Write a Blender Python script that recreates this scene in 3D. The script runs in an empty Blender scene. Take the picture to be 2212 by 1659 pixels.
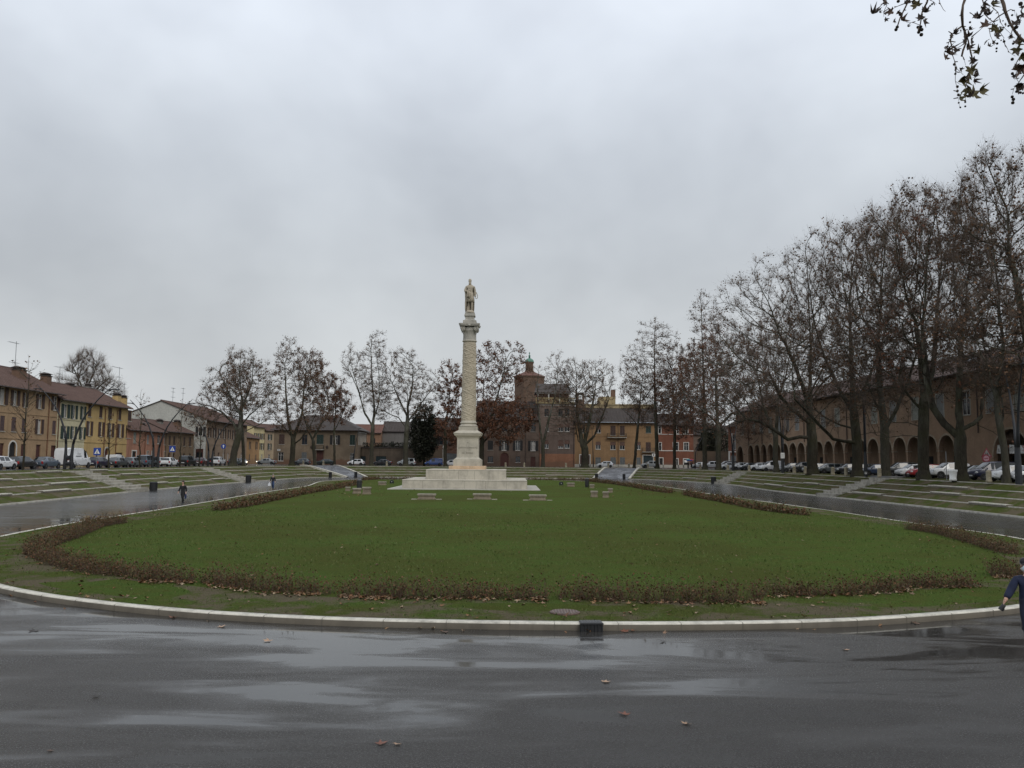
import bpy, math, random
import numpy as np
from mathutils import Vector, Matrix
S = bpy.context.scene
COL = S.collection
PI = math.pi
rnd = random.Random(7)

# ------------------------------------------------------------------ camera
EYE = 3.75
FPX = 1857.0          # focal length for a picture 2212 wide
PITCH = math.atan((994.5 - 829.5) / FPX)
ROLL = 0.009
_r0 = np.array([1.0, 0, 0]); _u0 = np.array([0, -math.sin(PITCH), math.cos(PITCH)])
CF = np.array([0, math.cos(PITCH), math.sin(PITCH)])
CR = _r0 * math.cos(ROLL) + _u0 * math.sin(ROLL)
CU = -_r0 * math.sin(ROLL) + _u0 * math.cos(ROLL)
cam_d = bpy.data.cameras.new('camera'); cam = bpy.data.objects.new('camera', cam_d); COL.objects.link(cam)
cam_d.sensor_width = 36.0; cam_d.lens = 36.0 * FPX / 2212.0; cam_d.clip_end = 5000; cam_d.clip_start = 0.05
M = Matrix.Identity(4)
for i in range(3):
    M[i][0] = CR[i]; M[i][1] = CU[i]; M[i][2] = -CF[i]
M[2][3] = EYE
cam.matrix_world = M
S.camera = cam
S.view_settings.view_transform = 'Standard'; S.view_settings.look = 'None'
S.view_settings.exposure = 0; S.view_settings.gamma = 1
try:
    S.cycles.max_bounces = 6; S.cycles.diffuse_bounces = 2; S.cycles.glossy_bounces = 3
    S.cycles.transparent_max_bounces = 8
except Exception: pass

def ray(u, v):
    return CF + CR * ((u - 1106.0) / FPX) + CU * ((829.5 - v) / FPX)
def at(u, v, z):                       # survey: point of the level z seen in direction (u, v)
    d = ray(u, v); t = (z - EYE) / d[2]
    return (d[0] * t, d[1] * t, z)
def aty(u, v, y):                      # the same for the vertical plane at distance y
    d = ray(u, v); t = y / d[1]
    return (d[0] * t, y, EYE + d[2] * t)
def atx(u, v, x):
    d = ray(u, v); t = x / d[0]
    return (x, d[1] * t, EYE + d[2] * t)
def Q(zo, X, Y):                       # survey sheet coordinates -> direction
    return ((zo[0] + X / zo[2]) / 1.47559, (zo[1] + Y / zo[2]) / 1.47559)
Z0 = (0, 1050, 2.765); ZC = (600, 1050, 2.765); ZE = (1300, 1050, 2.765); ZR = (1900, 1050, 2.765); ZS = (2464, 1050, 2.765)
ZA = (0, 1180, 5.53); ZB = (400, 1250, 5.53); ZD = (860, 1280, 5.53); ZF = (1500, 1100, 3.95); ZG = (2000, 1280, 5.53)
ZH = (2664, 0, 3.6867); ZI = (0, 1550, 2.011); ZJ = (1000, 1750, 1.8433); ZK = (2664, 1500, 2.765); ZT = (1900, 400, 1.6217)
ZP = (2864, 1280, 5.53); ZM = (1050, 1480, 2.212)

# ------------------------------------------------------------------ mesh helpers
class MB:
    def __init__(s): s.v = []; s.f = []; s.m = []; s.cur = 0; s.M = None
    def add(s, vs, fs, mi=None):
        b = len(s.v)
        if s.M is not None: vs = [tuple(s.M @ Vector(p)) for p in vs]
        s.v.extend([tuple(p) for p in vs]); s.f.extend([tuple(b + i for i in f) for f in fs])
        s.m.extend([s.cur if mi is None else mi] * len(fs)); return s
    def box(s, x0, x1, y0, y1, z0, z1, mi=None):
        return s.add([(x0,y0,z0),(x1,y0,z0),(x1,y1,z0),(x0,y1,z0),(x0,y0,z1),(x1,y0,z1),(x1,y1,z1),(x0,y1,z1)],
                     [(0,3,2,1),(4,5,6,7),(0,1,5,4),(1,2,6,5),(2,3,7,6),(3,0,4,7)], mi)
    def bbox(s, x0, x1, y0, y1, z0, z1, b=.02, mi=None):     # box with chamfered upright and top edges
        P = lambda i: [(x0+i+b,y0+i),(x1-i-b,y0+i),(x1-i,y0+i+b),(x1-i,y1-i-b),(x1-i-b,y1-i),(x0+i+b,y1-i),(x0+i,y1-i-b),(x0+i,y0+i+b)]
        vs = [(x,y,z0) for x,y in P(0)] + [(x,y,z1-b) for x,y in P(0)] + [(x,y,z1) for x,y in P(b)]
        fs = [tuple(range(7,-1,-1)), tuple(range(16,24))]
        for L in (0, 8):
            for i in range(8): j = (i+1) % 8; fs.append((L+i, L+j, L+8+j, L+8+i))
        return s.add(vs, fs, mi)
    def tube(s, pts, rad, k=8, cap=True, mi=None):
        pts = [Vector(p) for p in pts]; n = len(pts)
        if not isinstance(rad, (list, tuple)): rad = [rad] * n
        vs = []; fs = []; ref = None
        for i, p in enumerate(pts):
            d = (pts[min(i+1, n-1)] - pts[max(i-1, 0)]).normalized()
            if ref is None: ref = Vector((0.31, 0.2, 0.93)) if abs(d.z) < .8 else Vector((1, 0.1, 0))
            a = (ref - d * ref.dot(d)).normalized(); ref = a; b = d.cross(a)
            for j in range(k):
                t = 2 * PI * j / k
                vs.append(tuple(p + (a * math.cos(t) + b * math.sin(t)) * rad[i]))
        for i in range(n - 1):
            for j in range(k):
                j2 = (j + 1) % k; fs.append((i*k+j, i*k+j2, (i+1)*k+j2, (i+1)*k+j))
        if cap: fs.append(tuple(range(k-1, -1, -1))); fs.append(tuple((n-1)*k+j for j in range(k)))
        return s.add(vs, fs, mi)
    def lathe(s, prof, k=24, c=(0, 0, 0), mi=None, cap=True, sq=None):
        vs = []; fs = []; n = len(prof)
        for r, z in prof:
            for j in range(k):
                t = 2 * PI * (j + .5) / k
                vs.append((c[0] + r * math.cos(t), c[1] + r * math.sin(t), c[2] + z))
        for i in range(n - 1):
            for j in range(k):
                j2 = (j + 1) % k; fs.append((i*k+j, i*k+j2, (i+1)*k+j2, (i+1)*k+j))
        if cap: fs.append(tuple(range(k-1, -1, -1))); fs.append(tuple((n-1)*k+j for j in range(k)))
        return s.add(vs, fs, mi)
    def sqlathe(s, prof, c=(0, 0, 0), mi=None):               # square plan, half widths
        vs = []; fs = []; n = len(prof)
        for r, z in prof:
            vs += [(c[0]-r,c[1]-r,c[2]+z),(c[0]+r,c[1]-r,c[2]+z),(c[0]+r,c[1]+r,c[2]+z),(c[0]-r,c[1]+r,c[2]+z)]
        for i in range(n-1):
            for j in range(4): j2 = (j+1) % 4; fs.append((i*4+j, i*4+j2, (i+1)*4+j2, (i+1)*4+j))
        fs += [(3,2,1,0), tuple((n-1)*4+j for j in range(4))]
        return s.add(vs, fs, mi)
    def prism(s, poly, axis, a, b, mi=None):                  # polygon in the plane normal to axis, from a to b
        n = len(poly)
        def P(p, t): return {'x': (t, p[0], p[1]), 'y': (p[0], t, p[1]), 'z': (p[0], p[1], t)}[axis]
        vs = [P(p, a) for p in poly] + [P(p, b) for p in poly]
        fs = [tuple(range(n)), tuple(range(2*n-1, n-1, -1))] + [(i, i+n, (i+1) % n + n, (i+1) % n) for i in range(n)]
        return s.add(vs, fs, mi)
    def sphere(s, c, r, k=12, n=8, sc=(1, 1, 1), mi=None):
        prof = [(max(1e-4, r * math.sin(PI * i / n)), -r * math.cos(PI * i / n)) for i in range(n + 1)]
        vs = []; fs = []
        for q, z in prof:
            for j in range(k):
                t = 2*PI*j/k; vs.append((c[0]+q*math.cos(t)*sc[0], c[1]+q*math.sin(t)*sc[1], c[2]+z*sc[2]))
        for i in range(n):
            for j in range(k): j2 = (j+1) % k; fs.append((i*k+j, i*k+j2, (i+1)*k+j2, (i+1)*k+j))
        return s.add(vs, fs, mi)
    def mesh(s, name, mats, smooth=False):
        me = bpy.data.meshes.new(name); me.from_pydata(s.v, [], s.f)
        if not isinstance(mats, (list, tuple)): mats = [mats]
        for m in mats: me.materials.append(m)
        if len(mats) > 1: me.polygons.foreach_set('material_index', s.m)
        if smooth: me.polygons.foreach_set('use_smooth', [True] * len(s.f))
        me.update(); return me
    def build(s, name, mats, parent=None, smooth=False, auto=None):
        o = bpy.data.objects.new(name, s.mesh(name, mats, smooth or auto is not None)); COL.objects.link(o)
        if parent is not None: o.parent = parent
        if auto is not None:
            o.data.set_sharp_from_angle(angle=math.radians(auto))
        return o

def np_mesh(name, V, quads=None, tris=None, mats=(), mi=None, smooth=False):
    me = bpy.data.meshes.new(name)
    V = np.asarray(V, dtype=np.float32)
    nq = 0 if quads is None else len(quads); nt = 0 if tris is None else len(tris)
    me.vertices.add(len(V)); me.vertices.foreach_set('co', V.ravel())
    idx = []; tot = []
    if nq: idx.append(np.asarray(quads, dtype=np.int32).ravel()); tot += [4] * nq
    if nt: idx.append(np.asarray(tris, dtype=np.int32).ravel()); tot += [3] * nt
    idx = np.concatenate(idx); tot = np.array(tot, dtype=np.int32); start = np.concatenate([[0], np.cumsum(tot)[:-1]]).astype(np.int32)
    me.loops.add(len(idx)); me.loops.foreach_set('vertex_index', idx)
    me.polygons.add(len(tot)); me.polygons.foreach_set('loop_start', start)
    try: me.polygons.foreach_set('loop_total', tot)
    except Exception: pass
    for m in mats: me.materials.append(m)
    if mi is not None: me.polygons.foreach_set('material_index', np.asarray(mi, dtype=np.int32))
    if smooth: me.polygons.foreach_set('use_smooth', np.ones(len(tot), dtype=bool))
    me.update(calc_edges=True); return me

def link(name, me, parent=None):
    o = bpy.data.objects.new(name, me); COL.objects.link(o)
    if parent is not None: o.parent = parent
    return o
def tag(o, label=None, cat=None, group=None, kind=None):
    if label: o['label'] = label
    if cat: o['category'] = cat
    if group: o['group'] = group
    if kind: o['kind'] = kind
    return o
def thing(name, label, cat, loc=(0, 0, 0), rz=0.0, group=None):
    o = bpy.data.objects.new(name, None); COL.objects.link(o)
    o.location = loc; o.rotation_euler = (0, 0, rz); o.empty_display_size = .3
    return tag(o, label, cat, group)
def dup(root, loc, rz, label, group=None):
    r = root.copy(); COL.objects.link(r); r.location = loc; r.rotation_euler = (0, 0, rz); r['label'] = label
    if group: r['group'] = group
    for ch in list(root.children):
        c = ch.copy(); COL.objects.link(c); c.parent = r
        for g in ch.children:
            d = g.copy(); COL.objects.link(d); d.parent = c
    return r
def struct(o): return tag(o, kind='structure')

# ------------------------------------------------------------------ materials
class NT:
    def __init__(s, name):
        s.m = bpy.data.materials.new(name); s.m.use_nodes = True; s.t = s.m.node_tree; s.n = s.t.nodes; s.l = s.t.links
        s.b = s.n['Principled BSDF']
    def node(s, t, **kw):
        o = s.n.new(t)
        for k, v in kw.items(): setattr(o, k, v)
        return o
    def lk(s, a, b): s.l.new(a, b)
    def coord(s, scale=(1, 1, 1), kind='Object', rot=(0, 0, 0)):
        tc = s.node('ShaderNodeTexCoord'); mp = s.node('ShaderNodeMapping'); mp.inputs['Scale'].default_value = scale
        mp.inputs['Rotation'].default_value = rot
        s.lk(tc.outputs[kind], mp.inputs['Vector']); return mp.outputs['Vector']
    def noise(s, vec, scale=5, detail=4, rough=.55, dist=0):
        n = s.node('ShaderNodeTexNoise'); n.inputs['Scale'].default_value = scale; n.inputs['Detail'].default_value = detail
        n.inputs['Roughness'].default_value = rough; n.inputs['Distortion'].default_value = dist
        s.lk(vec, n.inputs['Vector']); return n.outputs['Fac']
    def ramp(s, fac, stops):
        r = s.node('ShaderNodeValToRGB'); e = r.color_ramp.elements
        while len(e) < len(stops): e.new(.5)
        for i, (p, c) in enumerate(stops):
            e[i].position = p; e[i].color = (c, c, c, 1) if not isinstance(c, (tuple, list)) else (*c[:3], 1)
        s.lk(fac, r.inputs['Fac']); return r.outputs['Color']
    def mix(s, fac, a, b, mode='MIX'):
        m = s.node('ShaderNodeMix', data_type='RGBA', blend_type=mode)
        for q, val in ((0, fac), (6, a), (7, b)):
            sock = m.inputs[q]
            if hasattr(val, 'is_linked'): s.lk(val, sock)
            elif isinstance(val, (int, float)): sock.default_value = val if q == 0 else (val, val, val, 1)
            else: sock.default_value = (*val[:3], 1)
        return m.outputs[2]
    def math(s, op, a, b=0.0):
        m = s.node('ShaderNodeMath', operation=op)
        for sock, val in ((m.inputs[0], a), (m.inputs[1], b)):
            if hasattr(val, 'is_linked'): s.lk(val, sock)
            else: sock.default_value = val
        return m.outputs[0]
    def bump(s, h, strength=.3, dist=.02):
        b = s.node('ShaderNodeBump'); b.inputs['Strength'].default_value = strength; b.inputs['Distance'].default_value = dist
        s.lk(h, b.inputs['Height']); s.lk(b.outputs['Normal'], s.b.inputs['Normal'])
    def col(s, c): s.lk(c, s.b.inputs['Base Color'])
    def rough(s, r):
        if hasattr(r, 'is_linked'): s.lk(r, s.b.inputs['Roughness'])
        else: s.b.inputs['Roughness'].default_value = r
    def sepz(s, vec, i=2):
        x = s.node('ShaderNodeSeparateXYZ'); s.lk(vec, x.inputs[0]); return x.outputs[i]

def sc(c, k): return tuple(min(1, x * k) for x in c)
def simple(name, c, rough=.7, var=.25, scale=6, bump=0, bscale=30, metal=0, spec=.5, c2=None):
    t = NT(name); v = t.coord()
    n = t.noise(v, scale, 5)
    t.col(t.ramp(n, [(.3, sc(c, 1 - var)), (.7, c2 or sc(c, 1 + var))])); t.rough(rough)
    t.b.inputs['Metallic'].default_value = metal; t.b.inputs['Specular IOR Level'].default_value = spec
    if bump: t.bump(t.noise(v, bscale, 4), bump, .02)
    return t.m
def plaster(name, c, stain=.5, brick=0.0, damp=(.16, .11, .08)):
    t = NT(name); v = t.coord()
    big = t.noise(v, .35, 6, .65); fine = t.noise(v, 3.5, 6, .7)
    a = t.mix(t.ramp(big, [(.35, 0.0), (.7, 1.0)]), sc(c, 1.08), sc(c, 1 - .45 * stain))
    a = t.mix(t.ramp(fine, [(.42, 0.0), (.7, .7)]), a, sc(c, .68))
    st = t.noise(t.coord((1.5, 1.5, .12)), 1.2, 5, .7)               # rain streaks
    a = t.mix(t.ramp(st, [(.5, 0.0), (.72, .75 * stain)]), a, sc(c, .5))
    z = t.sepz(v)
    low = t.math('ADD', z, t.math('MULTIPLY', t.noise(v, .8, 4), -2.2))
    a = t.mix(t.ramp(low, [(.0, .75 * stain), (.45, 0.0)]), a, damp)
    if brick:
        br = t.node('ShaderNodeTexBrick'); mp = t.coord((1, 1, 1), rot=(math.radians(90), 0, 0)); t.lk(mp, br.inputs['Vector'])
        br.inputs['Scale'].default_value = 3.0; br.inputs['Mortar Size'].default_value = .012
        br.inputs['Color1'].default_value = (*sc(c, 1.15), 1); br.inputs['Color2'].default_value = (*sc(c, .7), 1); br.inputs['Mortar'].default_value = (.3, .25, .2, 1)
        a = t.mix(brick, a, br.outputs['Color'])
    t.col(a); t.rough(.9); t.b.inputs['Specular IOR Level'].default_value = .2
    t.bump(fine, .25, .02); return t.m
def tiles(name, c):
    t = NT(name); v = t.coord()
    w = t.node('ShaderNodeTexWave', wave_type='BANDS', bands_direction='X'); w.inputs['Scale'].default_value = 1.5; w.inputs['Distortion'].default_value = .35
    w.inputs['Detail'].default_value = 2; t.lk(v, w.inputs['Vector'])
    w2 = t.node('ShaderNodeTexWave', wave_type='BANDS', bands_direction='Y', wave_profile='SAW'); w2.inputs['Scale'].default_value = .9; w2.inputs['Distortion'].default_value = .3; t.lk(v, w2.inputs['Vector'])
    n = t.noise(v, 1.1, 8, .75); n2 = t.noise(v, 9, 3, .6)
    a = t.ramp(n, [(.3, sc(c, .55)), (.5, c), (.7, (c[0]*1.1, c[1]*1.25, c[2]*1.3))])
    a = t.mix(t.ramp(n2, [(.4, 0.0), (.7, .7)]), a, sc(c, .6))
    a = t.mix(t.ramp(w.outputs['Fac'], [(.0, .55), (.5, 0.0)]), a, sc(c, .3))
    a = t.mix(t.ramp(w2.outputs['Fac'], [(.0, .4), (.3, 0.0)]), a, sc(c, .35))
    t.col(a); t.rough(.75); t.bump(w.outputs['Fac'], .8, .06); return t.m
def stone(name, c, stain=.4, rough=.75, scale=1.0, joints=None):
    t = NT(name); v = t.coord()
    n = t.noise(v, .9 * scale, 7, .7); f = t.noise(v, 14 * scale, 5, .7)
    a = t.ramp(n, [(.3, sc(c, 1 - .5 * stain)), (.55, c), (.8, sc(c, 1.06))])
    a = t.mix(t.ramp(f, [(.5, 0.0), (.8, .5)]), a, sc(c, .65))
    st = t.noise(t.coord((2.5, 2.5, .3)), 1.0, 5, .75)
    a = t.mix(t.ramp(st, [(.52, 0.0), (.75, .6 * stain)]), a, (c[0]*.35, c[1]*.36, c[2]*.36))
    t.col(a); t.rough(rough); t.bump(f, .3, .015); return t.m
def glass(name, c=(.02, .025, .03), rough=.05):
    t = NT(name); n = t.noise(t.coord(), .7, 2)
    t.col(t.ramp(n, [(.3, sc(c, .5)), (.7, sc(c, 1.8))])); t.rough(rough); t.b.inputs['Specular IOR Level'].default_value = .6; return t.m
def paint(name, c, rough=.25):
    t = NT(name); v = t.coord(); n = t.noise(v, 1.5, 4)
    z = t.sepz(v)
    a = t.ramp(n, [(.3, sc(c, .9)), (.7, c)])
    a = t.mix(t.ramp(z, [(.15, .45), (.5, 0.0)]), a, (.05, .047, .04))       # road dirt low on the body
    t.col(a); t.rough(t.ramp(n, [(.3, rough), (.7, rough + .12)])); t.b.inputs['Coat Weight'].default_value = .5; t.b.inputs['Coat Roughness'].default_value = .1
    return t.m

MAT = {}
def grass_mat(name, bare=.5, bscale=.22, g1=(.026, .049, .011), g2=(.079, .121, .028)):
    t = NT(name); v = t.coord()
    big = t.noise(v, bscale * .35, 5, .6); mid = t.noise(v, 1.6, 6, .7); fine = t.noise(v, 22, 6, .85)
    a = t.ramp(fine, [(.3, sc(g1, .5)), (.5, sc(g2, .75)), (.68, sc(g2, 1.45))])
    a = t.mix(t.ramp(mid, [(.44, 0.0), (.66, .64)]), a, t.ramp(fine, [(.3, (.040, .044, .012)), (.7, (.120, .112, .034))]))
    a = t.mix(t.ramp(big, [(.42, .7), (.57, 0.0)]), a, t.ramp(fine, [(.3, (.032, .040, .010)), (.7, (.092, .096, .028))]))
    b2 = t.noise(v, bscale, 7, .72)
    soil = t.ramp(fine, [(.3, (.065, .052, .036)), (.7, (.17, .142, .10))])
    a = t.mix(t.ramp(b2, [(.72 - .28 * bare, 0.0), (.80 - .25 * bare, .9)]), a, soil)
    t.col(a); t.rough(1.0); t.b.inputs['Specular IOR Level'].default_value = .02
    t.bump(fine, .9, .05); return t.m
MAT['lawn'] = grass_mat('lawn grass', .12, .3)
MAT['verge'] = grass_mat('worn grass', .95, .5)
MAT['terrace_grass'] = grass_mat('terrace grass', .95, .5, (.030, .046, .012), (.078, .106, .030))

def asphalt(name, dry=.5, c=(.021, .0202, .0190), streak=True, bias=0.0, wet=False):
    t = NT(name); v = t.coord()
    vs = t.coord((.085, .36, 1)) if streak else t.coord((.25, .12, 1))
    puddle = t.noise(vs, 1.7, 6, .6, .7)
    mid = t.noise(t.coord((.22, .7, 1)), 1.0, 3, .5); fine = t.noise(v, 55, 3, .7); grain = t.noise(v, 160, 2, .6)
    k = t.math('ADD', t.math('MULTIPLY', puddle, .75), t.math('MULTIPLY', mid, .25))
    yf = t.node('ShaderNodeMapRange'); yf.inputs[1].default_value = 26; yf.inputs[2].default_value = 60; yf.inputs[3].default_value = 1; yf.inputs[4].default_value = .3; t.lk(t.sepz(v, 1), yf.inputs[0]); yf = yf.outputs[0]
    if wet:
        k = t.math('ADD', t.math('MULTIPLY', t.math('SUBTRACT', k, .5), yf), .515)
        at_ = t.node('ShaderNodeAttribute', attribute_name='wet'); k = t.math('SUBTRACT', k, t.math('MULTIPLY', at_.outputs['Fac'], .15))
    a = t.ramp(k, [(.38, c), (.62, sc(c, 1.5))])
    a = t.mix(t.ramp(fine, [(.4, 0.0), (.75, .5)]), a, sc(c, 2.6))
    sp = t.noise(v, 30, 2, .8); a = t.mix(t.ramp(sp, [(.52, 0.0), (.66, .75)]), a, sc(c, 4.5))
    if wet:
        ds = t.node('ShaderNodeAttribute', attribute_name='dist').outputs['Fac']; wob_ = t.math('MULTIPLY', t.noise(v, .9, 4), .10); d2 = t.math('ADD', ds, wob_)
        brk = t.ramp(t.noise(v, .35, 3), [(.42, 0.0), (.5, 1.0)])
        for (p, w_, cc, am) in ((.98, .018, sc(c, 6), .55), (2.55, .02, sc(c, .3), .8), (3.6, .014, sc(c, .25), .8), (1.75, .03, sc(c, .4), .5)):
            ln = t.math('LESS_THAN', t.math('ABSOLUTE', t.math('SUBTRACT', d2, p)), w_); a = t.mix(t.math('MULTIPLY', t.math('MULTIPLY', ln, brk), am), a, cc)
    t.col(a)
    rg = t.ramp(k, [(.32 + bias, .05), (.43 + bias, .11), (.52 + bias, .19), (.66 + bias, dry)])
    rg = t.mix(t.ramp(sp, [(.5, 0.0), (.68, .22)]), rg, 1.0)
    t.rough(rg)
    bm = t.node('ShaderNodeBump'); bm.inputs['Distance'].default_value = .02
    t.lk(t.math('MULTIPLY', t.ramp(k, [(.36 + bias, .0), (.52 + bias, .75)]), yf), bm.inputs['Strength']); t.lk(t.math('ADD', t.math('MULTIPLY', t.noise(v, 26, 3, .75), 1.2), grain), bm.inputs['Height']); t.lk(bm.outputs['Normal'], t.b.inputs['Normal'])
    t.b.inputs['Specular IOR Level'].default_value = .5
    return t.m
MAT['road'] = asphalt('wet asphalt', .36, wet=True)
MAT['street'] = asphalt('street asphalt', .45, (.03, .03, .032), False)
MAT['ramp'] = asphalt('ramp asphalt', .6, (.045, .046, .05), False, -.1)
MAT['soil'] = simple('bare soil', (.085, .07, .05), .95, .5, 3, .6)
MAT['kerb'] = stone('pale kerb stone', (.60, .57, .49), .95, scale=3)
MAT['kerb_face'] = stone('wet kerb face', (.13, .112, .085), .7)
MAT['kerb_joint'] = simple('kerb joint', (.12, .11, .09), .9)
MAT['step'] = stone('terrace stone', (.36, .34, .29), 1.2, scale=2)
MAT['monument'] = stone('cream limestone', (.49, .452, .372), .85, scale=.6)
MAT['monument_dark'] = stone('weathered limestone', (.40, .38, .33), .8)
MAT['plinth'] = stone('pinkish marble', (.60, .43, .28), .6)
MAT['bench'] = stone('old bench stone', (.22, .18, .125), 1.0, scale=3)
MAT['bench_top'] = stone('pale bench slab', (.31, .28, .22), .8, scale=3)
MAT['letters'] = simple('carved letters', (.13, .115, .09), .9)
MAT['black'] = simple('black iron', (.018, .019, .021), .45, .3)
MAT['bin'] = simple('dark bin metal', (.028, .029, .032), .4, .4, 9)
MAT['lamp'] = simple('dark steel lamp', (.016, .018, .022), .6, .3, 3)
MAT['bark'] = None
def bark(name, c1, c2, pale, zlo, zhi):
    t = NT(name); v = t.coord()
    n = t.noise(t.coord((1, 1, .35)), 1.6, 5, .7); f = t.noise(t.coord((1, 1, .3)), 9, 4, .7)
    a = t.ramp(f, [(.3, c1), (.7, c2)])
    z = t.math('ADD', t.sepz(v), t.math('MULTIPLY', n, 5.0))
    pm = t.math('MULTIPLY', t.ramp(z, [(.0, 0.0), (1.0, 1.0)]), 1.0)
    r = t.node('ShaderNodeMapRange'); r.inputs[1].default_value = zlo + 2.5; r.inputs[2].default_value = zhi + 2.5; t.lk(z, r.inputs[0])
    patch = t.ramp(n, [(.46, 0.0), (.56, 1.0)])
    a = t.mix(t.math('MULTIPLY', r.outputs[0], patch), a, pale)
    gm = t.ramp(t.noise(v, .5, 3), [(.45, 0.0), (.7, .5)])
    a = t.mix(gm, a, (.045, .05, .02))
    t.col(a); t.rough(.9); t.b.inputs['Specular IOR Level'].default_value = .2; t.bump(f, .6, .05); return t.m
MAT['bark'] = bark('plane bark', (.020, .017, .012), (.050, .044, .032), (.12, .115, .09), 2, 14)
MAT['bark_pale'] = bark('pale plane bark', (.030, .027, .020), (.068, .063, .048), (.16, .16, .135), 4, 13)
MAT['twig'] = simple('twigs', (.095, .068, .050), .9, .3, 3)
def leafmat(name, cols, trans=.25):
    t = NT(name); g = t.node('ShaderNodeNewGeometry')
    t.col(t.ramp(g.outputs['Random Per Island'], [(i / (len(cols) - 1), c) for i, c in enumerate(cols)])); t.rough(.7)
    t.b.inputs['Specular IOR Level'].default_value = .25
    return t.m
MAT['leaf_brown'] = leafmat('brown leaves', [(.075, .048, .030), (.13, .070, .038), (.10, .055, .032), (.17, .09, .048), (.08, .062, .034)])
MAT['leaf_rust'] = leafmat('rust leaves', [(.075, .034, .022), (.14, .060, .032), (.105, .044, .026), (.18, .078, .038), (.07, .038, .024)])
MAT['leaf_ever'] = leafmat('dark evergreen leaves', [(.016, .019, .013), (.040, .042, .026), (.025, .027, .017)])
MAT['rose_leaf'] = leafmat('rose bush leaves', [(.09, .048, .024), (.058, .070, .022), (.13, .060, .030), (.066, .075, .026), (.16, .070, .036), (.055, .064, .022), (.08, .040, .022), (.11, .055, .028)])
MAT['rose_stem'] = simple('rose stems', (.075, .045, .028), .9)
MAT['litter'] = leafmat('fallen leaves', [(.12, .06, .03), (.20, .10, .045), (.26, .17, .09), (.14, .055, .03), (.36, .28, .19), (.09, .05, .03)])
MAT['blade'] = leafmat('grass blades', [(.035, .065, .012), (.075, .125, .022), (.05, .09, .016), (.12, .13, .04), (.06, .10, .02), (.14, .125, .055)])
MAT['white'] = simple('white paint', (.78, .78, .76), .5, .06)
MAT['glass'] = glass('window glass')
MAT['skin'] = simple('skin', (.50, .30, .22), .55, .1)
# ------------------------------------------------------------------ sky and sun (overcast)
SUN_EL, SUN_AZ = math.radians(40), math.radians(152)      # azimuth measured clockwise from +Y: behind the camera, to the right
W = bpy.data.worlds.new("World"); S.world = W; W.use_nodes = True
wt = W.node_tree; wn = wt.nodes; wl = wt.links
bg = wn['Background']
sky = wn.new('ShaderNodeTexSky'); sky.sky_type = 'NISHITA'; sky.sun_disc = False; sky.sun_elevation = SUN_EL; sky.sun_rotation = SUN_AZ
sky.air_density = 2; sky.dust_density = 6
def _m(op, a, b=0.0):
    m = wn.new('ShaderNodeMath'); m.operation = op
    for s_, v in ((m.inputs[0], a), (m.inputs[1], b)):
        if hasattr(v, 'is_linked'): wl.new(v, s_)
        else: s_.default_value = v
    return m.outputs[0]
tc = wn.new('ShaderNodeTexCoord'); sx = wn.new('ShaderNodeSeparateXYZ'); wl.new(tc.outputs['Generated'], sx.inputs[0])
zc = _m('MAXIMUM', sx.outputs[2], 0.0); den = _m('ADD', zc, .22)
cx = wn.new('ShaderNodeCombineXYZ'); wl.new(_m('DIVIDE', sx.outputs[0], den), cx.inputs[0]); wl.new(_m('DIVIDE', sx.outputs[1], den), cx.inputs[1])
cx.inputs[2].default_value = 3.7
mp = wn.new('ShaderNodeMapping'); mp.inputs['Scale'].default_value = (2.2, 2.2, 3.0); mp.inputs['Rotation'].default_value = (0, .35, .6); wl.new(tc.outputs['Generated'], mp.inputs[0])
n1 = wn.new('ShaderNodeTexNoise'); n1.inputs['Scale'].default_value = 1.6; n1.inputs['Detail'].default_value = 4; n1.inputs['Roughness'].default_value = .5; n1.inputs['Distortion'].default_value = .15
wl.new(mp.outputs[0], n1.inputs['Vector'])
rp = wn.new('ShaderNodeValToRGB'); e = rp.color_ramp.elements
stops = [(0.0, (.60, .62, .635)), (.09, (.555, .58, .60)), (.20, (.51, .54, .575)), (.32, (.565, .605, .66)), (.45, (.67, .72, .80)), (.6, (.74, .79, .88)), (1.0, (.90, .94, 1.0))]
while len(e) < len(stops): e.new(.5)
for i, (p, c) in enumerate(stops): e[i].position = p; e[i].color = (*c, 1)
wl.new(zc, rp.inputs[0])
rc = wn.new('ShaderNodeValToRGB'); e = rc.color_ramp.elements
for i, (p, c) in enumerate([(.32, (.87, .875, .885)), (.68, (1.15, 1.15, 1.14))]): e[i].position = p; e[i].color = (*c, 1)
wl.new(n1.outputs['Fac'], rc.inputs[0])
mm = wn.new('ShaderNodeMix'); mm.data_type = 'RGBA'; mm.blend_type = 'MULTIPLY'; mm.inputs[0].default_value = 1
wl.new(rp.outputs[0], mm.inputs[6]); wl.new(rc.outputs[0], mm.inputs[7])
sk = wn.new('ShaderNodeMix'); sk.data_type = 'RGBA'; sk.blend_type = 'ADD'; sk.inputs[0].default_value = 0.004
wl.new(mm.outputs[2], sk.inputs[6]); wl.new(sky.outputs[0], sk.inputs[7])
wl.new(sk.outputs[2], bg.inputs[0]); bg.inputs[1].default_value = 1.04
sl = bpy.data.lights.new('sun', 'SUN'); sun = bpy.data.objects.new('sun', sl); COL.objects.link(sun)
sl.energy = .95; sl.angle = math.radians(24); sl.color = (1.0, .95, .87)
sd = Vector((math.sin(SUN_AZ) * math.cos(SUN_EL), math.cos(SUN_AZ) * math.cos(SUN_EL), math.sin(SUN_EL)))
sun.rotation_euler = sd.to_track_quat('Z', 'Y').to_euler()

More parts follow.
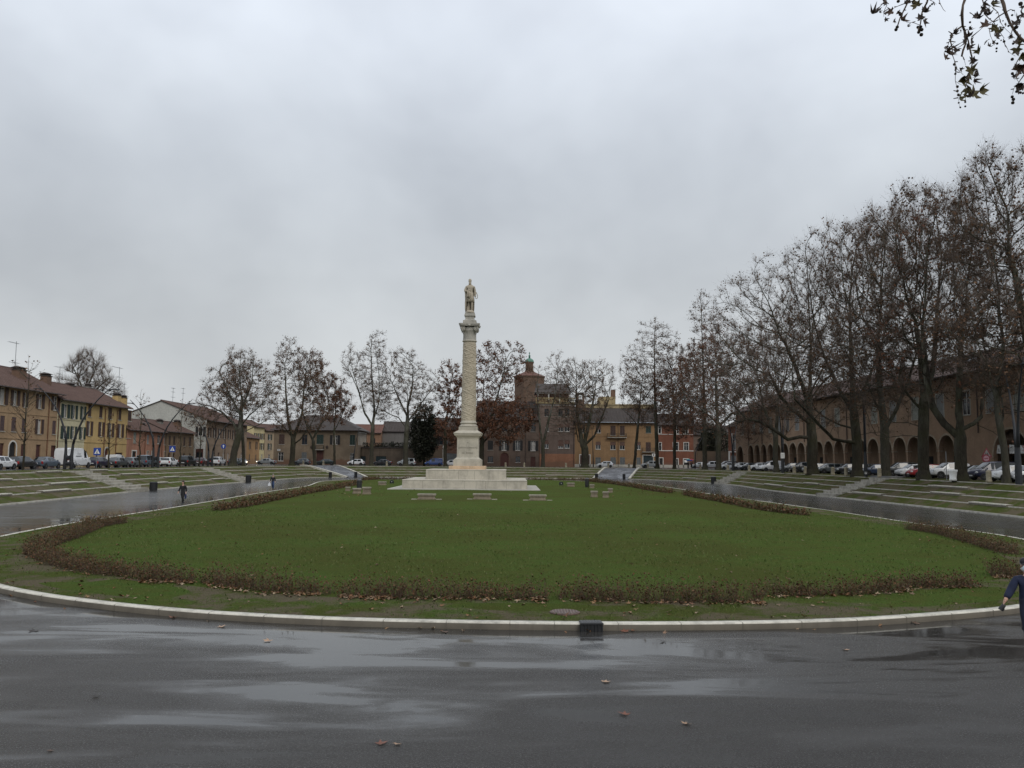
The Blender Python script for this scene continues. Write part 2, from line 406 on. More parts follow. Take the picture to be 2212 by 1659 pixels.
# ------------------------------------------------------------------ outlines of the sunken oval
CX0, CY0 = 0.0, 98.0
def spline(pts, n=40):
    P = np.array(pts, float); N = len(P); out = []
    for i in range(N):
        p0, p1, p2, p3 = P[(i-1) % N], P[i], P[(i+1) % N], P[(i+2) % N]
        t = np.linspace(0, 1, n, endpoint=False)[:, None]
        d1 = max(1e-3, np.linalg.norm(p2 - p1)); d0 = max(1e-3, np.linalg.norm(p1 - p0)); d2 = max(1e-3, np.linalg.norm(p3 - p2))
        m1 = ((p1 - p0) / d0 * d1 + (p2 - p1)) * .5; m2 = ((p2 - p1) + (p3 - p2) / d2 * d1) * .5
        h = 2*t**3-3*t**2+1, t**3-2*t**2+t, -2*t**3+3*t**2, t**3-t**2
        out.append(h[0]*p1 + h[1]*m1 + h[2]*p2 + h[3]*m2)
    return np.concatenate(out)
KZ = .16                                                   # kerb height of the island
def pts(l, z): return [at(u, v, z)[:2] for u, v in l]
isl = pts([(0, 1268), (325, 1313), (674, 1334.5), (935, 1342), (1409, 1346.6), (1805, 1340), (2013, 1327.7), (2202, 1310.7)], KZ) \
    + [(19.2, 27.0), (22.2, 33.5)] + pts([(2209.7, 1163), (1986, 1130.5), (1805, 1104), (1557, 1069.6), (1441, 1051.9), (1374, 1044)], KZ) \
    + [(11.5, 158), (1, 164.5), (-10, 163)] + pts([(749.7, 1036.4), (651.7, 1051), (558.6, 1064.5), (395, 1092), (0, 1157)], KZ) + [(-20.8, 31.5)]
outer = [(-14, 5.5), (0, 2.6), (14, 3.2), (26, 9), (33, 21), (35.2, 40)] + pts([(2212, 1117), (1670, 1059.6), (1545, 1043.7), (1344, 1034)], .1) + [(4, 182), (-14, 181)] \
    + pts([(723, 1030.4), (542, 1040), (294, 1060.8), (0, 1090)], .1) + [(-38.2, 42), (-35, 24), (-26, 12)]
top = [(-18, -4), (0, -6), (18, -5), (33, 2), (40, 16), (42, 40), (42.2, 71), (42.2, 100), (42, 140), (38, 172), (25, 191), (4, 197), (-16, 196), (-36, 189), (-47.5, 170), (-49, 150), (-48.6, 108), (-46.4, 77), (-45.6, 42), (-42, 18), (-32, 3)]
TH = np.linspace(-PI, PI, 1801)[:-1]
def polar(ptsl):
    D = spline(ptsl); th = np.arctan2(D[:, 0] - CX0, D[:, 1] - CY0); r = np.hypot(D[:, 0] - CX0, D[:, 1] - CY0)
    o = np.argsort(th); th = th[o]; r = r[o]
    th = np.concatenate([th[-3:] - 2*PI, th, th[:3] + 2*PI]); r = np.concatenate([r[-3:], r, r[:3]])
    return np.interp(TH, th, r)
RI, RB, RT = polar(isl), polar(outer), polar(top)
def ring(R, z, off=0.0):
    x = CX0 + R * np.sin(TH); y = CY0 + R * np.cos(TH)
    if np.any(off):
        dx = np.roll(x, -1) - np.roll(x, 1); dy = np.roll(y, -1) - np.roll(y, 1); L = np.hypot(dx, dy)
        x = x - dy / L * off; y = y + dx / L * off            # positive = outwards
    return np.stack([x, y, np.broadcast_to(np.asarray(z, float), x.shape)], 1)
def band(name, rings, mats, mi=None, smooth=False):
    n = len(TH); V = np.concatenate(rings); q = []; m = []
    i = np.arange(n); j = (i + 1) % n
    for k in range(len(rings) - 1):
        q.append(np.stack([k*n+i, (k+1)*n+i, (k+1)*n+j, k*n+j], 1)); m += [0 if mi is None else mi[k]] * n
    return struct(link(name, np_mesh(name, V, np.concatenate(q), None, mats, m, smooth)))
def polar_at(R, x, y):
    return np.interp(math.atan2(x - CX0, y - CY0), TH, R)

# island lawn: many rings with a slight swell
rng = np.random.RandomState(3)
fr = [1.0, .992, .985, .97, .95, .92, .88, .83, .77, .7, .6, .5, .4, .3, .2, .1, .004]
def lawn_z(f): return KZ - .01 + .16 * (1 - f ** 3)
lawn_rings = [ring(RI * f, lawn_z(f), -.22 if f > .99 else 0) for f in fr]
for k, L in enumerate(lawn_rings):
    if k > 1: L[:, 2] += .03 * np.sin(L[:, 0] * .55 + 1.3) * np.sin(L[:, 1] * .31)
lawn = band('lawn', lawn_rings, [MAT['lawn']], None, True)
def lawn_h(x, y):
    f = math.hypot(x - CX0, y - CY0) / polar_at(RI, x, y)
    return lawn_z(min(1, f)) + (.03 * math.sin(x * .55 + 1.3) * math.sin(y * .31) if f < .97 else 0)
verge_f = [1.0, .992, .985, .97, .955]
# worn strip between kerb and roses
VR = [ring(RI, KZ - .006 + .004, -.2), ring(RI, lawn_z(.985) + .006, -1.0), ring(RI, lawn_z(.975) + .006, -2.1), ring(RI, lawn_z(.965) + .004, -3.0)]
for k, L in enumerate(VR):
    for a in range(len(L)): L[a, 2] = lawn_h(L[a, 0], L[a, 1]) + .006
VR[0][:, 2] = KZ - .004
band('grass_verge', VR, [MAT['verge']], None, True)
# island kerb in separate stones with joints
kw = .26
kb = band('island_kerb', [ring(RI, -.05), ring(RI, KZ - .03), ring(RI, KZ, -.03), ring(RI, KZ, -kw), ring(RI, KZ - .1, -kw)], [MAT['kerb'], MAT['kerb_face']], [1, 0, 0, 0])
P = ring(RI, 0); seg = np.hypot(*(np.roll(P, -1, 0) - P)[:, :2].T); cum = np.concatenate([[0], np.cumsum(seg)])
jb = MB()
step_len = 1.42; tpos = 0.0; joints_xy = []
while tpos < cum[-1] - .2:
    k = int(np.searchsorted(cum, tpos) - 1); k = max(k, 0) % len(P); a = P[k]; b = P[(k + 1) % len(P)]
    f = (tpos - cum[k]) / max(1e-6, seg[k]); x, y = a[0] + (b[0]-a[0]) * f, a[1] + (b[1]-a[1]) * f
    d = Vector((b[0]-a[0], b[1]-a[1], 0)).normalized(); nrm = Vector((d.y, -d.x, 0))
    if math.hypot(x, y) < 95:
        jb.M = Matrix(((d.x, nrm.x, 0, x), (d.y, nrm.y, 0, y), (0, 0, 1, 0), (0, 0, 0, 1)))
        jb.box(-.006, .006, -.004, .02, -.04, KZ - .012); jb.box(-.004, .004, .02, .245, KZ - .05, KZ + .002)
    joints_xy.append((x, y, d, nrm)); tpos += step_len
struct(jb.build('kerb_joints', MAT['kerb_joint']))
# road inside the oval
rd = band('road', [ring(RI, 0.0, -.1), ring(RI, 0.0, 1.6), ring(RI, 0.0, 4.2), ring(RI * .5 + RB * .5, .0), ring(RI * .25 + RB * .75, .0), ring(RB, 0.0, .1)], [MAT['road']])
wa = rd.data.attributes.new('wet', 'FLOAT', 'POINT'); wa.data.foreach_set('value', np.repeat([1.0, 1.0, .55, .1, 0.0, 0.0], len(TH)))
wa = rd.data.attributes.new('dist', 'FLOAT', 'POINT'); wa.data.foreach_set('value', np.repeat([0.0, 1.6, 4.2, 8.0, 12.0, 16.0], len(TH)))
# terraces: outer kerb, then four grass steps with stone risers
ZT2 = 2.15; KB = .12; rise = (ZT2 - KB) / 4
def TR(f): return RB + (RT - RB) * f
rings_ = [ring(RB, -.05), ring(RB, KB), ring(RB, KB, .34)]; mi = [0, 0]
stone_rows = []
for i in range(1, 5):
    f = i / 4; z0 = KB + rise * (i - 1); z1 = KB + rise * i
    rings_.append(ring(TR(f), z1 - .065, -.02)); mi.append(1)
    rings_.append(ring(TR(f), z1 - .065, 0)); mi.append(0)
    rings_.append(ring(TR(f), z1)); mi.append(0)
    rings_.append(ring(TR(f), z1 + .004, .26)); mi.append(0)
rings_.append(ring(TR(1), ZT2 + .07, 2.0)); mi.append(1)
rings_.append(ring(TR(1), ZT2 + .10, 4.5)); mi.append(1)
# ground colours: 0 stone, 1 grass
terr = band('terraces', rings_, [MAT['step'], MAT['terrace_grass']], mi)
ZU = ZT2 + .10
far = np.stack([CX0 + 2600 * np.sin(TH), CY0 + 2600 * np.cos(TH), np.full(len(TH), ZU)], 1)
band('ground', [ring(TR(1), ZU - .004, 4.4), ring(TR(1), ZU - .004, 30), far], [MAT['street']])

def tier_pt(x, y, f):                  # point of the terrace at fraction f on the spoke through (x, y)
    th = math.atan2(x - CX0, y - CY0); r = np.interp(th, TH, TR(f))
    return CX0 + r * math.sin(th), CY0 + r * math.cos(th)
def tangent(x, y):
    a = tier_pt(x, y, .5); th = math.atan2(x - CX0, y - CY0) + .004; r = np.interp(th, TH, TR(.5))
    d = Vector((CX0 + r * math.sin(th) - a[0], CY0 + r * math.cos(th) - a[1], 0)).normalized(); return d

# stone seat blocks set on the risers
SEATS = [  # (survey sheet, X0, X1, Y of the top edge, tier, label)
 (Z0, 310, 535, 1247, 4, 'pale stone block on the top left step behind the head of the near stairs'),
 (Z0, 780, 940, 1235, 4, 'thin pale stone block on the top left step below the white van'),
 (Z0, -60, 90, 1318, 3, 'stone seat block cut by the left picture edge on the third grass step'),
 (Z0, 430, 755, 1350, 2, 'long pale stone seat block on the second grass step left of the near stairs'),
 (Z0, 360, 615, 1415, 1, 'pale stone seat block on the lowest grass step left of the near stairs'),
 (Z0, -80, 88, 1452, 1, 'lowest stone seat block at the left picture edge above a muddy patch'),
 (Z0, 1065, 1225, 1270, 3, 'pale stone block on the third left step just right of the near stairs'),
 (Z0, 1440, 1570, 1295, 2, 'short stone block on the second left step right of the near stairs'),
 (Z0, 1360, 1470, 1350, 1, 'short stone block beside the dark bin at the foot of the near left stairs'),
 (Z0, 1865, 1975, 1310, 1, 'stone block on the lowest left step left of the far bin'),
 (ZC, 650, 870, 1228, 3, 'far stone block on an upper step left of the far left ramp'),
 (ZC, 950, 1110, 1275, 1, 'far stone block on the lowest step left of the far left ramp'),
 (ZE, 1215, 1495, 1278, 1, 'long low stone block on the far terrace right of the column'),
 (ZS, 1380, 1735, 1370, 3, 'long pale stone block on the third right step under the blue van'),
 (ZS, 1400, 1660, 1425, 2, 'thin pale stone block on the second right step above a bare patch'),
 (ZS, 1740, 2075, 1508, 1, 'large pale stone seat block on the lowest right step near the picture edge'),
 (ZS, 710, 965, 1435, 1, 'thin stone block on the lowest right step right of the near right stairs'),
 (ZR, 770, 880, 1300, 1, 'small stone block on the lowest right step left of the dark barrel bin'),
 (ZR, 1490, 1650, 1358, 1, 'stone block on the lowest right step right of the far right stairs'),
 (ZR, 1840, 1970, 1345, 2, 'thin stone block on the second right step between the two right stairs'),
]
MAT['block_side'] = stone('dark block side', (.17, .15, .115), .8)  # block stone below the pale cap, in a darker tone
for (zo, X0, X1, Y, tier, lab) in SEATS:
    ptsb = []
    z = KB + rise * tier + .12
    for s in np.linspace(0, 1, 7):
        u, v = Q(zo, X0 + (X1 - X0) * s, Y)
        d = ray(u, v); best = None                      # where the sight line crosses the riser of that tier
        for t in np.linspace(20, 230, 2101):
            x, y = d[0] * t, d[1] * t
            if best is None and math.hypot(x - CX0, y - CY0) >= polar_at(TR(tier / 4), x, y) and y > 20: best = (x, y); break
        if best: ptsb.append(best)
    if len(ptsb) < 2: continue
    mb = MB(); n = len(ptsb); vs = []
    for (x, y) in ptsb:
        d = Vector((CX0 - x, CY0 - y, 0)).normalized()
        ax = abs(d.x) ; 
        t = tangent(x, y); nr = Vector((-t.y, t.x, 0)); 
        if nr.dot(d) < 0: nr = -nr
        for (o, zz) in ((.16, z - .62), (.16, z - .09), (.19, z - .085), (.19, z), (-.38, z), (-.38, z - .5)): vs.append((x + nr.x * o, y + nr.y * o, zz))
    fs = [(i*6+j, i*6+(j+1) % 6, (i+1)*6+(j+1) % 6, (i+1)*6+j) for i in range(n-1) for j in range(6)] + [(5, 4, 3, 2, 1, 0), tuple((n-1)*6+j for j in range(6))]
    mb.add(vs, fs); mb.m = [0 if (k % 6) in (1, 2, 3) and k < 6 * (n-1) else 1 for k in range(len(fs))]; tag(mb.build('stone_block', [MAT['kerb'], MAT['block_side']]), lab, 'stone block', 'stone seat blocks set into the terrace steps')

# stairs
def stairs(bx, by, tx, ty, wid, label):
    mb = MB(); n = 8
    a = Vector((*tier_pt(bx, by, -.02), 0)); b = Vector((*tier_pt(tx, ty, 1.04), 0)); d = (b - a); L = d.length; d.normalize(); p = Vector((-d.y, d.x, 0))
    for s in range(n):
        z = KB + (ZT2 - KB) * (s + 1) / n + .03; y0 = L * s / n; y1 = L * (s + 1) / n + .12
        mb.M = Matrix(((p.x, d.x, 0, a.x), (p.y, d.y, 0, a.y), (0, 0, 1, 0), (0, 0, 0, 1)))
        o = rnd.uniform(-.12, .12)
        mb.box(-wid/2 + o, wid/2 + o, y0, y1, z - .55, z)
    tag(mb.build('stone_stairs', MAT['step']), label, 'stairs', 'stone stairs down the terraces')
stairs(-40, 93.5, -47.5, 95, 3.6, 'wide pale stone stairs down the left terrace in front of the white van')
stairs(-40.5, 133, -49, 137, 3.6, 'far pale stone stairs on the left terrace below the white parked cars')
stairs(35, 96, 42, 98, 3.4, 'pale stone stairs down the right terrace beside the grey landing slab')
stairs(35.3, 147, 42, 153, 3.4, 'far pale stone stairs on the right terrace beside the barrel bin')
mb = MB(); x, y = tier_pt(42, 98, 1.0); mb.M = Matrix.Translation((x + .6, y + .5, ZT2)) @ Matrix.Rotation(math.radians(4), 4, 'Z'); mb.bbox(-.9, 1.1, -2.1, 2.1, -.35, .2, .03)
tag(mb.build('landing_slab', simple('grey concrete', (.14, .14, .14), .8, .3)), 'dark grey concrete slab at the head of the right stairs', 'landing slab')

# two far ramps
def ramp(bl, br, tl, tr, label):
    mb = MB(); zb, zt = .03, ZU + .03
    def pt(u, v, z, f):
        x, y, _ = at(u, v, z); return tier_pt(x, y, f)
    A, B = pt(*bl, .1, -.06), pt(*br, .1, -.06); Cc, D = pt(*tr, 2.15, 1.25), pt(*tl, 2.15, 1.25)
    n = 10; vs = []
    for i in range(n + 1):
        f = i / n
        for (p, q) in ((A, D), (B, Cc)):
            z = zb + (zt - zb) * min(1, f / .86); vs.append((p[0] + (q[0]-p[0]) * f, p[1] + (q[1]-p[1]) * f, z + .1 * math.sin(PI * min(1, f/.86))))
    mb.add(vs, [(2*i, 2*i+1, 2*i+3, 2*i+2) for i in range(n)], 0)
    for side, (k, kk) in enumerate(((0, 1), (1, 0))):
        vv = []
        for i in range(n + 1):
            a = Vector(vs[2*i + k]); b = Vector(vs[2*i + kk]); o = (a - b).normalized()
            for (w, h) in ((.0, .0), (.0, .16), (.45, .16), (.45, -.8)): vv.append((a.x + o.x * w, a.y + o.y * w, a.z + h))
        mb.add(vv, [(i*4+j, i*4+j+1, (i+1)*4+j+1, (i+1)*4+j) for i in range(n) for j in range(3)], 1)
    o = mb.build('ramp', [MAT['ramp'], MAT['kerb']]); tag(o, label, None, None, 'structure')
ramp(Q(ZD, 1085, 1300), Q(ZD, 1560, 1315), Q(ZD, 680, 1142), Q(ZD, 1215, 1142), 'grey asphalt ramp left of the monument')
ramp(Q(ZE, 1660, 1310), Q(ZE, 1915, 1320), Q(ZE, 1800, 1222), Q(ZE, 2050, 1228), 'grey asphalt ramp right of the monument')
# ------------------------------------------------------------------ trees
def norm(a): return a / np.maximum(1e-9, np.linalg.norm(a, axis=-1, keepdims=True))
def grow(seed, polylines, env, nA, step, kill, up=.12, wob=.22, shell=2.2, inert=.75):
    r = np.random.RandomState(seed)
    P = []; par = []
    def addpoly(pl, start):
        prev = start
        for a, b in zip(pl[:-1], pl[1:]):
            a = np.array(a, float); b = np.array(b, float); n = max(1, int(np.linalg.norm(b - a) / step))
            for k in range(1, n + 1):
                P.append(a + (b - a) * k / n + r.normal(0, .035 * step, 3)); par.append(prev); prev = len(P) - 1
        return prev
    P.append(np.array(polylines[0][0], float)); par.append(-1); addpoly(polylines[0], 0)
    for pl in polylines[1:]:
        d = np.linalg.norm(np.array(P) - np.array(pl[0]), axis=1); k = int(np.argmin(d)); addpoly([P[k]] + [np.array(p, float) for p in pl[1:]], k)
    vol = np.array([(e[3]*e[4]*e[5]) ** .85 for e in env]); A = []
    for e, w in zip(env, vol / vol.sum()):
        m = int(nA * w); d = norm(r.normal(size=(m, 3))); q = r.rand(m, 1) ** (1 / shell)
        A.append(np.array(e[:3]) + d * q * np.array(e[3:]))
    A = np.concatenate(A); nd = np.full(len(A), 1e9); ni = np.zeros(len(A), int)
    def upd(lo):
        N = np.array(P[lo:])
        D = np.linalg.norm(A[:, None, :] - N[None], axis=2); k = D.argmin(1); dm = D[np.arange(len(A)), k]; b = dm < nd
        nd[b] = dm[b]; ni[b] = k[b] + lo
    upd(0); kids = {}
    for it in range(140):
        alive = nd > kill
        if not alive.any(): break
        A = A[alive]; nd = nd[alive]; ni = ni[alive]
        Pn = np.array(P); u, inv = np.unique(ni, return_inverse=True)
        acc = np.zeros((len(u), 3)); np.add.at(acc, inv, norm(A - Pn[ni]))
        lo = len(P)
        acc = norm(acc)
        if it > 0:
            old = np.array([Pn[k] - Pn[par[k]] if par[k] >= 0 else (0, 0, 1) for k in u]); acc = acc + inert * norm(old)
        acc = norm(acc + np.array([0, 0, up]) + r.normal(0, wob, acc.shape))
        for j, k in enumerate(u):
            c = kids.get(k, 0)
            if c >= 3: continue
            kids[k] = c + 1; P.append(Pn[k] + acc[j] * step); par.append(int(k))
        if len(P) == lo or len(P) > 6500: break
        upd(lo)
    return np.array(P), np.array(par)
def radii(P, par, R, rmin, p=1.78):
    n = len(P); acc = np.zeros(n); ch = np.zeros(n, int)
    for i in range(n - 1, 0, -1):
        if ch[i] == 0: acc[i] += 1
        acc[par[i]] += acc[i]; ch[par[i]] += 1
    r = acc ** (1 / p); r = r / r.max() * R
    return np.maximum(r, rmin), ch
def tubes(P, par, r, flare=0.0):
    n = len(P); c = np.arange(1, n); p = par[1:]
    main = np.full(n, -1)
    for i in range(1, n):
        if main[par[i]] < 0 or r[i] > r[main[par[i]]]: main[par[i]] = i
    din = np.zeros((n, 3)); din[1:] = norm(P[1:] - P[par[1:]]); din[0] = (0, 0, 1)
    dd = din.copy(); has = main >= 0; dd[has] = norm(din[has] + din[main[has]])
    def frame(d):
        ref = np.where(np.abs(d[:, 2:3]) < .85, np.array([[0.13, .21, .97]]), np.array([[1, .13, 0.0]]))
        ref = np.broadcast_to(ref, d.shape); a = norm(ref - d * (ref * d).sum(1, keepdims=True)); return a, np.cross(d, a)
    fa, fb = frame(dd); ia, ib = frame(din)
    V = []; Qd = []; base = 0
    for lo, hi, k in ((.16, 9, 9), (.05, .16, 5), (0, .05, 3)):
        rr = r[c]; sel = (rr >= lo) & (rr < hi); ci = c[sel]; pi = p[sel]
        if not len(ci): continue
        im = main[pi] == ci
        a0 = np.where(im[:, None], fa[pi], ia[ci]); b0 = np.where(im[:, None], fb[pi], ib[ci])
        r0 = np.where(im, r[pi], np.minimum(r[ci] * 1.2, r[pi])); r0 = np.minimum(r0, r[ci] * 1.6)
        t = np.arange(k) * 2 * PI / k; cs, sn = np.cos(t), np.sin(t)
        A = P[pi][:, None] + (a0[:, None] * cs[None, :, None] + b0[:, None] * sn[None, :, None]) * r0[:, None, None]
        B = P[ci][:, None] + (fa[ci][:, None] * cs[None, :, None] + fb[ci][:, None] * sn[None, :, None]) * r[ci][:, None, None]
        m = len(ci); V.append(np.concatenate([A, B], 1).reshape(-1, 3))
        j = np.arange(k); j2 = (j + 1) % k; q = np.stack([j, j2, k + j2, k + j], 1)
        Qd.append((base + np.arange(m)[:, None, None] * 2 * k + q[None]).reshape(-1, 4)); base += m * 2 * k
    return np.concatenate(V), np.concatenate(Qd), din
def twigs(seed, P, din, r, ch, count, L, wid, rmax=.05, sub=2, droop=0.0, upb=.25):
    g = np.random.RandomState(seed); cand = np.where(r <= max(rmax, np.percentile(r, 70)))[0]; w = np.where(ch[cand] == 0, 4.0, 1.0); cand = g.choice(cand, count, p=w / w.sum())
    S0 = P[cand]; d = norm(din[cand] + g.normal(0, .55, (count, 3)) + np.array([0, 0, upb])); ln = L * g.uniform(.35, 1.1, count)[:, None]
    st, di, le, wd = [S0], [d], [ln], [np.full(count, wid)]
    for s in range(sub):
        f = g.uniform(.25, .9, (count, 1)); st.append(S0 + d * ln * f); di.append(norm(d + g.normal(0, .6, (count, 3)) + np.array([0, 0, upb * .6 - droop]))); le.append(ln * g.uniform(.3, .7, (count, 1))); wd.append(np.full(count, wid * .7))
    S0 = np.concatenate(st); d = np.concatenate(di); ln = np.concatenate(le); wd = np.concatenate(wd)[:, None]
    a = norm(np.cross(d, np.array([.3, .2, .93]))); b = np.cross(d, a); m = len(S0)
    V = np.stack([S0 + a * wd, S0 - a * wd * .5 + b * wd * .87, S0 - a * wd * .5 - b * wd * .87, S0 + d * ln], 1).reshape(-1, 3)
    T = (np.arange(m)[:, None, None] * 4 + np.array([[0, 1, 3], [1, 2, 3], [2, 0, 3]])[None]).reshape(-1, 3)
    return V, T, S0, d, ln
def leafcloud(seed, S0, d, ln, n, size, prob=None):
    g = np.random.RandomState(seed + 5); k = g.choice(len(S0), n, p=prob); pos = S0[k] + d[k] * ln[k] * g.uniform(.3, 1.05, (n, 1)) + g.normal(0, .05, (n, 3))
    a = norm(g.normal(size=(n, 3)) + np.array([0, 0, -.7])); b = norm(np.cross(a, g.normal(size=(n, 3)))); c = np.cross(a, b)
    s = size * g.uniform(.55, 1.25, (n, 1))
    V = np.stack([pos, pos + a * s * .5 + b * s * .5 + c * s * .12, pos + a * s, pos + a * s * .5 - b * s * .5 + c * s * .12], 1).reshape(-1, 3)
    q = np.arange(n)[:, None] * 4
    T = np.concatenate([q + np.array([[0, 1, 2]]), q + np.array([[0, 2, 3]])], 0)
    return V, T

def plane_tree(label, Y, base, limbs, env, R=.5, seed=1, nA=1300, leaves=1800, leafmat='leaf_brown', bark='bark', twn=2200, lsz=.22, step=.62, kill=1.15, group='plane trees round the square',
               wob=.13, low=0.0, tw=.0105, twL=1.3, zbase=None, cat='tree', name='plane_tree', dz=.85, up=.12, upb=.3):
    zb = ZU - .05 if zbase is None else zbase
    nA = int(nA * 1.45); twn = int(twn * 2.5); leaves = int(leaves * ((2.0 if leafmat == 'leaf_brown' else 2.4) if group != 'plane trees along the right side' else (1.15 if seed < 16 else .75)))
    b0 = aty(base[0], base[1], Y); bx, by = b0[0], Y
    jr = np.random.RandomState(seed + 77)
    def loc(u, v, dy=0.0): x, y, z = aty(u, v, Y); return (x - bx, dy, z - zb)
    k = Y / FPX
    pl = []
    for i, L in enumerate(limbs):
        q = []
        dy = 0.0 if i == 0 else jr.uniform(-1, 1) * 1.0
        for jx, t in enumerate(L):
            q.append(loc(t[0], t[1], (dy * jx * 1.6 if len(t) < 3 else t[2])))
        if i == 0: q[0] = (0, 0, -.1)
        pl.append(q)
    E = []
    for (uc, vc, ru, rv) in env:
        c = loc(uc, vc, jr.uniform(-.25, .25) * ru * k); E.append((c[0], c[1], c[2], ru * k, max(ru, rv * .55) * k * dz, rv * k))
    P, par = grow(seed, pl, E, nA, step, kill, up, wob)
    r, ch = radii(P, par, R, .013)
    hf = np.clip(P[:, 2] / P[:, 2].max() - .2, 0, 1); r = np.where(r > .09, np.maximum(.09, r * (1 - .75 * hf)), r)
    low_h = P[:, 2]; r = np.where((low_h < 1.2) & (r > .6 * R), r * (1 + .35 * np.clip(1.2 - low_h, 0, 1.2) ** 2), r)
    V, Qd, din = tubes(P, par, r)
    root = thing(name, label, cat, (bx, by, zb), 0, group)
    o = link('trunk', np_mesh('trunk', V, Qd, None, [MAT[bark]], None, True), root)
    if twn:
        tV, tT, S0, d, ln = twigs(seed, P, din, r, ch, twn, twL, tw, upb=upb)
        VV, TT, mi = [tV], [tT], [np.zeros(len(tT), int)]
        if leaves:
            hz = S0[:, 2]; pr = np.exp(-low * (hz - hz.min()) / (np.ptp(hz) + 1e-6)); cl = np.random.RandomState(seed + 9)
            cen = S0[cl.choice(len(S0), 26)]; dist = np.linalg.norm(S0[:, None] - cen[None], axis=2).min(1); pr = pr * (.45 + np.exp(-(dist / 1.8) ** 2)); pr /= pr.sum()
            lV, lT = leafcloud(seed, S0, d, ln, leaves, lsz, pr); VV.append(lV); TT.append(lT + len(tV)); mi.append(np.ones(len(lT), int))
        link('crown', np_mesh('crown', np.concatenate(VV), None, np.concatenate(TT), [MAT['twig'], MAT[leafmat]], np.concatenate(mi)), root)
    return root
def D_(zo, *p): return [Q(zo, x, y) for x, y in p]
XR = 43.0
def yx(u, x): return x * FPX / (u - 1106)

# right row, from the far end towards the camera
def RT_(label, zo, limbs, env, **k):
    l = [D_(zo, *p) for p in limbs]; u = l[0][0][0]; env = [(e[0] - e[2] * .12, e[1] + 22, e[2] * 1.5, e[3] * 1.12) for e in env]; k.setdefault('step', .78); k.setdefault('kill', 1.35); k.setdefault('twL', 1.7); k['nA'] = int(k['nA'] * 1.25); k['twn'] = int(k['twn'] * (1.2 if k['seed'] < 16 else .85))
    plane_tree(label, yx(u, XR) if 'Y' not in k else k.pop('Y'), l[0][0], l, env, group='plane trees along the right side', **k)
RT_('slim pale plane tree in the right row standing just left of the huge plane tree', ZS, [[(30, 1255), (22, 1100), (25, 950), (35, 800), (40, 640)], [(25, 950), (-30, 800), (-80, 640)]],
    [(1660, 800, 70, 90), (1700, 720, 60, 70)], R=.42, seed=11, nA=1100, leaves=3000, twn=3200, bark='bark_pale')
RT_('huge plane tree with a thick limb stretching left above the arcade arches', ZS, [[(350, 1270), (345, 1080), (345, 950), (330, 780), (325, 560), (330, 300), (335, 60)],
     [(340, 965), (230, 950), (130, 968), (50, 912), (-10, 872), (-120, 810), (-230, 790)], [(350, 880), (450, 858), (560, 808), (650, 790)], [(330, 830), (240, 780), (120, 690), (20, 600), (-80, 420)],
     [(328, 700), (240, 520), (140, 330), (30, 150)], [(330, 560), (430, 380), (520, 180)], [(330, 620), (400, 480), (480, 380), (600, 260)]],
    [(1700, 700, 110, 150), (1640, 820, 90, 110), (1770, 660, 70, 110)], R=.72, seed=12, nA=2300, leaves=4200, twn=4200)
RT_('stout plane tree with mossy trunk and drooping side limbs, behind the dark blue saloon', ZS, [[(745, 1290), (742, 1120), (740, 1000), (720, 820), (705, 600), (690, 300), (680, 0)],
     [(710, 1010), (600, 990), (470, 968), (350, 880), (180, 730), (60, 640)], [(755, 960), (830, 912), (945, 912)], [(730, 900), (640, 840), (560, 780), (500, 700)], [(715, 760), (640, 560), (560, 320), (500, 60)], [(710, 660), (800, 480), (880, 200)]],
    [(1830, 640, 95, 165), (1800, 780, 110, 120), (1860, 560, 60, 90)], R=.62, seed=13, nA=2200, leaves=4200, twn=4000, low=.3)
RT_('straight pale plane tree between the two stoutest trunks of the right row', ZS, [[(990, 1295), (988, 1100), (985, 900), (955, 650), (935, 380), (925, 100)], [(985, 880), (1060, 700), (1120, 480), (1160, 250)], [(975, 800), (880, 640), (800, 480)]],
    [(1905, 600, 80, 150), (1880, 760, 80, 110), (1930, 520, 55, 80)], R=.5, seed=14, nA=1800, leaves=3600, twn=3400, bark='bark_pale')
RT_('tall dark plane tree standing in front of the red car and the white off-roader', ZS, [[(1330, 1305), (1326, 1150), (1322, 950), (1330, 720), (1325, 480), (1290, 200), (1260, -60)],
     [(1290, 960), (1200, 930), (1110, 945), (1040, 920)], [(1310, 860), (1230, 820), (1140, 815)], [(1300, 690), (1230, 640), (1160, 560), (1080, 440)], [(1330, 600), (1400, 380), (1420, 150), (1430, -80)]],
    [(1985, 590, 100, 180), (1960, 740, 100, 130), (2010, 500, 80, 110)], R=.55, seed=15, nA=2300, leaves=4800, twn=4200)
RT_('forked plane tree whose right limb bends up like an elbow, beside the white planter', ZS, [[(1655, 1325), (1652, 1150), (1650, 960), (1640, 740), (1640, 500), (1650, 250), (1660, 0)],
     [(1620, 980), (1520, 830), (1440, 690), (1410, 480), (1400, 250), (1390, 0)], [(1680, 870), (1790, 825), (1885, 765), (1920, 620), (1960, 450), (2010, 250)], [(1840, 800), (1900, 900), (1960, 970)]],
    [(2080, 580, 90, 170), (2060, 720, 100, 120), (2120, 640, 70, 140)], R=.55, seed=16, nA=2300, leaves=4800, twn=4200, leafmat='leaf_rust')
RT_('leaning pale plane tree in front of the arch with the white banner', ZS, [[(2058, 1338), (2048, 1200), (2036, 1050), (2008, 870), (1980, 700), (1940, 520), (1900, 350)], [(2008, 870), (2070, 780), (2100, 600), (2110, 380)], [(1985, 720), (1990, 500), (2040, 300), (2100, 100)]],
    [(2150, 560, 70, 190), (2180, 700, 100, 130), (2140, 430, 50, 120)], R=.30, seed=17, nA=2000, leaves=4200, twn=3800, bark='bark_pale')
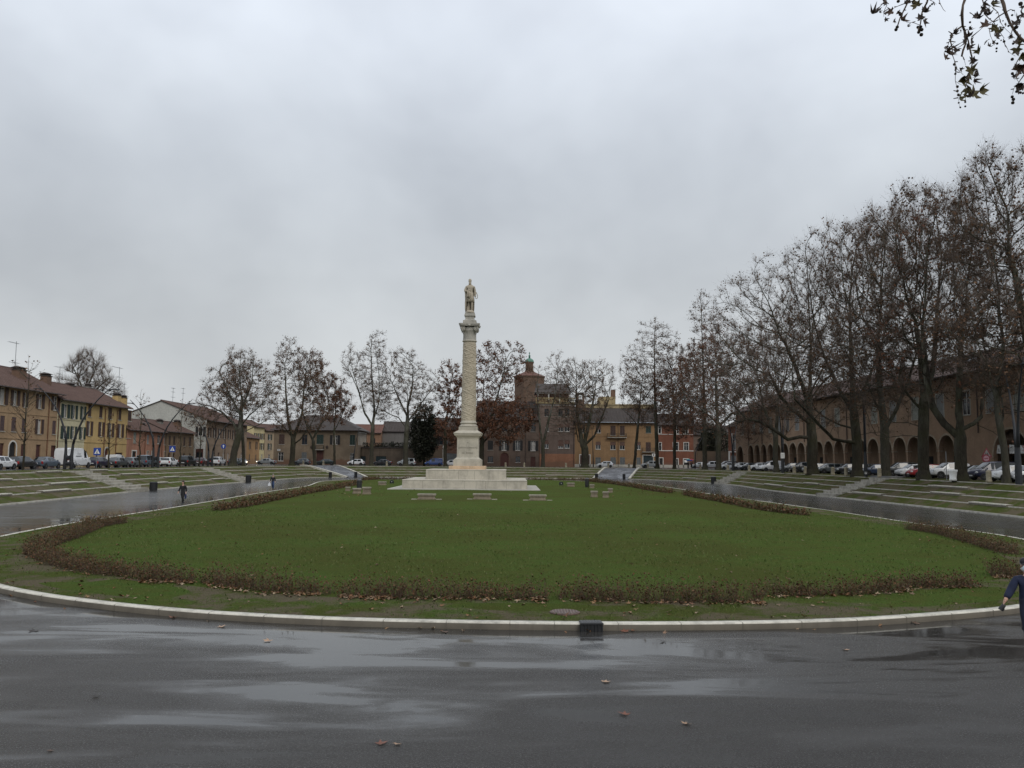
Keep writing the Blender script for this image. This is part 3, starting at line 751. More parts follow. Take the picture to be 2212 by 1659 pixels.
RT_('tallest plane tree whose crown reaches in from beyond the right picture edge', ZS, [[(2380, 1360), (2370, 1100), (2350, 700), (2300, 350), (2230, 50), (2160, -350), (2080, -700)], [(2340, 650), (2200, 450), (2100, 330), (2000, 250)], [(2290, 300), (2180, 100), (2050, -100)]],
    [(2210, 470, 95, 160), (2240, 700, 110, 180), (2140, 400, 45, 90)], R=.6, seed=18, nA=2300, leaves=4500, twn=4200, Y=74)
# far right corner
def FT(label, Y, zo, limbs, env, **k):
    l = [D_(zo, *p) for p in limbs]; plane_tree(label, Y, l[0][0], l, env, group='plane trees along the far side', **k)
FT('very tall sparse plane tree rising above the others at the far right corner', 180, ZR, [[(960, 1228), (958, 1000), (955, 700), (945, 350), (935, 100), (930, -150), (918, -320)], [(950, 600), (900, 400), (850, 200)]],
   [(1522, 690, 38, 66), (1520, 800, 62, 80), (1500, 880, 70, 60)], R=.5, seed=21, nA=1500, leaves=3200, twn=3600, bark='bark_pale')
FT('thick pale trunked plane tree with rusty leaves in front of the shop house', 172, ZR, [[(1080, 1232), (1078, 1050), (1075, 860), (1060, 620), (1055, 350)], [(1070, 840), (960, 720), (860, 640), (790, 600)], [(1070, 850), (1200, 740), (1290, 770)]],
   [(1565, 810, 95, 115), (1510, 850, 75, 90), (1610, 880, 90, 70)], R=.55, seed=22, nA=2300, leaves=6500, twn=5200, leafmat='leaf_rust', bark='bark_pale')
FT('rusty leaved plane tree in front of the red house with white window frames', 188, ZR, [[(690, 1218), (692, 1000), (695, 800), (680, 600), (660, 350)], [(690, 760), (740, 640), (800, 500)]],
   [(1460, 835, 50, 88), (1475, 900, 55, 55)], R=.36, seed=23, nA=1200, leaves=5200, twn=3000, leafmat='leaf_rust', low=.5)
FT('tall straight plane tree in front of the join between the orange and the red house', 192, ZR, [[(540, 1222), (535, 1000), (525, 700), (515, 400), (515, 150), (520, -80)], [(525, 480), (420, 620), (330, 640)], [(520, 560), (600, 440), (660, 330)]],
   [(1415, 760, 52, 72), (1410, 850, 70, 60), (1390, 800, 40, 50)], R=.42, seed=24, nA=1400, leaves=3000, twn=2600)
FT('slim leaning plane tree left of the tall straight trunk by the far right ramp', 196, ZR, [[(335, 1222), (350, 1050), (370, 850), (390, 600), (410, 430)], [(370, 850), (300, 760), (230, 700)]],
   [(1385, 860, 50, 70), (1360, 800, 28, 50)], R=.32, seed=25, nA=800, leaves=1800, twn=1600)
FT('stout forked plane tree in front of the orange house, crown of many upright limbs', 201, ZE, [[(1560, 1210), (1562, 1110), (1560, 1020), (1555, 900), (1560, 700)], [(1550, 1040), (1500, 980), (1470, 820)], [(1570, 1030), (1640, 940), (1700, 780), (1760, 620)], [(1565, 1000), (1600, 800), (1640, 560)], [(1545, 1010), (1500, 760), (1490, 560)]],
   [(1262, 860, 64, 80), (1240, 830, 45, 55), (1295, 830, 40, 55)], R=.85, seed=26, nA=1700, leaves=2400, twn=3000)
FT('thin two-stemmed plane tree in front of the house with the yellow roof terrace', 202, ZE, [[(1190, 1210), (1192, 1100), (1190, 1020), (1170, 900), (1150, 700), (1140, 480)], [(1190, 1020), (1240, 800), (1290, 600), (1320, 350)], [(1180, 960), (1100, 880), (1060, 820)]],
   [(1205, 830, 40, 72), (1155, 850, 34, 70), (1225, 900, 50, 50)], R=.42, seed=27, nA=1100, leaves=1500, twn=2000, bark='bark_pale')
FT('plane tree thick with rust brown leaves just right of the monument column', 202, ZE, [[(650, 1210), (650, 1080), (655, 960), (660, 700), (670, 450)], [(655, 940), (740, 780), (800, 560), (860, 330)], [(655, 1000), (760, 900), (880, 830)], [(650, 950), (600, 760), (610, 540)]],
   [(1068, 800, 46, 66), (1105, 790, 34, 56), (1085, 905, 66, 56), (1040, 900, 34, 60)], R=.55, seed=28, nA=1500, leaves=7500, twn=2600, leafmat='leaf_rust', low=.8, lsz=.3)
FT('plane tree with reddish brown leaves just left of the monument column', 201, ZE, [[(330, 1200), (328, 1000), (330, 850), (360, 650), (380, 450)], [(330, 850), (420, 700), (440, 560)]],
   [(972, 830, 30, 54), (975, 920, 34, 56)], R=.4, seed=29, nA=900, leaves=3800, twn=1500, leafmat='leaf_rust', low=.6, lsz=.28)
FT('broad greyish plane tree in front of the garden wall, left of the dark evergreen', 200, ZC, [[(1915, 1198), (1916, 1050), (1925, 900), (1935, 720), (1930, 560)], [(1930, 880), (1860, 780), (1760, 740)], [(1930, 820), (2020, 690), (2110, 560), (2200, 470)], [(1930, 760), (1850, 600), (1790, 460)], [(1930, 700), (1980, 500), (1990, 330)]],
   [(868, 815, 44, 66), (905, 850, 48, 60), (835, 860, 38, 60)], R=.6, seed=30, nA=1500, leaves=1700, twn=3200, bark='bark_pale')
FT('slender plane tree forking low into tall upright stems beside the garages', 199, ZC, [[(1612, 1202), (1618, 1020), (1625, 880), (1640, 700), (1620, 450), (1610, 200), (1620, 60)], [(1622, 860), (1550, 720), (1520, 560), (1480, 420), (1440, 250)], [(1630, 800), (1690, 640), (1700, 420), (1680, 200)], [(1560, 740), (1490, 520), (1400, 330)]],
   [(812, 760, 22, 50), (790, 830, 26, 66), (757, 790, 20, 50), (820, 860, 24, 60)], R=.48, seed=31, nA=1200, leaves=1600, twn=2200, bark='bark_pale', dz=1.0)
FT('young plane tree with rusty leaves before the middle windows of the corner house', 192, ZC, [[(1290, 1185), (1288, 1050), (1285, 900), (1300, 720), (1310, 560)], [(1285, 900), (1350, 760), (1390, 640)]],
   [(722, 860, 30, 48), (735, 880, 30, 40)], R=.25, seed=32, nA=600, leaves=2200, twn=1200, leafmat='leaf_rust')
FT('pale leaning plane tree beside the red door of the corner house', 190, ZC, [[(1120, 1198), (1105, 1050), (1100, 960), (1180, 820), (1250, 720)], [(1105, 980), (1060, 860), (1020, 700)]],
   [(700, 860, 40, 60), (675, 820, 40, 60)], R=.36, seed=33, nA=900, leaves=2400, twn=1700, leafmat='leaf_rust', bark='bark_pale')
FT('large double crowned plane tree in front of the left end of the corner house', 184, ZC, [[(912, 1198), (920, 1080), (925, 980), (880, 800), (860, 560), (850, 300)], [(925, 990), (1000, 740), (1010, 540), (1030, 330)], [(930, 1010), (1000, 970), (1090, 860)], [(925, 960), (830, 840), (780, 800)]],
   [(622, 800, 34, 70), (662, 820, 42, 66), (620, 890, 50, 50), (672, 900, 45, 40)], R=.55, seed=34, nA=1600, leaves=3600, twn=2800)
FT('slim pale plane tree close behind the leaning trunk on the left', 168, ZC, [[(488, 1195), (486, 1050), (478, 940), (470, 800), (480, 600)]],
   [(512, 850, 36, 60)], R=.3, seed=35, nA=600, leaves=700, twn=1200, bark='bark_pale')
FT('big spreading plane tree with a leaning trunk and pale limbs on the left', 160, ZC, [[(390, 1200), (405, 1080), (440, 960), (465, 800), (470, 600), (450, 380)], [(450, 930), (380, 820), (250, 720), (130, 660), (40, 650)], [(460, 870), (560, 760), (660, 690), (760, 620)], [(455, 940), (600, 840), (680, 780)], [(462, 760), (360, 560), (280, 380)], [(470, 700), (580, 480), (610, 260)]],
   [(500, 840, 62, 70), (440, 890, 44, 42), (560, 850, 46, 66), (520, 790, 44, 44)], R=.62, seed=36, nA=1900, leaves=2300, twn=3600, bark='bark_pale', low=.4)
# bare round tree behind the left roofs
FT('bare round crowned tree rising behind the roofs of the left houses', 175, Z0, [[(740, 1000), (742, 700), (745, 560), (750, 480)], [(745, 620), (660, 480), (620, 380)], [(745, 640), (850, 520), (950, 430)], [(742, 560), (700, 400), (690, 300)], [(745, 560), (800, 380), (800, 280)]],
   [(186, 815, 46, 54), (228, 850, 32, 38), (155, 850, 32, 40)], R=.7, seed=41, nA=1900, leaves=0, twn=2600, name='bare_tree', wob=.06, up=.35, tw=.012, twL=2.0, upb=.9)

# young street trees on the left
def young_tree(label, base, Xl, toptip, seed, nt=34, leaves=90, side=1.7):
    u, v = base; Y = Xl * FPX / (u - 1106); b = aty(u, v, Y); t = aty(toptip[0], toptip[1], Y)
    H = t[2] - ZU; g = np.random.RandomState(seed)
    P = [np.array([0, 0, -.1])]; par = [-1]; R = [.11]
    n = 16
    for i in range(1, n + 1):
        f = i / n; P.append(np.array([(t[0] - b[0]) * f + g.normal(0, .04), g.normal(0, .04), H * f])); par.append(len(P) - 2); R.append(.11 * (1 - f) + .014)
    for k in range(nt):
        i = g.randint(4, n - 1); az = g.uniform(0, 2*PI); f = i / n; L = side * (1.1 - .7 * f) * g.uniform(.5, 1.2); prev = i; p = P[i].copy(); sl = g.uniform(.45, .8)
        for s in range(3):
            p = p + np.array([math.cos(az), math.sin(az), sl * (1 + .35 * s)]) * L / 3 + g.normal(0, .04, 3); P.append(p.copy()); par.append(prev); prev = len(P) - 1; R.append(.022 - .005 * s)
    P = np.array(P); par = np.array(par); R = np.array(R); V, Qd, din = tubes(P, par, R)
    root = thing('young_tree', label, 'tree', (b[0], Y, ZU - .03), 0, 'young trees along the left street')
    link('trunk', np_mesh('trunk', V, Qd, None, [MAT['bark']], None, True), root)
    ch = np.zeros(len(P), int); np.add.at(ch, par[1:], 1)
    tV, tT, S0, d, ln = twigs(seed, P, din, R, ch, 170, .6, .008, .03)
    lV, lT = leafcloud(seed, S0, d, ln, leaves, .2)
    link('crown', np_mesh('crown', np.concatenate([tV, lV]), None, np.concatenate([tT, lT + len(tV)]), [MAT['twig'], MAT['leaf_brown']], np.r_[np.zeros(len(tT), int), np.ones(len(lT), int)]), root)
young_tree('young street tree in front of the ochre house, its tip above the eaves', Q(Z0, 205, 1215), -52.5, Q(Z0, 258, 250), 51, 46, 130, 2.4)
young_tree('young street tree in front of the bright yellow house', Q(Z0, 957, 1205), -52.5, Q(Z0, 965, 655), 52, 24, 70, 1.3)
young_tree('young street tree in front of the pink low house', Q(Z0, 1230, 1200), -52.5, Q(Z0, 1245, 535), 53, 30, 90, 1.5)
young_tree('young street tree in front of the low brown house beside the crossing sign', Q(Z0, 1588, 1198), -52.5, Q(Z0, 1605, 640), 54, 28, 80, 1.5)
young_tree('young street tree in front of the white gable wall', Q(Z0, 1758, 1196), -52.5, Q(Z0, 1775, 730), 55, 26, 70, 1.6)

# dark evergreens
def evergreen(label, Y, env, seed, n=9000, name='evergreen_tree', group=None, sz=.42):
    g = np.random.RandomState(seed); uc = sum(e[0] for e in env) / len(env); bx = aty(uc, 1000, Y)[0]; k = Y / FPX
    root = thing(name, label, 'tree', (bx, Y, ZU), 0, group)
    H = max(aty(e[0], e[1] - e[3], Y)[2] for e in env) - ZU
    mb = MB(); mb.tube([(0, 0, -.1), (.05, 0, H * .4), (0, 0, H * .9)], [.28, .2, .05], 8); mb.build('trunk', MAT['bark'], root, True)
    V = []; tot = sum(e[2] * e[3] for e in env)
    pos = []
    for (u, v, ru, rv) in env:
        c = aty(u, v, Y); m = int(n * ru * rv / tot); d = norm(g.normal(size=(m, 3))); q = g.uniform(.55, 1, (m, 1)) ** .6
        lump = 1 + .16 * np.sin(d[:, :1] * 9 + 1) * np.sin(d[:, 2:] * 8 + seed) + .1 * np.sin(d[:, 1:2] * 15)
        pos.append(np.array([c[0] - bx, 0, c[2] - ZU]) + d * q * lump * np.array([ru * k, ru * k, rv * k]))
    pos = np.concatenate(pos); z0 = np.zeros_like(pos); dd = norm(g.normal(size=pos.shape)); ln = np.full((len(pos), 1), .05)
    lV, lT = leafcloud(seed, pos, dd, ln, len(pos), sz)
    link('crown', np_mesh('crown', lV, None, lT, [MAT['leaf_ever']]), root)
evergreen('dark dense evergreen tree behind the garden wall left of the column', 212, [(*Q(ZC, 2075, 900), 30, 64), (*Q(ZC, 2040, 960), 22, 46), (*Q(ZC, 2120, 940), 20, 46)], 61)
evergreen('dark evergreen tree behind the wall between the two red houses', 232, [(*Q(ZG, 1460, 690), 24, 40), (*Q(ZG, 1390, 780), 20, 30), (*Q(ZG, 1600, 740), 26, 40)], 62, 7000)

# ------------------------------------------------------------------ rose hedges round the lawn
def hedge(label, pl, hgt, wid, seed, dens=1.0, dir_=0):
    P = [np.array(at(u, v, KZ + .05)[:2]) for u, v in pl]; segs = [np.linalg.norm(b - a) for a, b in zip(P[:-1], P[1:])]; L = sum(segs)
    g = np.random.RandomState(seed); c = np.concatenate([[0], np.cumsum(segs)])
    mid = P[len(P) // 2]; far = mid[1] > 60
    ns = int(L * (130 if not far else 26) * dens); nl = int(L * (620 if not far else 130) * dens)
    # clumps
    ncl = max(2, int(L / (.38 if not far else .2))); cp = (np.arange(ncl) + g.uniform(0, 1, ncl)) * L / ncl; chh = g.uniform(.55, 1.15, ncl)
    def pick(n):
        k = g.randint(0, ncl, n); t = np.clip(cp[k] + g.normal(0, .32, n), 0, L); i = np.clip(np.searchsorted(c, t) - 1, 0, len(segs) - 1)
        f = (t - c[i]) / np.array(segs)[i]; A = np.array(P)[i]; B = np.array(P)[i + 1]; xy = A + (B - A) * f[:, None]
        d = norm(B - A); nn = np.stack([-d[:, 1], d[:, 0]], 1); toc = np.array([CX0, CY0]) - xy; nn = nn * np.sign((nn * toc).sum(1))[:, None]
        return xy + nn * (g.uniform(0, 1, n) * wid)[:, None], chh[k]
    hgt *= 1.0; wid *= .75; nl = int(nl * .8)
    org = mid; root = thing('rose_hedge', label, 'hedge', (org[0], org[1], lawn_h(*org)), 0, 'low rose hedges round the lawn')
    z0 = lawn_h(*org)
    xy, hh = pick(ns); zz = np.array([lawn_h(*p) for p in xy]) - z0
    S0 = np.c_[xy - org, zz - .02]; d = norm(np.c_[g.normal(0, .38, (ns, 2)), np.ones(ns)]); ln = (hgt * hh * g.uniform(.5, 1.2, ns))[:, None]
    w = .006 if not far else .014
    a = norm(np.cross(d, np.array([.3, .9, .1]))) * w; b = norm(np.cross(d, a)) * w
    V = np.stack([S0 + a, S0 - a * .5 + b * .87, S0 - a * .5 - b * .87, S0 + d * ln], 1).reshape(-1, 3)
    T = (np.arange(ns)[:, None, None] * 4 + np.array([[0, 1, 3], [1, 2, 3], [2, 0, 3]])[None]).reshape(-1, 3)
    link('stems', np_mesh('stems', V, None, T, [MAT['rose_stem']]), root)
    k = g.randint(0, ns, nl); lV, lT = leafcloud(seed, S0, d, ln, nl, .055 if not far else .15)
    link('leaves', np_mesh('leaves', lV, None, lT, [MAT['rose_leaf']]), root)
    return P
HEDGES = []
def H(label, zo, p, h, w, seed, dens=1.0): HEDGES.append(hedge(label, D_(zo, *p), h, w, seed, dens))
H('curved rose hedge at the left end of the lawn, bending round its corner', ZI, [(750, 232), (560, 262), (380, 335), (215, 390), (140, 425), (230, 470), (380, 520), (560, 562), (840, 588), (895, 604)], .62, 1.0, 71, 1.2)
H('short rose hedge between two bare gaps at the left front of the lawn', ZI, [(915, 608), (1130, 618), (1240, 614)], .58, .8, 72)
H('front rose hedge left of the middle, dark twiggy bushes beside a bare patch', ZI, [(1270, 612), (1430, 645), (1700, 668), (1900, 680), (2080, 688)], .6, .9, 73)
H('small rose hedge at the front of the lawn just left of the middle', ZJ, [(150, 268), (330, 276), (480, 284)], .6, .8, 74)
H('front rose hedge in the middle of the lawn edge with red leaves beneath', ZJ, [(500, 288), (760, 288), (920, 290), (1280, 298), (1370, 298)], .6, .9, 75)
H('front rose hedge behind the drain inlet and manhole cover', ZJ, [(1440, 296), (1800, 305), (2240, 310), (2560, 306), (2635, 306)], .62, .9, 76)
H('front rose hedge at the right front of the lawn', ZK, [(-640, 1092), (-200, 1094), (230, 1090), (580, 1070), (640, 1040), (1000, 1032), (1300, 1022)], .58, .9, 77)
H('dense rose hedge at the right picture edge behind the man with the cap', ZK, [(1380, 925), (1560, 935), (1800, 930)], .62, 1.2, 78, 1.3)
H('rose hedge along the right kerb near the right picture edge', ZK, [(1660, 740), (1480, 690), (1300, 635), (1000, 560), (720, 520)], .62, 1.0, 79)
H('far rose hedge run along the right road, ending in bare soil', ZR, [(1890, 1645), (1500, 1592), (1200, 1535), (820, 1460)], .6, 1.1, 80, 1.3)
H('far rose hedge run along the right road behind the stone benches', ZR, [(690, 1448), (480, 1415), (230, 1372), (-60, 1335)], .6, 1.2, 81, 1.3)
H('far rose hedge across the back of the lawn right of the monument', ZE, [(1080, 1322), (1300, 1326), (1560, 1328), (1700, 1330)], .6, 1.5, 82)
H('far rose hedge across the back of the lawn left of the monument', ZC, [(2190, 1322), (1900, 1320), (1640, 1318), (1520, 1330)], .6, 1.5, 83)
H('long rose hedge along the left road in front of the walker with the white bag', ZC, [(190, 1600), (450, 1562), (700, 1508), (1000, 1448), (1300, 1400), (1480, 1362)], .65, 1.2, 84, 1.4)

# bare soil strips under the front hedges, fallen leaves, tufts of grass
g = np.random.RandomState(91)
LP = []
for i, P_ in enumerate(HEDGES):
    m = 150 if P_[0][1] < 60 else 60
    if i in (7, 8): m = 120
    for _ in range(m):
        k = g.randint(0, len(P_) - 1); f = g.rand(); p = P_[k] + (P_[k+1] - P_[k]) * f
        d = P_[k+1] - P_[k]; nn = np.array([-d[1], d[0]]) / np.linalg.norm(d); toc = np.array([CX0, CY0]) - p
        if nn.dot(toc) > 0: nn = -nn
        LP.append(p + nn * g.normal(.0, .22))
for _ in range(1150):
    th = g.uniform(-PI, PI); f = g.uniform(.15, 1) ** .5; r_ = np.interp(th, TH, RI) * f * .985; x, y = CX0 + r_ * math.sin(th), CY0 + r_ * math.cos(th)
    if y < 60 or g.rand() < .3: LP.append(np.array([x, y]))
for _ in range(140):
    th = g.normal(PI, .28); th = th if th <= PI else th - 2*PI; r_ = np.interp(th, TH, RI) - g.uniform(.3, 2.2); LP.append(np.array([CX0 + r_ * math.sin(th), CY0 + r_ * math.cos(th)]))
def leaf_poly(s, curl, g):
    out = []
    for k in range(10):
        t = 2*PI*k/10; q = s * (1.0 if k % 2 == 0 else .45) * (1.15 if k in (0, 2, 8) else .8); out.append((q*math.cos(t), q*math.sin(t), curl * abs(math.sin(t)) * s + .1 * s * g.rand()))
    return out
ng = len(LP)
for _ in range(55):
    th = PI + g.uniform(-.6, .6); th = th if th <= PI else th - 2*PI; r_ = np.interp(th, TH, RI) + abs(g.normal(.06, .16)) + .03; LP.append(np.array([CX0 + r_ * math.sin(th), CY0 + r_ * math.cos(th)]))
V = []; T = []
for iq, p in enumerate(LP):
    s = g.uniform(.04, .09) * (1 if p[1] < 60 else 1.5); a = g.uniform(0, 2*PI); pl = leaf_poly(s, g.uniform(.1, .6), g); z = lawn_h(p[0], p[1]) + .025 if iq < ng else .008; b = len(V); tl = g.normal(0, .25, 2)
    V.append((p[0], p[1], z))
    for (x, y, h) in pl: X, Yy = x*math.cos(a)-y*math.sin(a), x*math.sin(a)+y*math.cos(a); V.append((p[0]+X, p[1]+Yy, z + h + max(-.02, X*tl[0]+Yy*tl[1])))
    T += [(b, b+1+k, b+1+(k+1) % 10) for k in range(10)]
lo = link('leaf_litter', np_mesh('leaf_litter', V, None, T, [MAT['litter']])); tag(lo, 'scattered brown fallen leaves lying on the lawn and under the rose hedges', 'leaves', None, 'stuff')
N = 190000
th = g.uniform(-PI, PI, N * 4); f = np.sqrt(g.uniform(0, 1, N * 4)); r_ = np.interp(th, TH, RI) * f - .27; x = CX0 + r_ * np.sin(th); y = CY0 + r_ * np.cos(th)
keep = (y < 62) & (g.rand(N * 4) < np.clip(24 / np.maximum(y, 10), 0, 1) ** 1.3) & (np.abs(x) < .63 * y + 2)
pn = np.sin(x * .9 + np.sin(y * .7) * 2) * np.sin(y * 1.1 + np.sin(x * .5) * 2) + .5 * np.sin(x * 2.3 + 1) * np.sin(y * 2.9)
keep &= pn > g.uniform(-1.1, .35, N * 4)
x, y = x[keep][:N], y[keep][:N]; n = len(x)
z = np.array([lawn_h(a, b) for a, b in zip(x, y)]); hgt = g.uniform(.025, .065, n) * (1 + .4 * np.clip(y / 40, 0, 1)); w = g.uniform(.008, .016, n) * (1 + y / 50); a = g.uniform(0, 2*PI, n)
lean = g.normal(0, .035, (n, 2))
V = np.stack([np.stack([x - w*np.cos(a), y - w*np.sin(a), z - .01], 1), np.stack([x + w*np.cos(a), y + w*np.sin(a), z - .01], 1), np.stack([x + lean[:, 0], y + lean[:, 1], z + hgt], 1)], 1).reshape(-1, 3)
go = link('grass', np_mesh('grass', V, None, np.arange(3 * n).reshape(-1, 3), [MAT['blade']])); tag(go, 'short green grass growing on the oval lawn', 'grass', None, 'stuff')
# ------------------------------------------------------------------ buildings
MAT['tile'] = tiles('terracotta tiles', (.13, .075, .06))
MAT['tile_dark'] = tiles('dark roof tiles', (.075, .058, .05))
MAT['tile_red'] = tiles('red roof tiles', (.19, .085, .06))
MAT['soffit'] = simple('timber eaves', (.05, .036, .028), .9, .4, 4)
MAT['pipe'] = simple('copper pipe', (.14, .06, .03), .5, .3, 3)
MAT['pipe_dark'] = simple('dark pipe', (.05, .035, .03), .5, .3, 3)
def louvre(name, c):
    t = NT(name); v = t.coord(); w = t.node('ShaderNodeTexWave', wave_type='BANDS', bands_direction='Z'); w.inputs['Scale'].default_value = 3.2; w.inputs['Distortion'].default_value = .2; t.lk(v, w.inputs['Vector'])
    n = t.noise(v, 2, 5, .7)
    a = t.ramp(n, [(.3, sc(c, .7)), (.7, sc(c, 1.25))]); a = t.mix(t.ramp(w.outputs['Fac'], [(.1, .6), (.5, 0.0)]), a, sc(c, .35)); t.col(a); t.rough(.6); t.bump(w.outputs['Fac'], .5, .02); return t.m
MAT['sh_brown'] = louvre('brown shutter', (.060, .030, .022)); MAT['sh_green'] = louvre('green shutter', (.014, .036, .028)); MAT['sh_plum'] = louvre('plum shutter', (.085, .05, .05))
MAT['sh_black'] = louvre('black shutter', (.014, .013, .013)); MAT['sh_grey'] = louvre('grey shutter', (.13, .14, .14)); MAT['sh_teal'] = louvre('dark teal door', (.010, .028, .034)); MAT['sh_red'] = louvre('red brown door', (.085, .026, .018))
MAT['blind'] = louvre('roller blind', (.14, .075, .055)); MAT['sh_paleg'] = louvre('pale green shutter', (.30, .31, .27)); MAT['sh_lgrey'] = louvre('pale grey shutter', (.24, .245, .24))
MAT['frame_white'] = simple('white window frame', (.66, .64, .60), .6, .12, 3); MAT['frame_brown'] = simple('brown window frame', (.07, .042, .03), .6); MAT['sill'] = stone('stone sill', (.42, .40, .35), .5)
MAT['curtain'] = simple('white curtain', (.40, .38, .35), .9, .2, 4)
MAT['iron'] = simple('dark iron', (.02, .02, .02), .6)
MAT['dark_in'] = simple('dark interior', (.012, .011, .010), .95)
MAT['metal'] = simple('aerial metal', (.18, .19, .20), .4)
MAT['gutter'] = simple('pale gutter', (.42, .47, .54), .4)
MAT['trim_white'] = stone('white trim', (.62, .60, .55), .3)

def text(name, body, size, m, parent, loc, align='LEFT', sp=1.0, ext=0.0):
    fc = bpy.data.curves.new(name, 'FONT'); fc.body = body; fc.size = size; fc.align_x = align; fc.space_character = sp; fc.extrude = ext
    o = bpy.data.objects.new(name, fc); COL.objects.link(o); dg = bpy.context.evaluated_depsgraph_get(); me = bpy.data.meshes.new_from_object(o.evaluated_get(dg)); me.name = name; me.materials.clear(); me.materials.append(m)
    bpy.data.objects.remove(o); bpy.data.curves.remove(fc); o = link(name, me, parent); o.location = loc; o.rotation_euler = (PI/2, 0, 0); return o

class Fac:
    def __init__(s, p0, p1):
        s.p0 = p0; s.p1 = p1; dx, dy = p1[0]-p0[0], p1[1]-p0[1]; s.L = math.hypot(dx, dy); s.e = (dx/s.L, dy/s.L); s.rz = math.atan2(dy, dx)
    def loc(s, zo, X, Y):
        u, v = Q(zo, X, Y); d = ray(u, v); px, py = s.p0; ex, ey = s.e
        det = d[0] * -ey - d[1] * -ex; t = (px * -ey - py * -ex) / det; q = (d[0] * py - d[1] * px) / det
        return q, EYE + d[2] * t - ZU
    def rect(s, zo, r):
        X0, Y0, X1, Y1 = r[:4]; xm = (X0 + X1) / 2
        x0 = s.loc(zo, X0, Y0)[0]; x1 = s.loc(zo, X1, Y0)[0]; z1 = s.loc(zo, xm, Y0)[1]; z0 = s.loc(zo, xm, Y1)[1]
        return [x0, x1, max(0.0, z0), z1]

def wall_front(mb, W_, H_, ops, y=0.0, rev=.2, mi=0, x00=0.0):
    xs = sorted({x00, W_} | {o[0] for o in ops} | {o[1] for o in ops}); zs = sorted({-.3, H_} | {o[2] for o in ops} | {o[3] for o in ops})
    xs = [x for x in xs if x00 <= x <= W_]; zs = [z for z in zs if -.3 <= z <= H_]
    for i in range(len(xs) - 1):
        for j in range(len(zs) - 1):
            cx, cz = (xs[i]+xs[i+1])/2, (zs[j]+zs[j+1])/2
            if any(o[0] < cx < o[1] and o[2] < cz < o[3] for o in ops): continue
            mb.add([(xs[i], y, zs[j]), (xs[i+1], y, zs[j]), (xs[i+1], y, zs[j+1]), (xs[i], y, zs[j+1])], [(0, 1, 2, 3)], mi)
    for o in ops:
        x0, x1, z0, z1 = o[:4]; arch = len(o) > 5 and o[5]
        zt = z1 - (x1 - x0) / 2 if arch else z1
        mb.add([(x0,y,z0),(x0,y+rev,z0),(x0,y+rev,zt),(x0,y,zt)], [(3,2,1,0)], mi); mb.add([(x1,y,z0),(x1,y+rev,z0),(x1,y+rev,zt),(x1,y,zt)], [(0,1,2,3)], mi)
        if z0 > .01: mb.add([(x0,y,z0),(x1,y,z0),(x1,y+rev,z0),(x0,y+rev,z0)], [(3,2,1,0)], mi)
        if not arch: mb.add([(x0,y,z1),(x1,y,z1),(x1,y+rev,z1),(x0,y+rev,z1)], [(0,1,2,3)], mi)
        else:
            n = 12; c = (x0+x1)/2; r = (x1-x0)/2; A = [(c - r*math.cos(PI*i/n), zt + r*math.sin(PI*i/n)) for i in range(n+1)]
            for (a, b) in zip(A[:-1], A[1:]):
                mb.add([(a[0],y,a[1]),(b[0],y,b[1]),(b[0],y,z1),(a[0],y,z1)], [(0,1,2,3)], mi)
                mb.add([(a[0],y,a[1]),(b[0],y,b[1]),(b[0],y+rev,b[1]),(a[0],y+rev,a[1])], [(3,2,1,0)], mi)

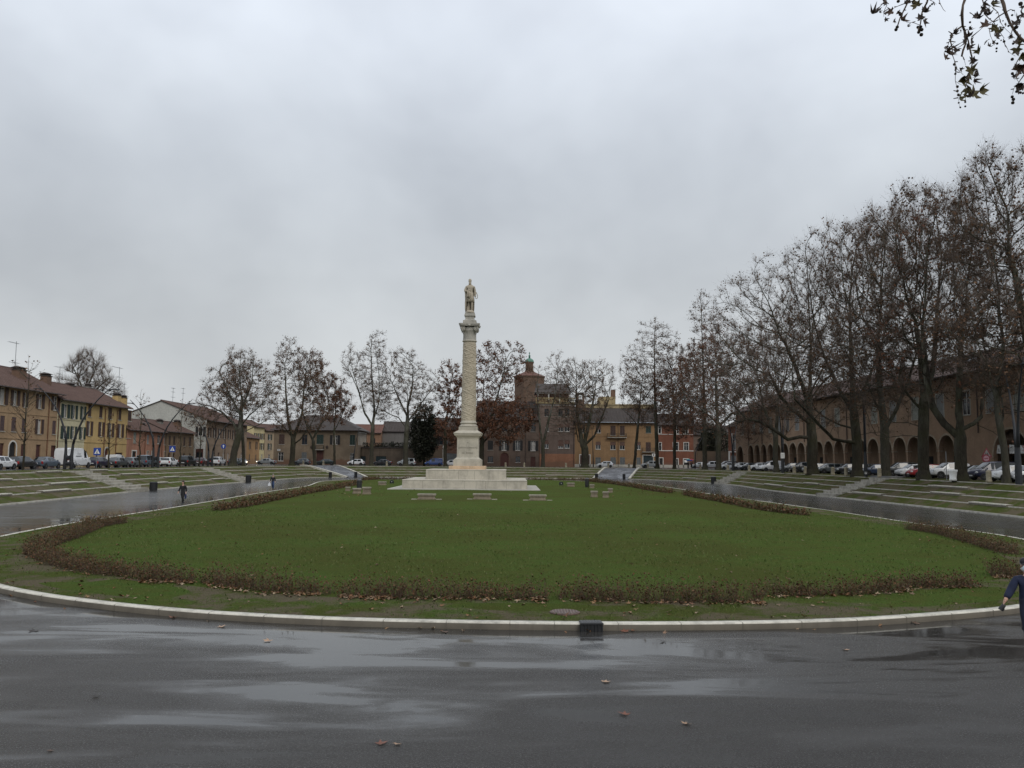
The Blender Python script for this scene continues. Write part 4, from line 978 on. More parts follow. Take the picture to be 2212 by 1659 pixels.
def make_window(root, o, style):
    x0, x1, z0, z1 = o[:4]; k = o[4]; w = x1 - x0; h = z1 - z0; st = style
    fr = st.get('frame', 'frame_brown'); shm = st.get('sh', 'sh_brown'); arch = len(o) > 5 and o[5]
    if k in ('door', 'garage'):
        mb = MB(); zt = z1 - w/2 if arch else z1; y = .14
        mb.box(x0, x1, y, y + .05, z0, zt)
        if arch:
            n = 12; c = (x0+x1)/2; A = [(c - w/2*math.cos(PI*i/n), zt + w/2*math.sin(PI*i/n)) for i in range(n+1)]; mb.prism(A, 'y', y + .06, y + .02)
        npan = 2 if w > 1.3 else 1
        for i in range(npan):
            a = x0 + w*i/npan
            for (q0, q1) in ((.08, .42), (.48, .92)): mb.box(a + .12, a + w/npan - .12, y - .02, y, z0 + (zt-z0)*q0, z0 + (zt-z0)*q1)
        d = mb.build('door', MAT[st.get('door', 'sh_red')], root)
        if st.get('surround'):
            m2 = MB(); s = .2; z_ = zt
            m2.box(x0 - s, x0 - .002, -.05, .06, 0, z_); m2.box(x1 + .002, x1 + s, -.05, .06, 0, z_)
            if arch:
                n = 14; c = (x0+x1)/2; r0 = w/2 + .002; r1 = w/2 + s
                for i in range(n):
                    a, b = PI*i/n, PI*(i+1)/n
                    q = [(c - r0*math.cos(a), zt + r0*math.sin(a)), (c - r1*math.cos(a), zt + r1*math.sin(a)), (c - r1*math.cos(b), zt + r1*math.sin(b)), (c - r0*math.cos(b), zt + r0*math.sin(b))]
                    m2.prism(q, 'y', -.05, .06)
            else: m2.box(x0 - s, x1 + s, -.055, .055, z_ + .002, z_ + s)
            m2.build('surround', MAT[st['surround']], d)
        return
    # window frame
    mb = MB(); t = .07; y0, y1 = .11, .17; ow0, ow1 = x0, x1
    mb.box(ow0, ow0 + t, y0, y1, z0, z1); mb.box(ow1 - t, ow1, y0, y1, z0, z1); mb.box(ow0 + t, ow1 - t, y0, y1, z0, z0 + t); mb.box(ow0 + t, ow1 - t, y0, y1, z1 - t, z1)
    if w > .75: c = (ow0+ow1)/2; mb.box(c - t*.6, c + t*.6, y0 - .003, y1 + .003, z0 + t + .002, z1 - t - .002)
    if k != 'closed' and h > 1.5: mb.box(ow0 + t, ow1 - t, y0 + .01, y1 - .01, z0 + h*.66, z0 + h*.66 + .04)
    wn_ = mb.build('window', MAT[fr], root)
    m3 = MB(); m3.box(x0 - .1, x1 + .1, -.10, .1, z0 - .09, z0 - .002); m3.build('sill', MAT[st.get('sill', 'sill')], wn_)
    if st.get('trim'):
        m4 = MB(); s = .13; m4.box(x0 - s, x0 - .002, -.04, .05, z0, z1); m4.box(x1 + .002, x1 + s, -.04, .05, z0, z1); m4.box(x0 - s, x1 + s, -.045, .045, z1 + .002, z1 + s); m4.build('trim', MAT[st['trim']], wn_)
    if k == 'closed':
        m5 = MB(); m5.box(x0 + .02, (x0+x1)/2 - .008, .03, .075, z0 + .02, z1 - .02); m5.box((x0+x1)/2 + .008, x1 - .02, .03, .075, z0 + .02, z1 - .02); m5.build('shutter', MAT[shm], wn_); return
    pm = MB(); pm.box(x0 + t*.5, x1 - t*.5, .135, .142, z0 + t*.5, z1 - t*.5); pm.build('pane', MAT['glass'], wn_)
    if st.get('curtain') and rnd.random() < st['curtain']:
        cm = MB(); a = rnd.uniform(.0, .3); cm.box(x0 + .1 + w*a, x1 - .1 - w*rnd.uniform(0, .3), .10, .134, z0 + .1, z1 - .1 - h*rnd.uniform(0, .15)); cm.build('curtain', MAT['curtain'], wn_)
    if k == 'blind':
        bm_ = MB(); f = rnd.choice([.45, .5, .55, .75]); bm_.box(x0 + .01, x1 - .01, .06, .10, z0 + h*(1-f), z1 - .01); bm_.build('blind', MAT['blind'], wn_)
    if k == 'open':
        sw = o[6] if len(o) > 6 else w * .5
        for sgn in (-1, 1):
            m5 = MB(); a = x0 - sw - .02 if sgn < 0 else x1 + .02; 
            m5.box(a, a + sw, -.09, -.04, z0, z1 + .02)
            m5.build('shutter', MAT[shm], wn_)

def house(name, label, cat, fac, W_, H_, depth, wallm, wins, roof='tile', roof_h=2.2, over=.6, styles=None, x_from=0.0, chims=(), pipes=(), bands=(), roofkind='gable', pitch_back=True, group=None, bandm=None, gut=None, plinth=None):
    root = thing(name, label, cat, (fac.p0[0], fac.p0[1], ZU - .02), fac.rz, group)
    styles = styles or {}
    mb = MB(); wall_front(mb, W_, H_, wins, 0, .2, 0, x_from)
    x0, x1 = x_from, W_
    rh = roof_h; dm = depth / 2
    mb.add([(x0,0,-.3),(x0,depth,-.3),(x0,depth,H_),(x0,0,H_)], [(0,1,2,3)]); mb.add([(x1,0,-.3),(x1,depth,-.3),(x1,depth,H_),(x1,0,H_)], [(3,2,1,0)])
    mb.add([(x0,depth,-.3),(x1,depth,-.3),(x1,depth,H_),(x0,depth,H_)], [(0,1,2,3)])
    mb.add([(x0,.21,-.3),(x1,.21,-.3),(x1,.21,H_-.01),(x0,.21,H_-.01)], [(0,1,2,3)], 1)
    if roofkind == 'gable':
        for x in (x0, x1): mb.add([(x,0,H_),(x,depth,H_),(x,dm,H_+rh)], [(0,1,2)] if x == x0 else [(2,1,0)])
    mb.build('wall', [wallm, MAT['dark_in']], root)
    if roofkind in ('gable', 'hip'):
        rb = MB(); sl = rh / dm; zf = H_ - over * sl; th = .16; e = .25
        hx = dm if roofkind == 'hip' else 0
        a0, a1 = x0 - e - (over - e if roofkind == 'hip' else 0), x1 + e + (over - e if roofkind == 'hip' else 0)
        r0, r1 = (x0 + hx, x1 - hx) if roofkind == 'hip' else (a0, a1)
        for dz, flip in ((th, False), (0.02, True)):
            q = [(a0,-over,zf+dz),(a1,-over,zf+dz),(r1,dm,H_+rh+dz),(r0,dm,H_+rh+dz)]; q2 = [(a0,depth+over,zf+dz),(a1,depth+over,zf+dz),(r1,dm,H_+rh+dz),(r0,dm,H_+rh+dz)]
            rb.add(q, [(0,1,2,3)] if not flip else [(3,2,1,0)], 0 if not flip else 1); rb.add(q2, [(3,2,1,0)] if not flip else [(0,1,2,3)], 0 if not flip else 1)
            if roofkind == 'hip':
                rb.add([q[0], q[3], q2[0]], [(0,1,2)] if not flip else [(2,1,0)], 0 if not flip else 1); rb.add([q[1], q[2], q2[1]], [(2,1,0)] if not flip else [(0,1,2)], 0 if not flip else 1)
        for (p, q) in (((a0,-over),(a1,-over)), ((a1,-over),(a1,depth+over)), ((a1,depth+over),(a0,depth+over)), ((a0,depth+over),(a0,-over))):
            if p[0] == q[0] and roofkind == 'gable':
                x = p[0]; rb.add([(x,-over,zf+.02),(x,dm,H_+rh+.02),(x,dm,H_+rh+th),(x,-over,zf+th)], [(0,1,2,3)], 1); rb.add([(x,depth+over,zf+.02),(x,dm,H_+rh+.02),(x,dm,H_+rh+th),(x,depth+over,zf+th)], [(0,1,2,3)], 1)
            else: rb.add([(*p,zf+.02),(*q,zf+.02),(*q,zf+th),(*p,zf+th)], [(0,1,2,3)], 1)
        # tile courses: raised ribs make the eave line uneven
        nrib = int((a1 - a0) / .28)
        if roofkind == 'gable':
            for i in range(nrib):
                x = a0 + (i + .5) * (a1 - a0) / nrib; rb.add([(x-.07,-over-.05,zf+th+.01),(x,-over-.05,zf+th+.075),(x+.07,-over-.05,zf+th+.01),(x-.07,dm,H_+rh+th+.01),(x,dm,H_+rh+th+.075),(x+.07,dm,H_+rh+th+.01)], [(0,1,4,3),(1,2,5,4),(0,2,1)], 0)
            rb.tube([(a0, dm, H_+rh+th+.05), ((a0+a1)/2, dm, H_+rh+th+.02), (a1, dm, H_+rh+th+.05)], .12, 6, mi=0)
        rf = rb.build('roof', [MAT[roof], MAT['soffit']], root)
        gb = MB(); gb.tube([(a0+.05,-over-.06,zf+.08),(a1-.05,-over-.06,zf+.08)], .075, 6); gb.build('gutter', MAT[gut or 'pipe_dark'], root)
    else:
        mb2 = MB(); mb2.box(x0 - .12, x1 + .12, -.15, depth + .1, H_, H_ + .25); rf = mb2.build('roof', MAT['tile_dark'], root)
    for (cx_, cy_, w, d, h, m) in chims:
        zb = H_ + rh * (1 - abs(cy_ - dm) / dm) - .4; c = MB(); c.box(cx_-w/2, cx_+w/2, cy_-d/2, cy_+d/2, zb, zb + h); ch = c.build('chimney', MAT[m], root)
        c2 = MB(); z = zb + h; c2.box(cx_-w/2-.14, cx_+w/2+.14, cy_-d/2-.14, cy_+d/2+.14, z + .002, z + .14); c2.box(cx_-w/2+.06, cx_+w/2-.06, cy_-d/2+.06, cy_+d/2-.06, z + .14, z + .5)
        c2.add([(cx_-w/2-.2,cy_-d/2-.2,z+.5),(cx_+w/2+.2,cy_-d/2-.2,z+.5),(cx_+w/2+.2,cy_+d/2+.2,z+.5),(cx_-w/2-.2,cy_+d/2+.2,z+.5),(cx_-w/2,cy_,z+.8),(cx_+w/2,cy_,z+.8)], [(0,1,5,4),(1,2,5),(2,3,4,5),(3,0,4),(3,2,1,0)]); c2.build('chimney_cap', MAT['tile_dark'], ch)
    for (px, z0, z1, m) in pipes:
        p = MB(); p.tube([(px, -.09, z0), (px, -.09, z1 - .35), (px, -over * .8, z1)], .06, 7); p.build('downpipe', MAT[m], root)
    for (z, hh, m) in bands:
        p = MB(); p.box(x0 - .002, x1 + .002, -.07, -.002, z, z + hh); p.build('string_course', m if not isinstance(m, str) else MAT[m], root)
    if plinth:
        p = MB(); p.box(x0 - .004, x1 + .004, -.05, -.003, -.1, plinth[0]); p.build('plinth', MAT[plinth[1]], root)
    for o in wins: make_window(root, o, {**styles, **(o[7] if len(o) > 7 and o[7] else {})})
    return root

def shut(r, f=.5):            # measured with the shutters: opening in the middle
    x0, x1, z0, z1 = r; w = x1 - x0; sw = w * (1 - f) / 2; return [x0 + sw, x1 - sw, z0, z1, 'open', False, sw - .03]
def wset(fac, zo, L, kind, st=None, f=.5):
    out = []
    for r in L:
        q = fac.rect(zo, r)
        out.append((shut(q, f) + [st]) if kind == 'open' else (q + [kind.split('+')[0], 'arch' in kind, 0, st]))
    return out

# ---- left row
ochre = plaster('ochre plaster', (.40, .275, .165), .6); cream = plaster('cream plaster', (.56, .51, .34), .4, 0, (.38, .26, .12)); yellow = plaster('yellow plaster', (.52, .37, .17), .5)
pink = plaster('salmon plaster', (.42, .22, .15), .9); brown = plaster('brown brick plaster', (.27, .19, .12), .9, .4)
fA = Fac((-64, 84), (-64, 121.05))
wA = wset(fA, ZA, [(-55, 300, 150, 605), (195, 358, 355, 625), (402, 395, 500, 650), (640, 425, 790, 675), (912, 462, 1052, 705)], 'open', {'curtain': .8}, .46) \
   + wset(fA, ZA, [(10, 800, 90, 1070), (210, 825, 290, 1080), (392, 850, 466, 1092), (928, 890, 990, 1125)], 'closed', {'sh': 'sh_plum'}) + wset(fA, ZA, [(622, 865, 772, 1118)], 'open', {'curtain': 1, 'frame': 'frame_white'}, .44) \
   + wset(fA, ZA, [(0, 1285, 75, 1640), (375, 1300, 460, 1640), (640, 1310, 722, 1640), (903, 1325, 985, 1640)], 'door') + wset(fA, ZA, [(165, 1258, 288, 1640)], 'door+arch', {'door': 'sh_black', 'surround': 'trim_white'})
for o in wA: o[2] = 0.0 if o[4] == 'door' else o[2]
xA = lambda X, Y=800: fA.loc(ZA, X, Y)[0]
A_ = house('ochre_house', 'tall ochre three storey house with brown shutters and a white arched doorway', 'house', fA, fA.L, 10.55, 11, ochre, wA, 'tile', 2.9, .95, {'sh': 'sh_brown', 'frame': 'frame_white'}, 0,
      (), [(xA(850), .2, 10.2, 'pipe'), (xA(1030), .2, 10.2, 'pipe')],
      [(3.72, .16, ochre), (6.98, .1, ochre)])
MAT['chim_brick'] = plaster('chimney brick', (.17, .105, .075), .7, .5); MAT['chim_yellow'] = yellow; MAT['chim_grey'] = plaster('grey chimney', (.25, .24, .22), .6)
def chimney(root, fac, zo, X, Y0, Y1, wd, dep, m, setback):
    "stack standing on the roof, seen between Y0 (top) and Y1"
    off = Fac((fac.p0[0] - fac.e[1]*setback, fac.p0[1] + fac.e[0]*setback), (fac.p1[0] - fac.e[1]*setback, fac.p1[1] + fac.e[0]*setback))
    x, zt = off.loc(zo, X, Y0); zb = off.loc(zo, X, Y1)[1] - .9; zt -= .45
    c = MB(); c.box(x-wd/2, x+wd/2, setback-dep/2, setback+dep/2, zb, zt); ch = c.build('chimney', MAT[m], root)
    c2 = MB(); c2.box(x-wd/2-.1, x+wd/2+.1, setback-dep/2-.1, setback+dep/2+.1, zt+.002, zt+.1); c2.box(x-wd/2+.08, x+wd/2-.08, setback-dep/2+.08, setback+dep/2-.08, zt+.1, zt+.3)
    z = zt + .3; a, b, d0, d1 = x-wd/2-.2, x+wd/2+.2, setback-dep/2-.2, setback+dep/2+.2
    c2.add([(a,d0,z),(b,d0,z),(b,d1,z),(a,d1,z),(a+.2,setback,z+.25),(b-.2,setback,z+.25)], [(0,1,5,4),(1,2,5),(2,3,4,5),(3,0,4),(3,2,1,0)]); c2.build('chimney_cap', MAT['tile_dark'], ch)
def antenna(label, fac, zo, X, Y0, Y1, setback, arms):
    off = Fac((fac.p0[0] - fac.e[1]*setback, fac.p0[1] + fac.e[0]*setback), (fac.p1[0] - fac.e[1]*setback, fac.p1[1] + fac.e[0]*setback))
    x, zt = off.loc(zo, X, Y0); zb = off.loc(zo, X, Y1)[1] - .6
    r = thing('tv_antenna', label, 'antenna', (off.p0[0] + off.e[0]*x, off.p0[1] + off.e[1]*x, ZU + zb), fac.rz, 'television aerials on the roofs')
    m = MB(); m.tube([(0,0,0), (0,0,zt-zb)], .035, 6); m.build('mast', MAT['metal'], r)
    for (dz, ln, off_, n) in arms:
        m = MB(); z = zt - zb - dz; m.tube([(off_-ln/2,0,z),(off_+ln/2,0,z+.05)], .022, 5)
        for i in range(n): q = off_ - ln/2 + ln*(i+.5)/n; m.tube([(q,-.28,z+.02),(q,.28,z+.02)], .012, 4)
        m.build('aerial', MAT['metal'], r)
chimney(A_, fA, Z0, 172, 330, 400, 1.7, 1.1, 'chim_brick', 2.6); chimney(A_, fA, Z0, 408, 385, 465, 1.25, 1.0, 'chim_brick', 3.0)
antenna('tall thin television aerial above the ochre house at the far left', fA, Z0, 146, 105, 370, 4.5, [(.3, 2.6, -.6, 7), (3.0, 1.9, 0, 5)])
fB = Fac((-64, 121.05), (-64, 129.06)); fB2 = Fac((-64, 121.05), (-64, 140))
wB = wset(fB, ZA, [(1082, 600, 1235, 840), (1252, 620, 1372, 858), (1418, 640, 1518, 870), (1072, 985, 1222, 1206), (1240, 990, 1355, 1208), (1398, 1003, 1508, 1215)], 'open', None, .42) + [[.8, 1.8, 0, 2.3, 'door', False, 0, None], [4.2, 5.2, .9, 2.4, 'win', False, 0, None]]
B_ = house('cream_house', 'cream three storey house with dark green shutters, between the ochre and the yellow house', 'house', fB, fB.L, 9.75, 11, cream, wB, 'tile', 2.7, .7, {'sh': 'sh_green', 'frame': 'frame_white', 'door': 'sh_green', 'curtain': .4}, 0, (), [(.35, .2, 9.4, 'pipe_dark')], [(3.72, .14, cream), (6.75, .1, cream)])
fC = Fac((-64, 129.07), (-64, 143.3))
wC = wset(fC, ZA, [(1560, 600, 1620, 818), (1758, 635, 1815, 836), (1912, 655, 1980, 860), (2093, 675, 2146, 876)], 'closed') + wset(fC, Z0, [(1131, 712, 1162, 806)], 'closed') \
   + wset(fC, ZA, [(1524, 900, 1638, 1152), (1735, 915, 1842, 1168), (1895, 935, 2012, 1178), (2068, 950, 2184, 1186)], 'open', {'curtain': .8}, .36) + wset(fC, Z0, [(1112, 845, 1156, 957)], 'closed') \
   + [[.5, 1.2, 1.0, 2.3, 'win', True, 0, None], [3.7, 4.5, 0, 2.3, 'door', False, 0, {'surround': 'sill'}], [6.6, 8.0, 0, 2.9, 'door', True, 0, {'surround': 'sill'}], [10.4, 13.0, 0, 2.2, 'garage', False, 0, {'door': 'sh_brown'}]]
C_ = house('yellow_house', 'bright yellow three storey house with narrow brown shutters', 'house', fC, fC.L, 9.75, 11, yellow, wC, 'tile', 2.7, .7, {'sh': 'sh_brown', 'frame': 'frame_white'}, 0, (), [(fC.loc(ZA, 1845, 900)[0], .2, 9.3, 'pipe'), (fC.loc(ZA, 2055, 900)[0], .2, 9.3, 'pipe')], [(3.62, .14, yellow)])
chimney(C_, fB2, ZA, 1655, 330, 530, 1.2, 1.0, 'chim_yellow', 2.0); chimney(C_, fC, Z0, 1095, 580, 660, .8, .8, 'chim_yellow', 2.2)
chimney(B_, fB, ZA, 1250, 225, 330, 1.1, .9, 'chim_grey', 5.5); chimney(B_, fB2, ZA, 1555, 235, 330, 1.0, .8, 'chim_grey', 6.0)
antenna('television aerial above the cream house left of the bare round tree', fB, Z0, 530, 325, 500, 6, [(.2, 2.3, -.4, 5), (1.2, 1.6, 0, 4)])
antenna('tall television aerial above the yellow house right of the bare round tree', fC, Z0, 1055, 332, 640, 5, [(.2, 4.2, -.9, 9), (1.8, 1.6, -.2, 4), (2.6, 1.2, 0, 3), (4.1, 1.2, 0, 3)])
antenna('thin television aerial at the end of the yellow house roof', fC, Z0, 1098, 470, 650, 7, [(.3, .9, 0, 3), (1.0, .8, 0, 3)])
fD = Fac((-64, 143.31), (-64, 159.1))
wD = wset(fD, ZB, [(145, 700, 195, 892)], 'closed', {'sh': 'sh_paleg'}) + wset(fD, ZB, [(382, 748, 418, 906), (682, 760, 716, 925)], 'closed', {'sh': 'sh_lgrey'}) + wset(fD, ZB, [(476, 745, 512, 912), (566, 755, 620, 910)], 'win', {'sh': 'sh_black'}) \
   + [[fD.rect(ZB, (118, 1035, 190, 1180))[0], fD.rect(ZB, (118, 1035, 190, 1180))[1], 0, 2.5, 'door', False, 0, {'surround': 'trim_white', 'door': 'sh_black'}]] + wset(fD, ZB, [(376, 1040, 412, 1150), (460, 1042, 500, 1150), (680, 1046, 706, 1150)], 'win', {'trim': 'sill'})
D_h = house('pink_house', 'low salmon pink two storey house beside the yellow house', 'house', fD, fD.L, 6.15, 9, pink, wD, 'tile', 2.0, .55, {'frame': 'frame_white'}, 0, (), [(fD.loc(ZB, 340, 900)[0], .1, 5.9, 'pipe'), (fD.loc(ZB, 640, 900)[0], .1, 5.9, 'pipe')], [(5.75, .25, pink)])
chimney(D_h, fD, ZB, 610, 475, 640, 1.0, .9, 'chim_grey', 3.0); chimney(D_h, fD, ZB, 320, 540, 640, .5, .5, 'chim_brick', 2.0)
fE = Fac((-64, 159.11), (-64, 173.6))
wE = wset(fE, ZB, [(765, 770, 801, 932), (845, 775, 881, 936), (1025, 790, 1056, 948), (1125, 796, 1160, 952)], 'closed', {'sh': 'sh_brown'}) + wset(fE, ZB, [(750, 1060, 792, 1215), (836, 1065, 872, 1215), (1014, 1070, 1050, 1215), (1120, 1076, 1152, 1215)], 'door+arch', {'door': 'sh_brown'})
for o in wE: o[2] = 0.0 if o[4] == 'door' else o[2]
E_h = house('brown_house', 'low brown brick two storey house in front of the white gable', 'house', fE, fE.L, 6.4, 9, brown, wE, 'tile', 2.0, .55, {'frame': 'frame_brown'}, 0, (), [(.3, .1, 6.1, 'pipe_dark')], [(5.9, .3, brown)])
chimney(E_h, fE, ZB, 915, 490, 580, 1.5, 1.0, 'chim_brick', 2.6)
# white gabled house: gable towards the camera
gab = plaster('white gable plaster', (.46, .46, .42), .25, 0, (.3, .29, .27)); beige = plaster('beige plaster', (.36, .265, .19), .6); white_p = plaster('white plaster', (.62, .61, .57), .2)
fG = Fac((-62.4, 176.0), (-62.4, 203.0))
wG = [[1.3 + 3.1*i, 2.3 + 3.1*i, 5.7, 7.7, 'open', False, .5, None] for i in range(8)] + [[1.2 + 3.1*i, 2.2 + 3.1*i, 0 if i % 3 == 2 else .9, 2.6, 'door' if i % 3 == 2 else 'win', False, 0, None] for i in range(8)]
root = house('gabled_house', 'large house with a broad white gable wall and a row of brown shutters', 'house', fG, fG.L, 9.3, 19, beige, wG, 'tile', 3.7, .9, {'sh': 'sh_brown', 'frame': 'frame_white', 'door': 'sh_brown', 'curtain': .3}, 0, (), [(5.2, .1, 8.6, 'pipe_dark'), (11.6, .1, 8.6, 'pipe_dark'), (18.2, .1, 8.6, 'pipe_dark')], [(4.2, .16, beige)])
mb = MB(); mb.add([(-.012,-.01,-.3),(-.012,19,-.3),(-.012,19,9.32),(-.012,9.5,13.0),(-.012,-.01,9.32)], [(0,1,2,3,4)]); mb.build('gable_wall', gab, root)
mb = MB(); mb.box(-.10, -.015, .15, 2.25, 0, 4.6); mb.build('gable_pier', white_p, root)
mb = MB(); mb.box(-.16, -.11, .45, 1.95, .4, 3.3); d = mb.build('door', MAT['sh_red'], root); mb = MB(); mb.box(-.18, -.165, .6, 1.8, .5, 2.6); mb.build('pane', MAT['glass'], d)
mb = MB(); mb.box(-.1, -.02, .7, 1.6, 5.9, 7.8); w_ = mb.build('window', MAT['frame_white'], root); mb = MB(); mb.box(-.115, -.105, .78, 1.52, 6.0, 7.7); mb.build('pane', MAT['glass'], w_)
for y in (.1, 1.65): mb = MB(); mb.box(-.14, -.08, y, y + .52, 5.85, 7.85); mb.build('shutter', MAT['sh_black'], w_)
antenna('comb shaped television aerial on the white gabled house, left of a pair', fG, Z0, 1527, 515, 640, 9, [(.1, 1.6, 0, 6), (.9, 1.3, 0, 5), (2.0, 1.9, 0, 4)])
antenna('television aerial on the white gabled house, right of a pair', fG, Z0, 1616, 515, 660, 9, [(.2, 1.7, -.1, 5), (1.2, 1.6, 0, 4)])
# houses in the side street at the left corner
def simple_house(name, label, p0, p1, H_, depth, m, nx, rows, st, roof='tile', rh=1.8, hipp='gable', over=.5):
    f = Fac(p0, p1); ws = []
    for (z0, z1, kind) in rows:
        for i in range(nx):
            c = f.L * (i + .5) / nx; w = .95 if kind != 'door' else 1.1; ws.append([c - w/2, c + w/2, z0, z1, kind, False, .46, None])
    return house(name, label, 'house', f, f.L, H_, depth, m, ws, roof, rh, over, st, 0, (), (), (), hipp)
oran = plaster('apricot plaster', (.45, .27, .13), .5); lem = plaster('lemon plaster', (.62, .53, .30), .35); bei2 = plaster('sand plaster', (.40, .31, .21), .5)
simple_house('apricot_house', 'small apricot house with black shutters at the mouth of the side street', (-67.5, 208), (-69, 236), 6.9, 8, oran, 4, [(.9, 2.5, 'closed'), (3.9, 5.8, 'open')], {'sh': 'sh_black', 'frame': 'frame_white'})
simple_house('lemon_house', 'pale lemon house with black shutters further along the side street', (-71, 237), (-70, 244), 10.2, 8, lem, 3, [(.9, 2.6, 'win'), (3.9, 5.7, 'open'), (6.8, 8.4, 'open')], {'sh': 'sh_black', 'frame': 'frame_white'})
simple_house('sand_house', 'sand coloured house at the end of the side street beside the corner house', (-69.9, 244.2), (-64, 262), 9.4, 8, bei2, 4, [(.9, 2.6, 'win'), (3.9, 5.7, 'open'), (6.7, 8.3, 'open')], {'sh': 'sh_green', 'frame': 'frame_white'})
# corner house
hc = plaster('greyish beige plaster', (.24, .185, .13), .95, .12, (.16, .075, .05))
fH = Fac((-59.3, 215), (-38.3, 215)); 
wH = wset(fH, ZD, [(165, 575, 262, 752)], 'closed', {'sh': 'sh_brown'}) + wset(fH, ZD, [(568, 580, 664, 756)], 'win', {'frame': 'frame_brown'}) + wset(fH, ZD, [(826, 580, 950, 748)], 'closed', {'sh': 'sh_green'}) + wset(fH, ZD, [(1062, 592, 1242, 756)], 'open', {'sh': 'sh_black', 'curtain': 1}, .46) \
   + wset(fH, ZD, [(1412, 585, 1506, 766)], 'closed', {'sh': 'sh_green', 'sill': 'trim_white'}) + wset(fH, ZD, [(150, 890, 242, 1045)], 'win', {'frame': 'frame_white', 'sill': 'trim_white'}) + wset(fH, ZD, [(562, 892, 652, 1062)], 'closed', {'sh': 'sh_grey'}) + wset(fH, ZD, [(826, 852, 950, 1115)], 'door', {'door': 'sh_red'}) + wset(fH, ZD, [(1415, 905, 1482, 1065)], 'win', {'frame': 'frame_white'})
for o in wH: o[2] = 0.0 if o[4] == 'door' else o[2]
Hh = house('corner_house', 'large beige corner house with hipped roof, red door under a small balcony', 'house', fH, fH.L, 8.95, 13, hc, wH, 'tile_dark', 3.6, .8, {'frame': 'frame_white'}, 0, (), (), (), 'hip')
def balcony(root, x0, x1, z, d=.9, m='iron', slab='sill', h=.95):
    mb = MB(); mb.box(x0, x1, -d, -.003, z - .14, z); b = mb.build('balcony', MAT[slab], root)
    mb = MB(); n = int((x1 - x0) / .13)
    for i in range(n + 1): q = x0 + .04 + (x1 - x0 - .08) * i / n; mb.box(q - .012, q + .012, -d + .03, -d + .054, z, z + h)
    for i in range(6): 
        for q in (x0 + .03, x1 - .054): y = -d + .06 + (d - .1) * i / 6; mb.box(q, q + .024, y, y + .024, z, z + h)
    mb.box(x0, x1, -d, -d + .06, z + h, z + h + .05); mb.box(x0, x0 + .06, -d + .06, -.01, z + h, z + h + .05); mb.box(x1 - .06, x1, -d + .06, -.01, z + h, z + h + .05)
    mb.build('railing', MAT[m], b)
xb = fH.rect(ZD, (815, 748, 960, 850)); balcony(Hh, xb[0], xb[1], xb[2] + .1, .9)
for X in (735, 1010):
    q = fH.loc(ZD, X, 800); mb = MB(); mb.sphere((q[0], -.12, q[1]), .38, 10, 6, (.8, .3, 1.1)); mb.build('stone_bracket', MAT['soffit'], Hh)
# street-name plate
q = fH.rect(ZD, (135, 838, 186, 868)); sg = thing('wall_plate', 'white rectangular plate fixed on the left corner of the beige corner house', 'wall plate', (fH.p0[0], fH.p0[1], ZU), 0)
mb = MB(); mb.box(q[0], q[1], -.06, -.025, q[2], q[3]); mb.build('plate', MAT['white'], sg)
mb = MB()
for i in range(6): a = q[0] + .08 + (q[1]-q[0]-.16) * i / 6; mb.box(a, a + .055, -.068, -.0605, q[2] + .08, q[3] - .08)
mb.build('lettering', MAT['iron'], sg)
# right flank of the corner house: loggia posts and terrace over the garages
fI = Fac((-38.1, 219), (-24.8, 219)); gar = plaster('grey brown render', (.16, .125, .095), .8)
wI = wset(fI, ZD, [(1590, 962, 1690, 1115), (1872, 962, 2050, 1115)], 'garage', {'door': 'sh_teal'})
for o in wI: o[2] = 0.0
gb_ = house('garage_block', 'low garage block with two dark teal doors and plants on its terrace', 'garage', fI, fI.L, 4.3, 9, gar, wI, 'tile_dark', .1, .1, {}, 0, (), (), [(3.9, .2, gar)], 'flat')
mb = MB(); n = 30
for i in range(n): x = .2 + 12.8 * i / n; mb.box(x, x + .03, .3, .33, 4.55, 5.5)
mb.box(.1, 13.1, .28, .35, 5.5, 5.56); mb.build('railing', MAT['iron'], gb_)
g_ = np.random.RandomState(8); pos = np.c_[g_.uniform(0.3, 13, 1500), g_.uniform(.4, 1.3, 1500), 4.6 + g_.uniform(0, 1, 1500) ** 1.5 * 1.2]
lV, lT = leafcloud(8, pos, norm(g_.normal(size=pos.shape)), np.full((1500, 1), .1), 1500, .3); o = link('plants', np_mesh('plants', lV, None, lT, [MAT['leaf_ever']]), gb_)
mb = MB()
for i in range(6): y = .8 + i * 1.9; mb.box(fH.L + .005, fH.L + .12, y, y + .16, 5.0, 8.1)
mb.box(fH.L + .004, fH.L + .13, .5, 12, 8.1, 8.4); mb.build('loggia', MAT['frame_white'], Hh)
simple_house('grey_house', 'plain grey house with a dark tiled roof behind the garages', (-37, 246), (-19, 246), 9.6, 10, plaster('grey render', (.19, .18, .17), .5), 3, [(5.2, 6.6, 'win')], {'frame': 'frame_brown'}, 'tile_dark', 2.6)
simple_house('tiled_house', 'low house with a red tiled roof showing behind the corner house', (-45, 243), (-36.9, 243), 9.0, 9, plaster('warm render', (.28, .17, .11), .6), 2, [(6, 7.4, 'win')], {'frame': 'frame_brown'}, 'tile_red', 2.2)
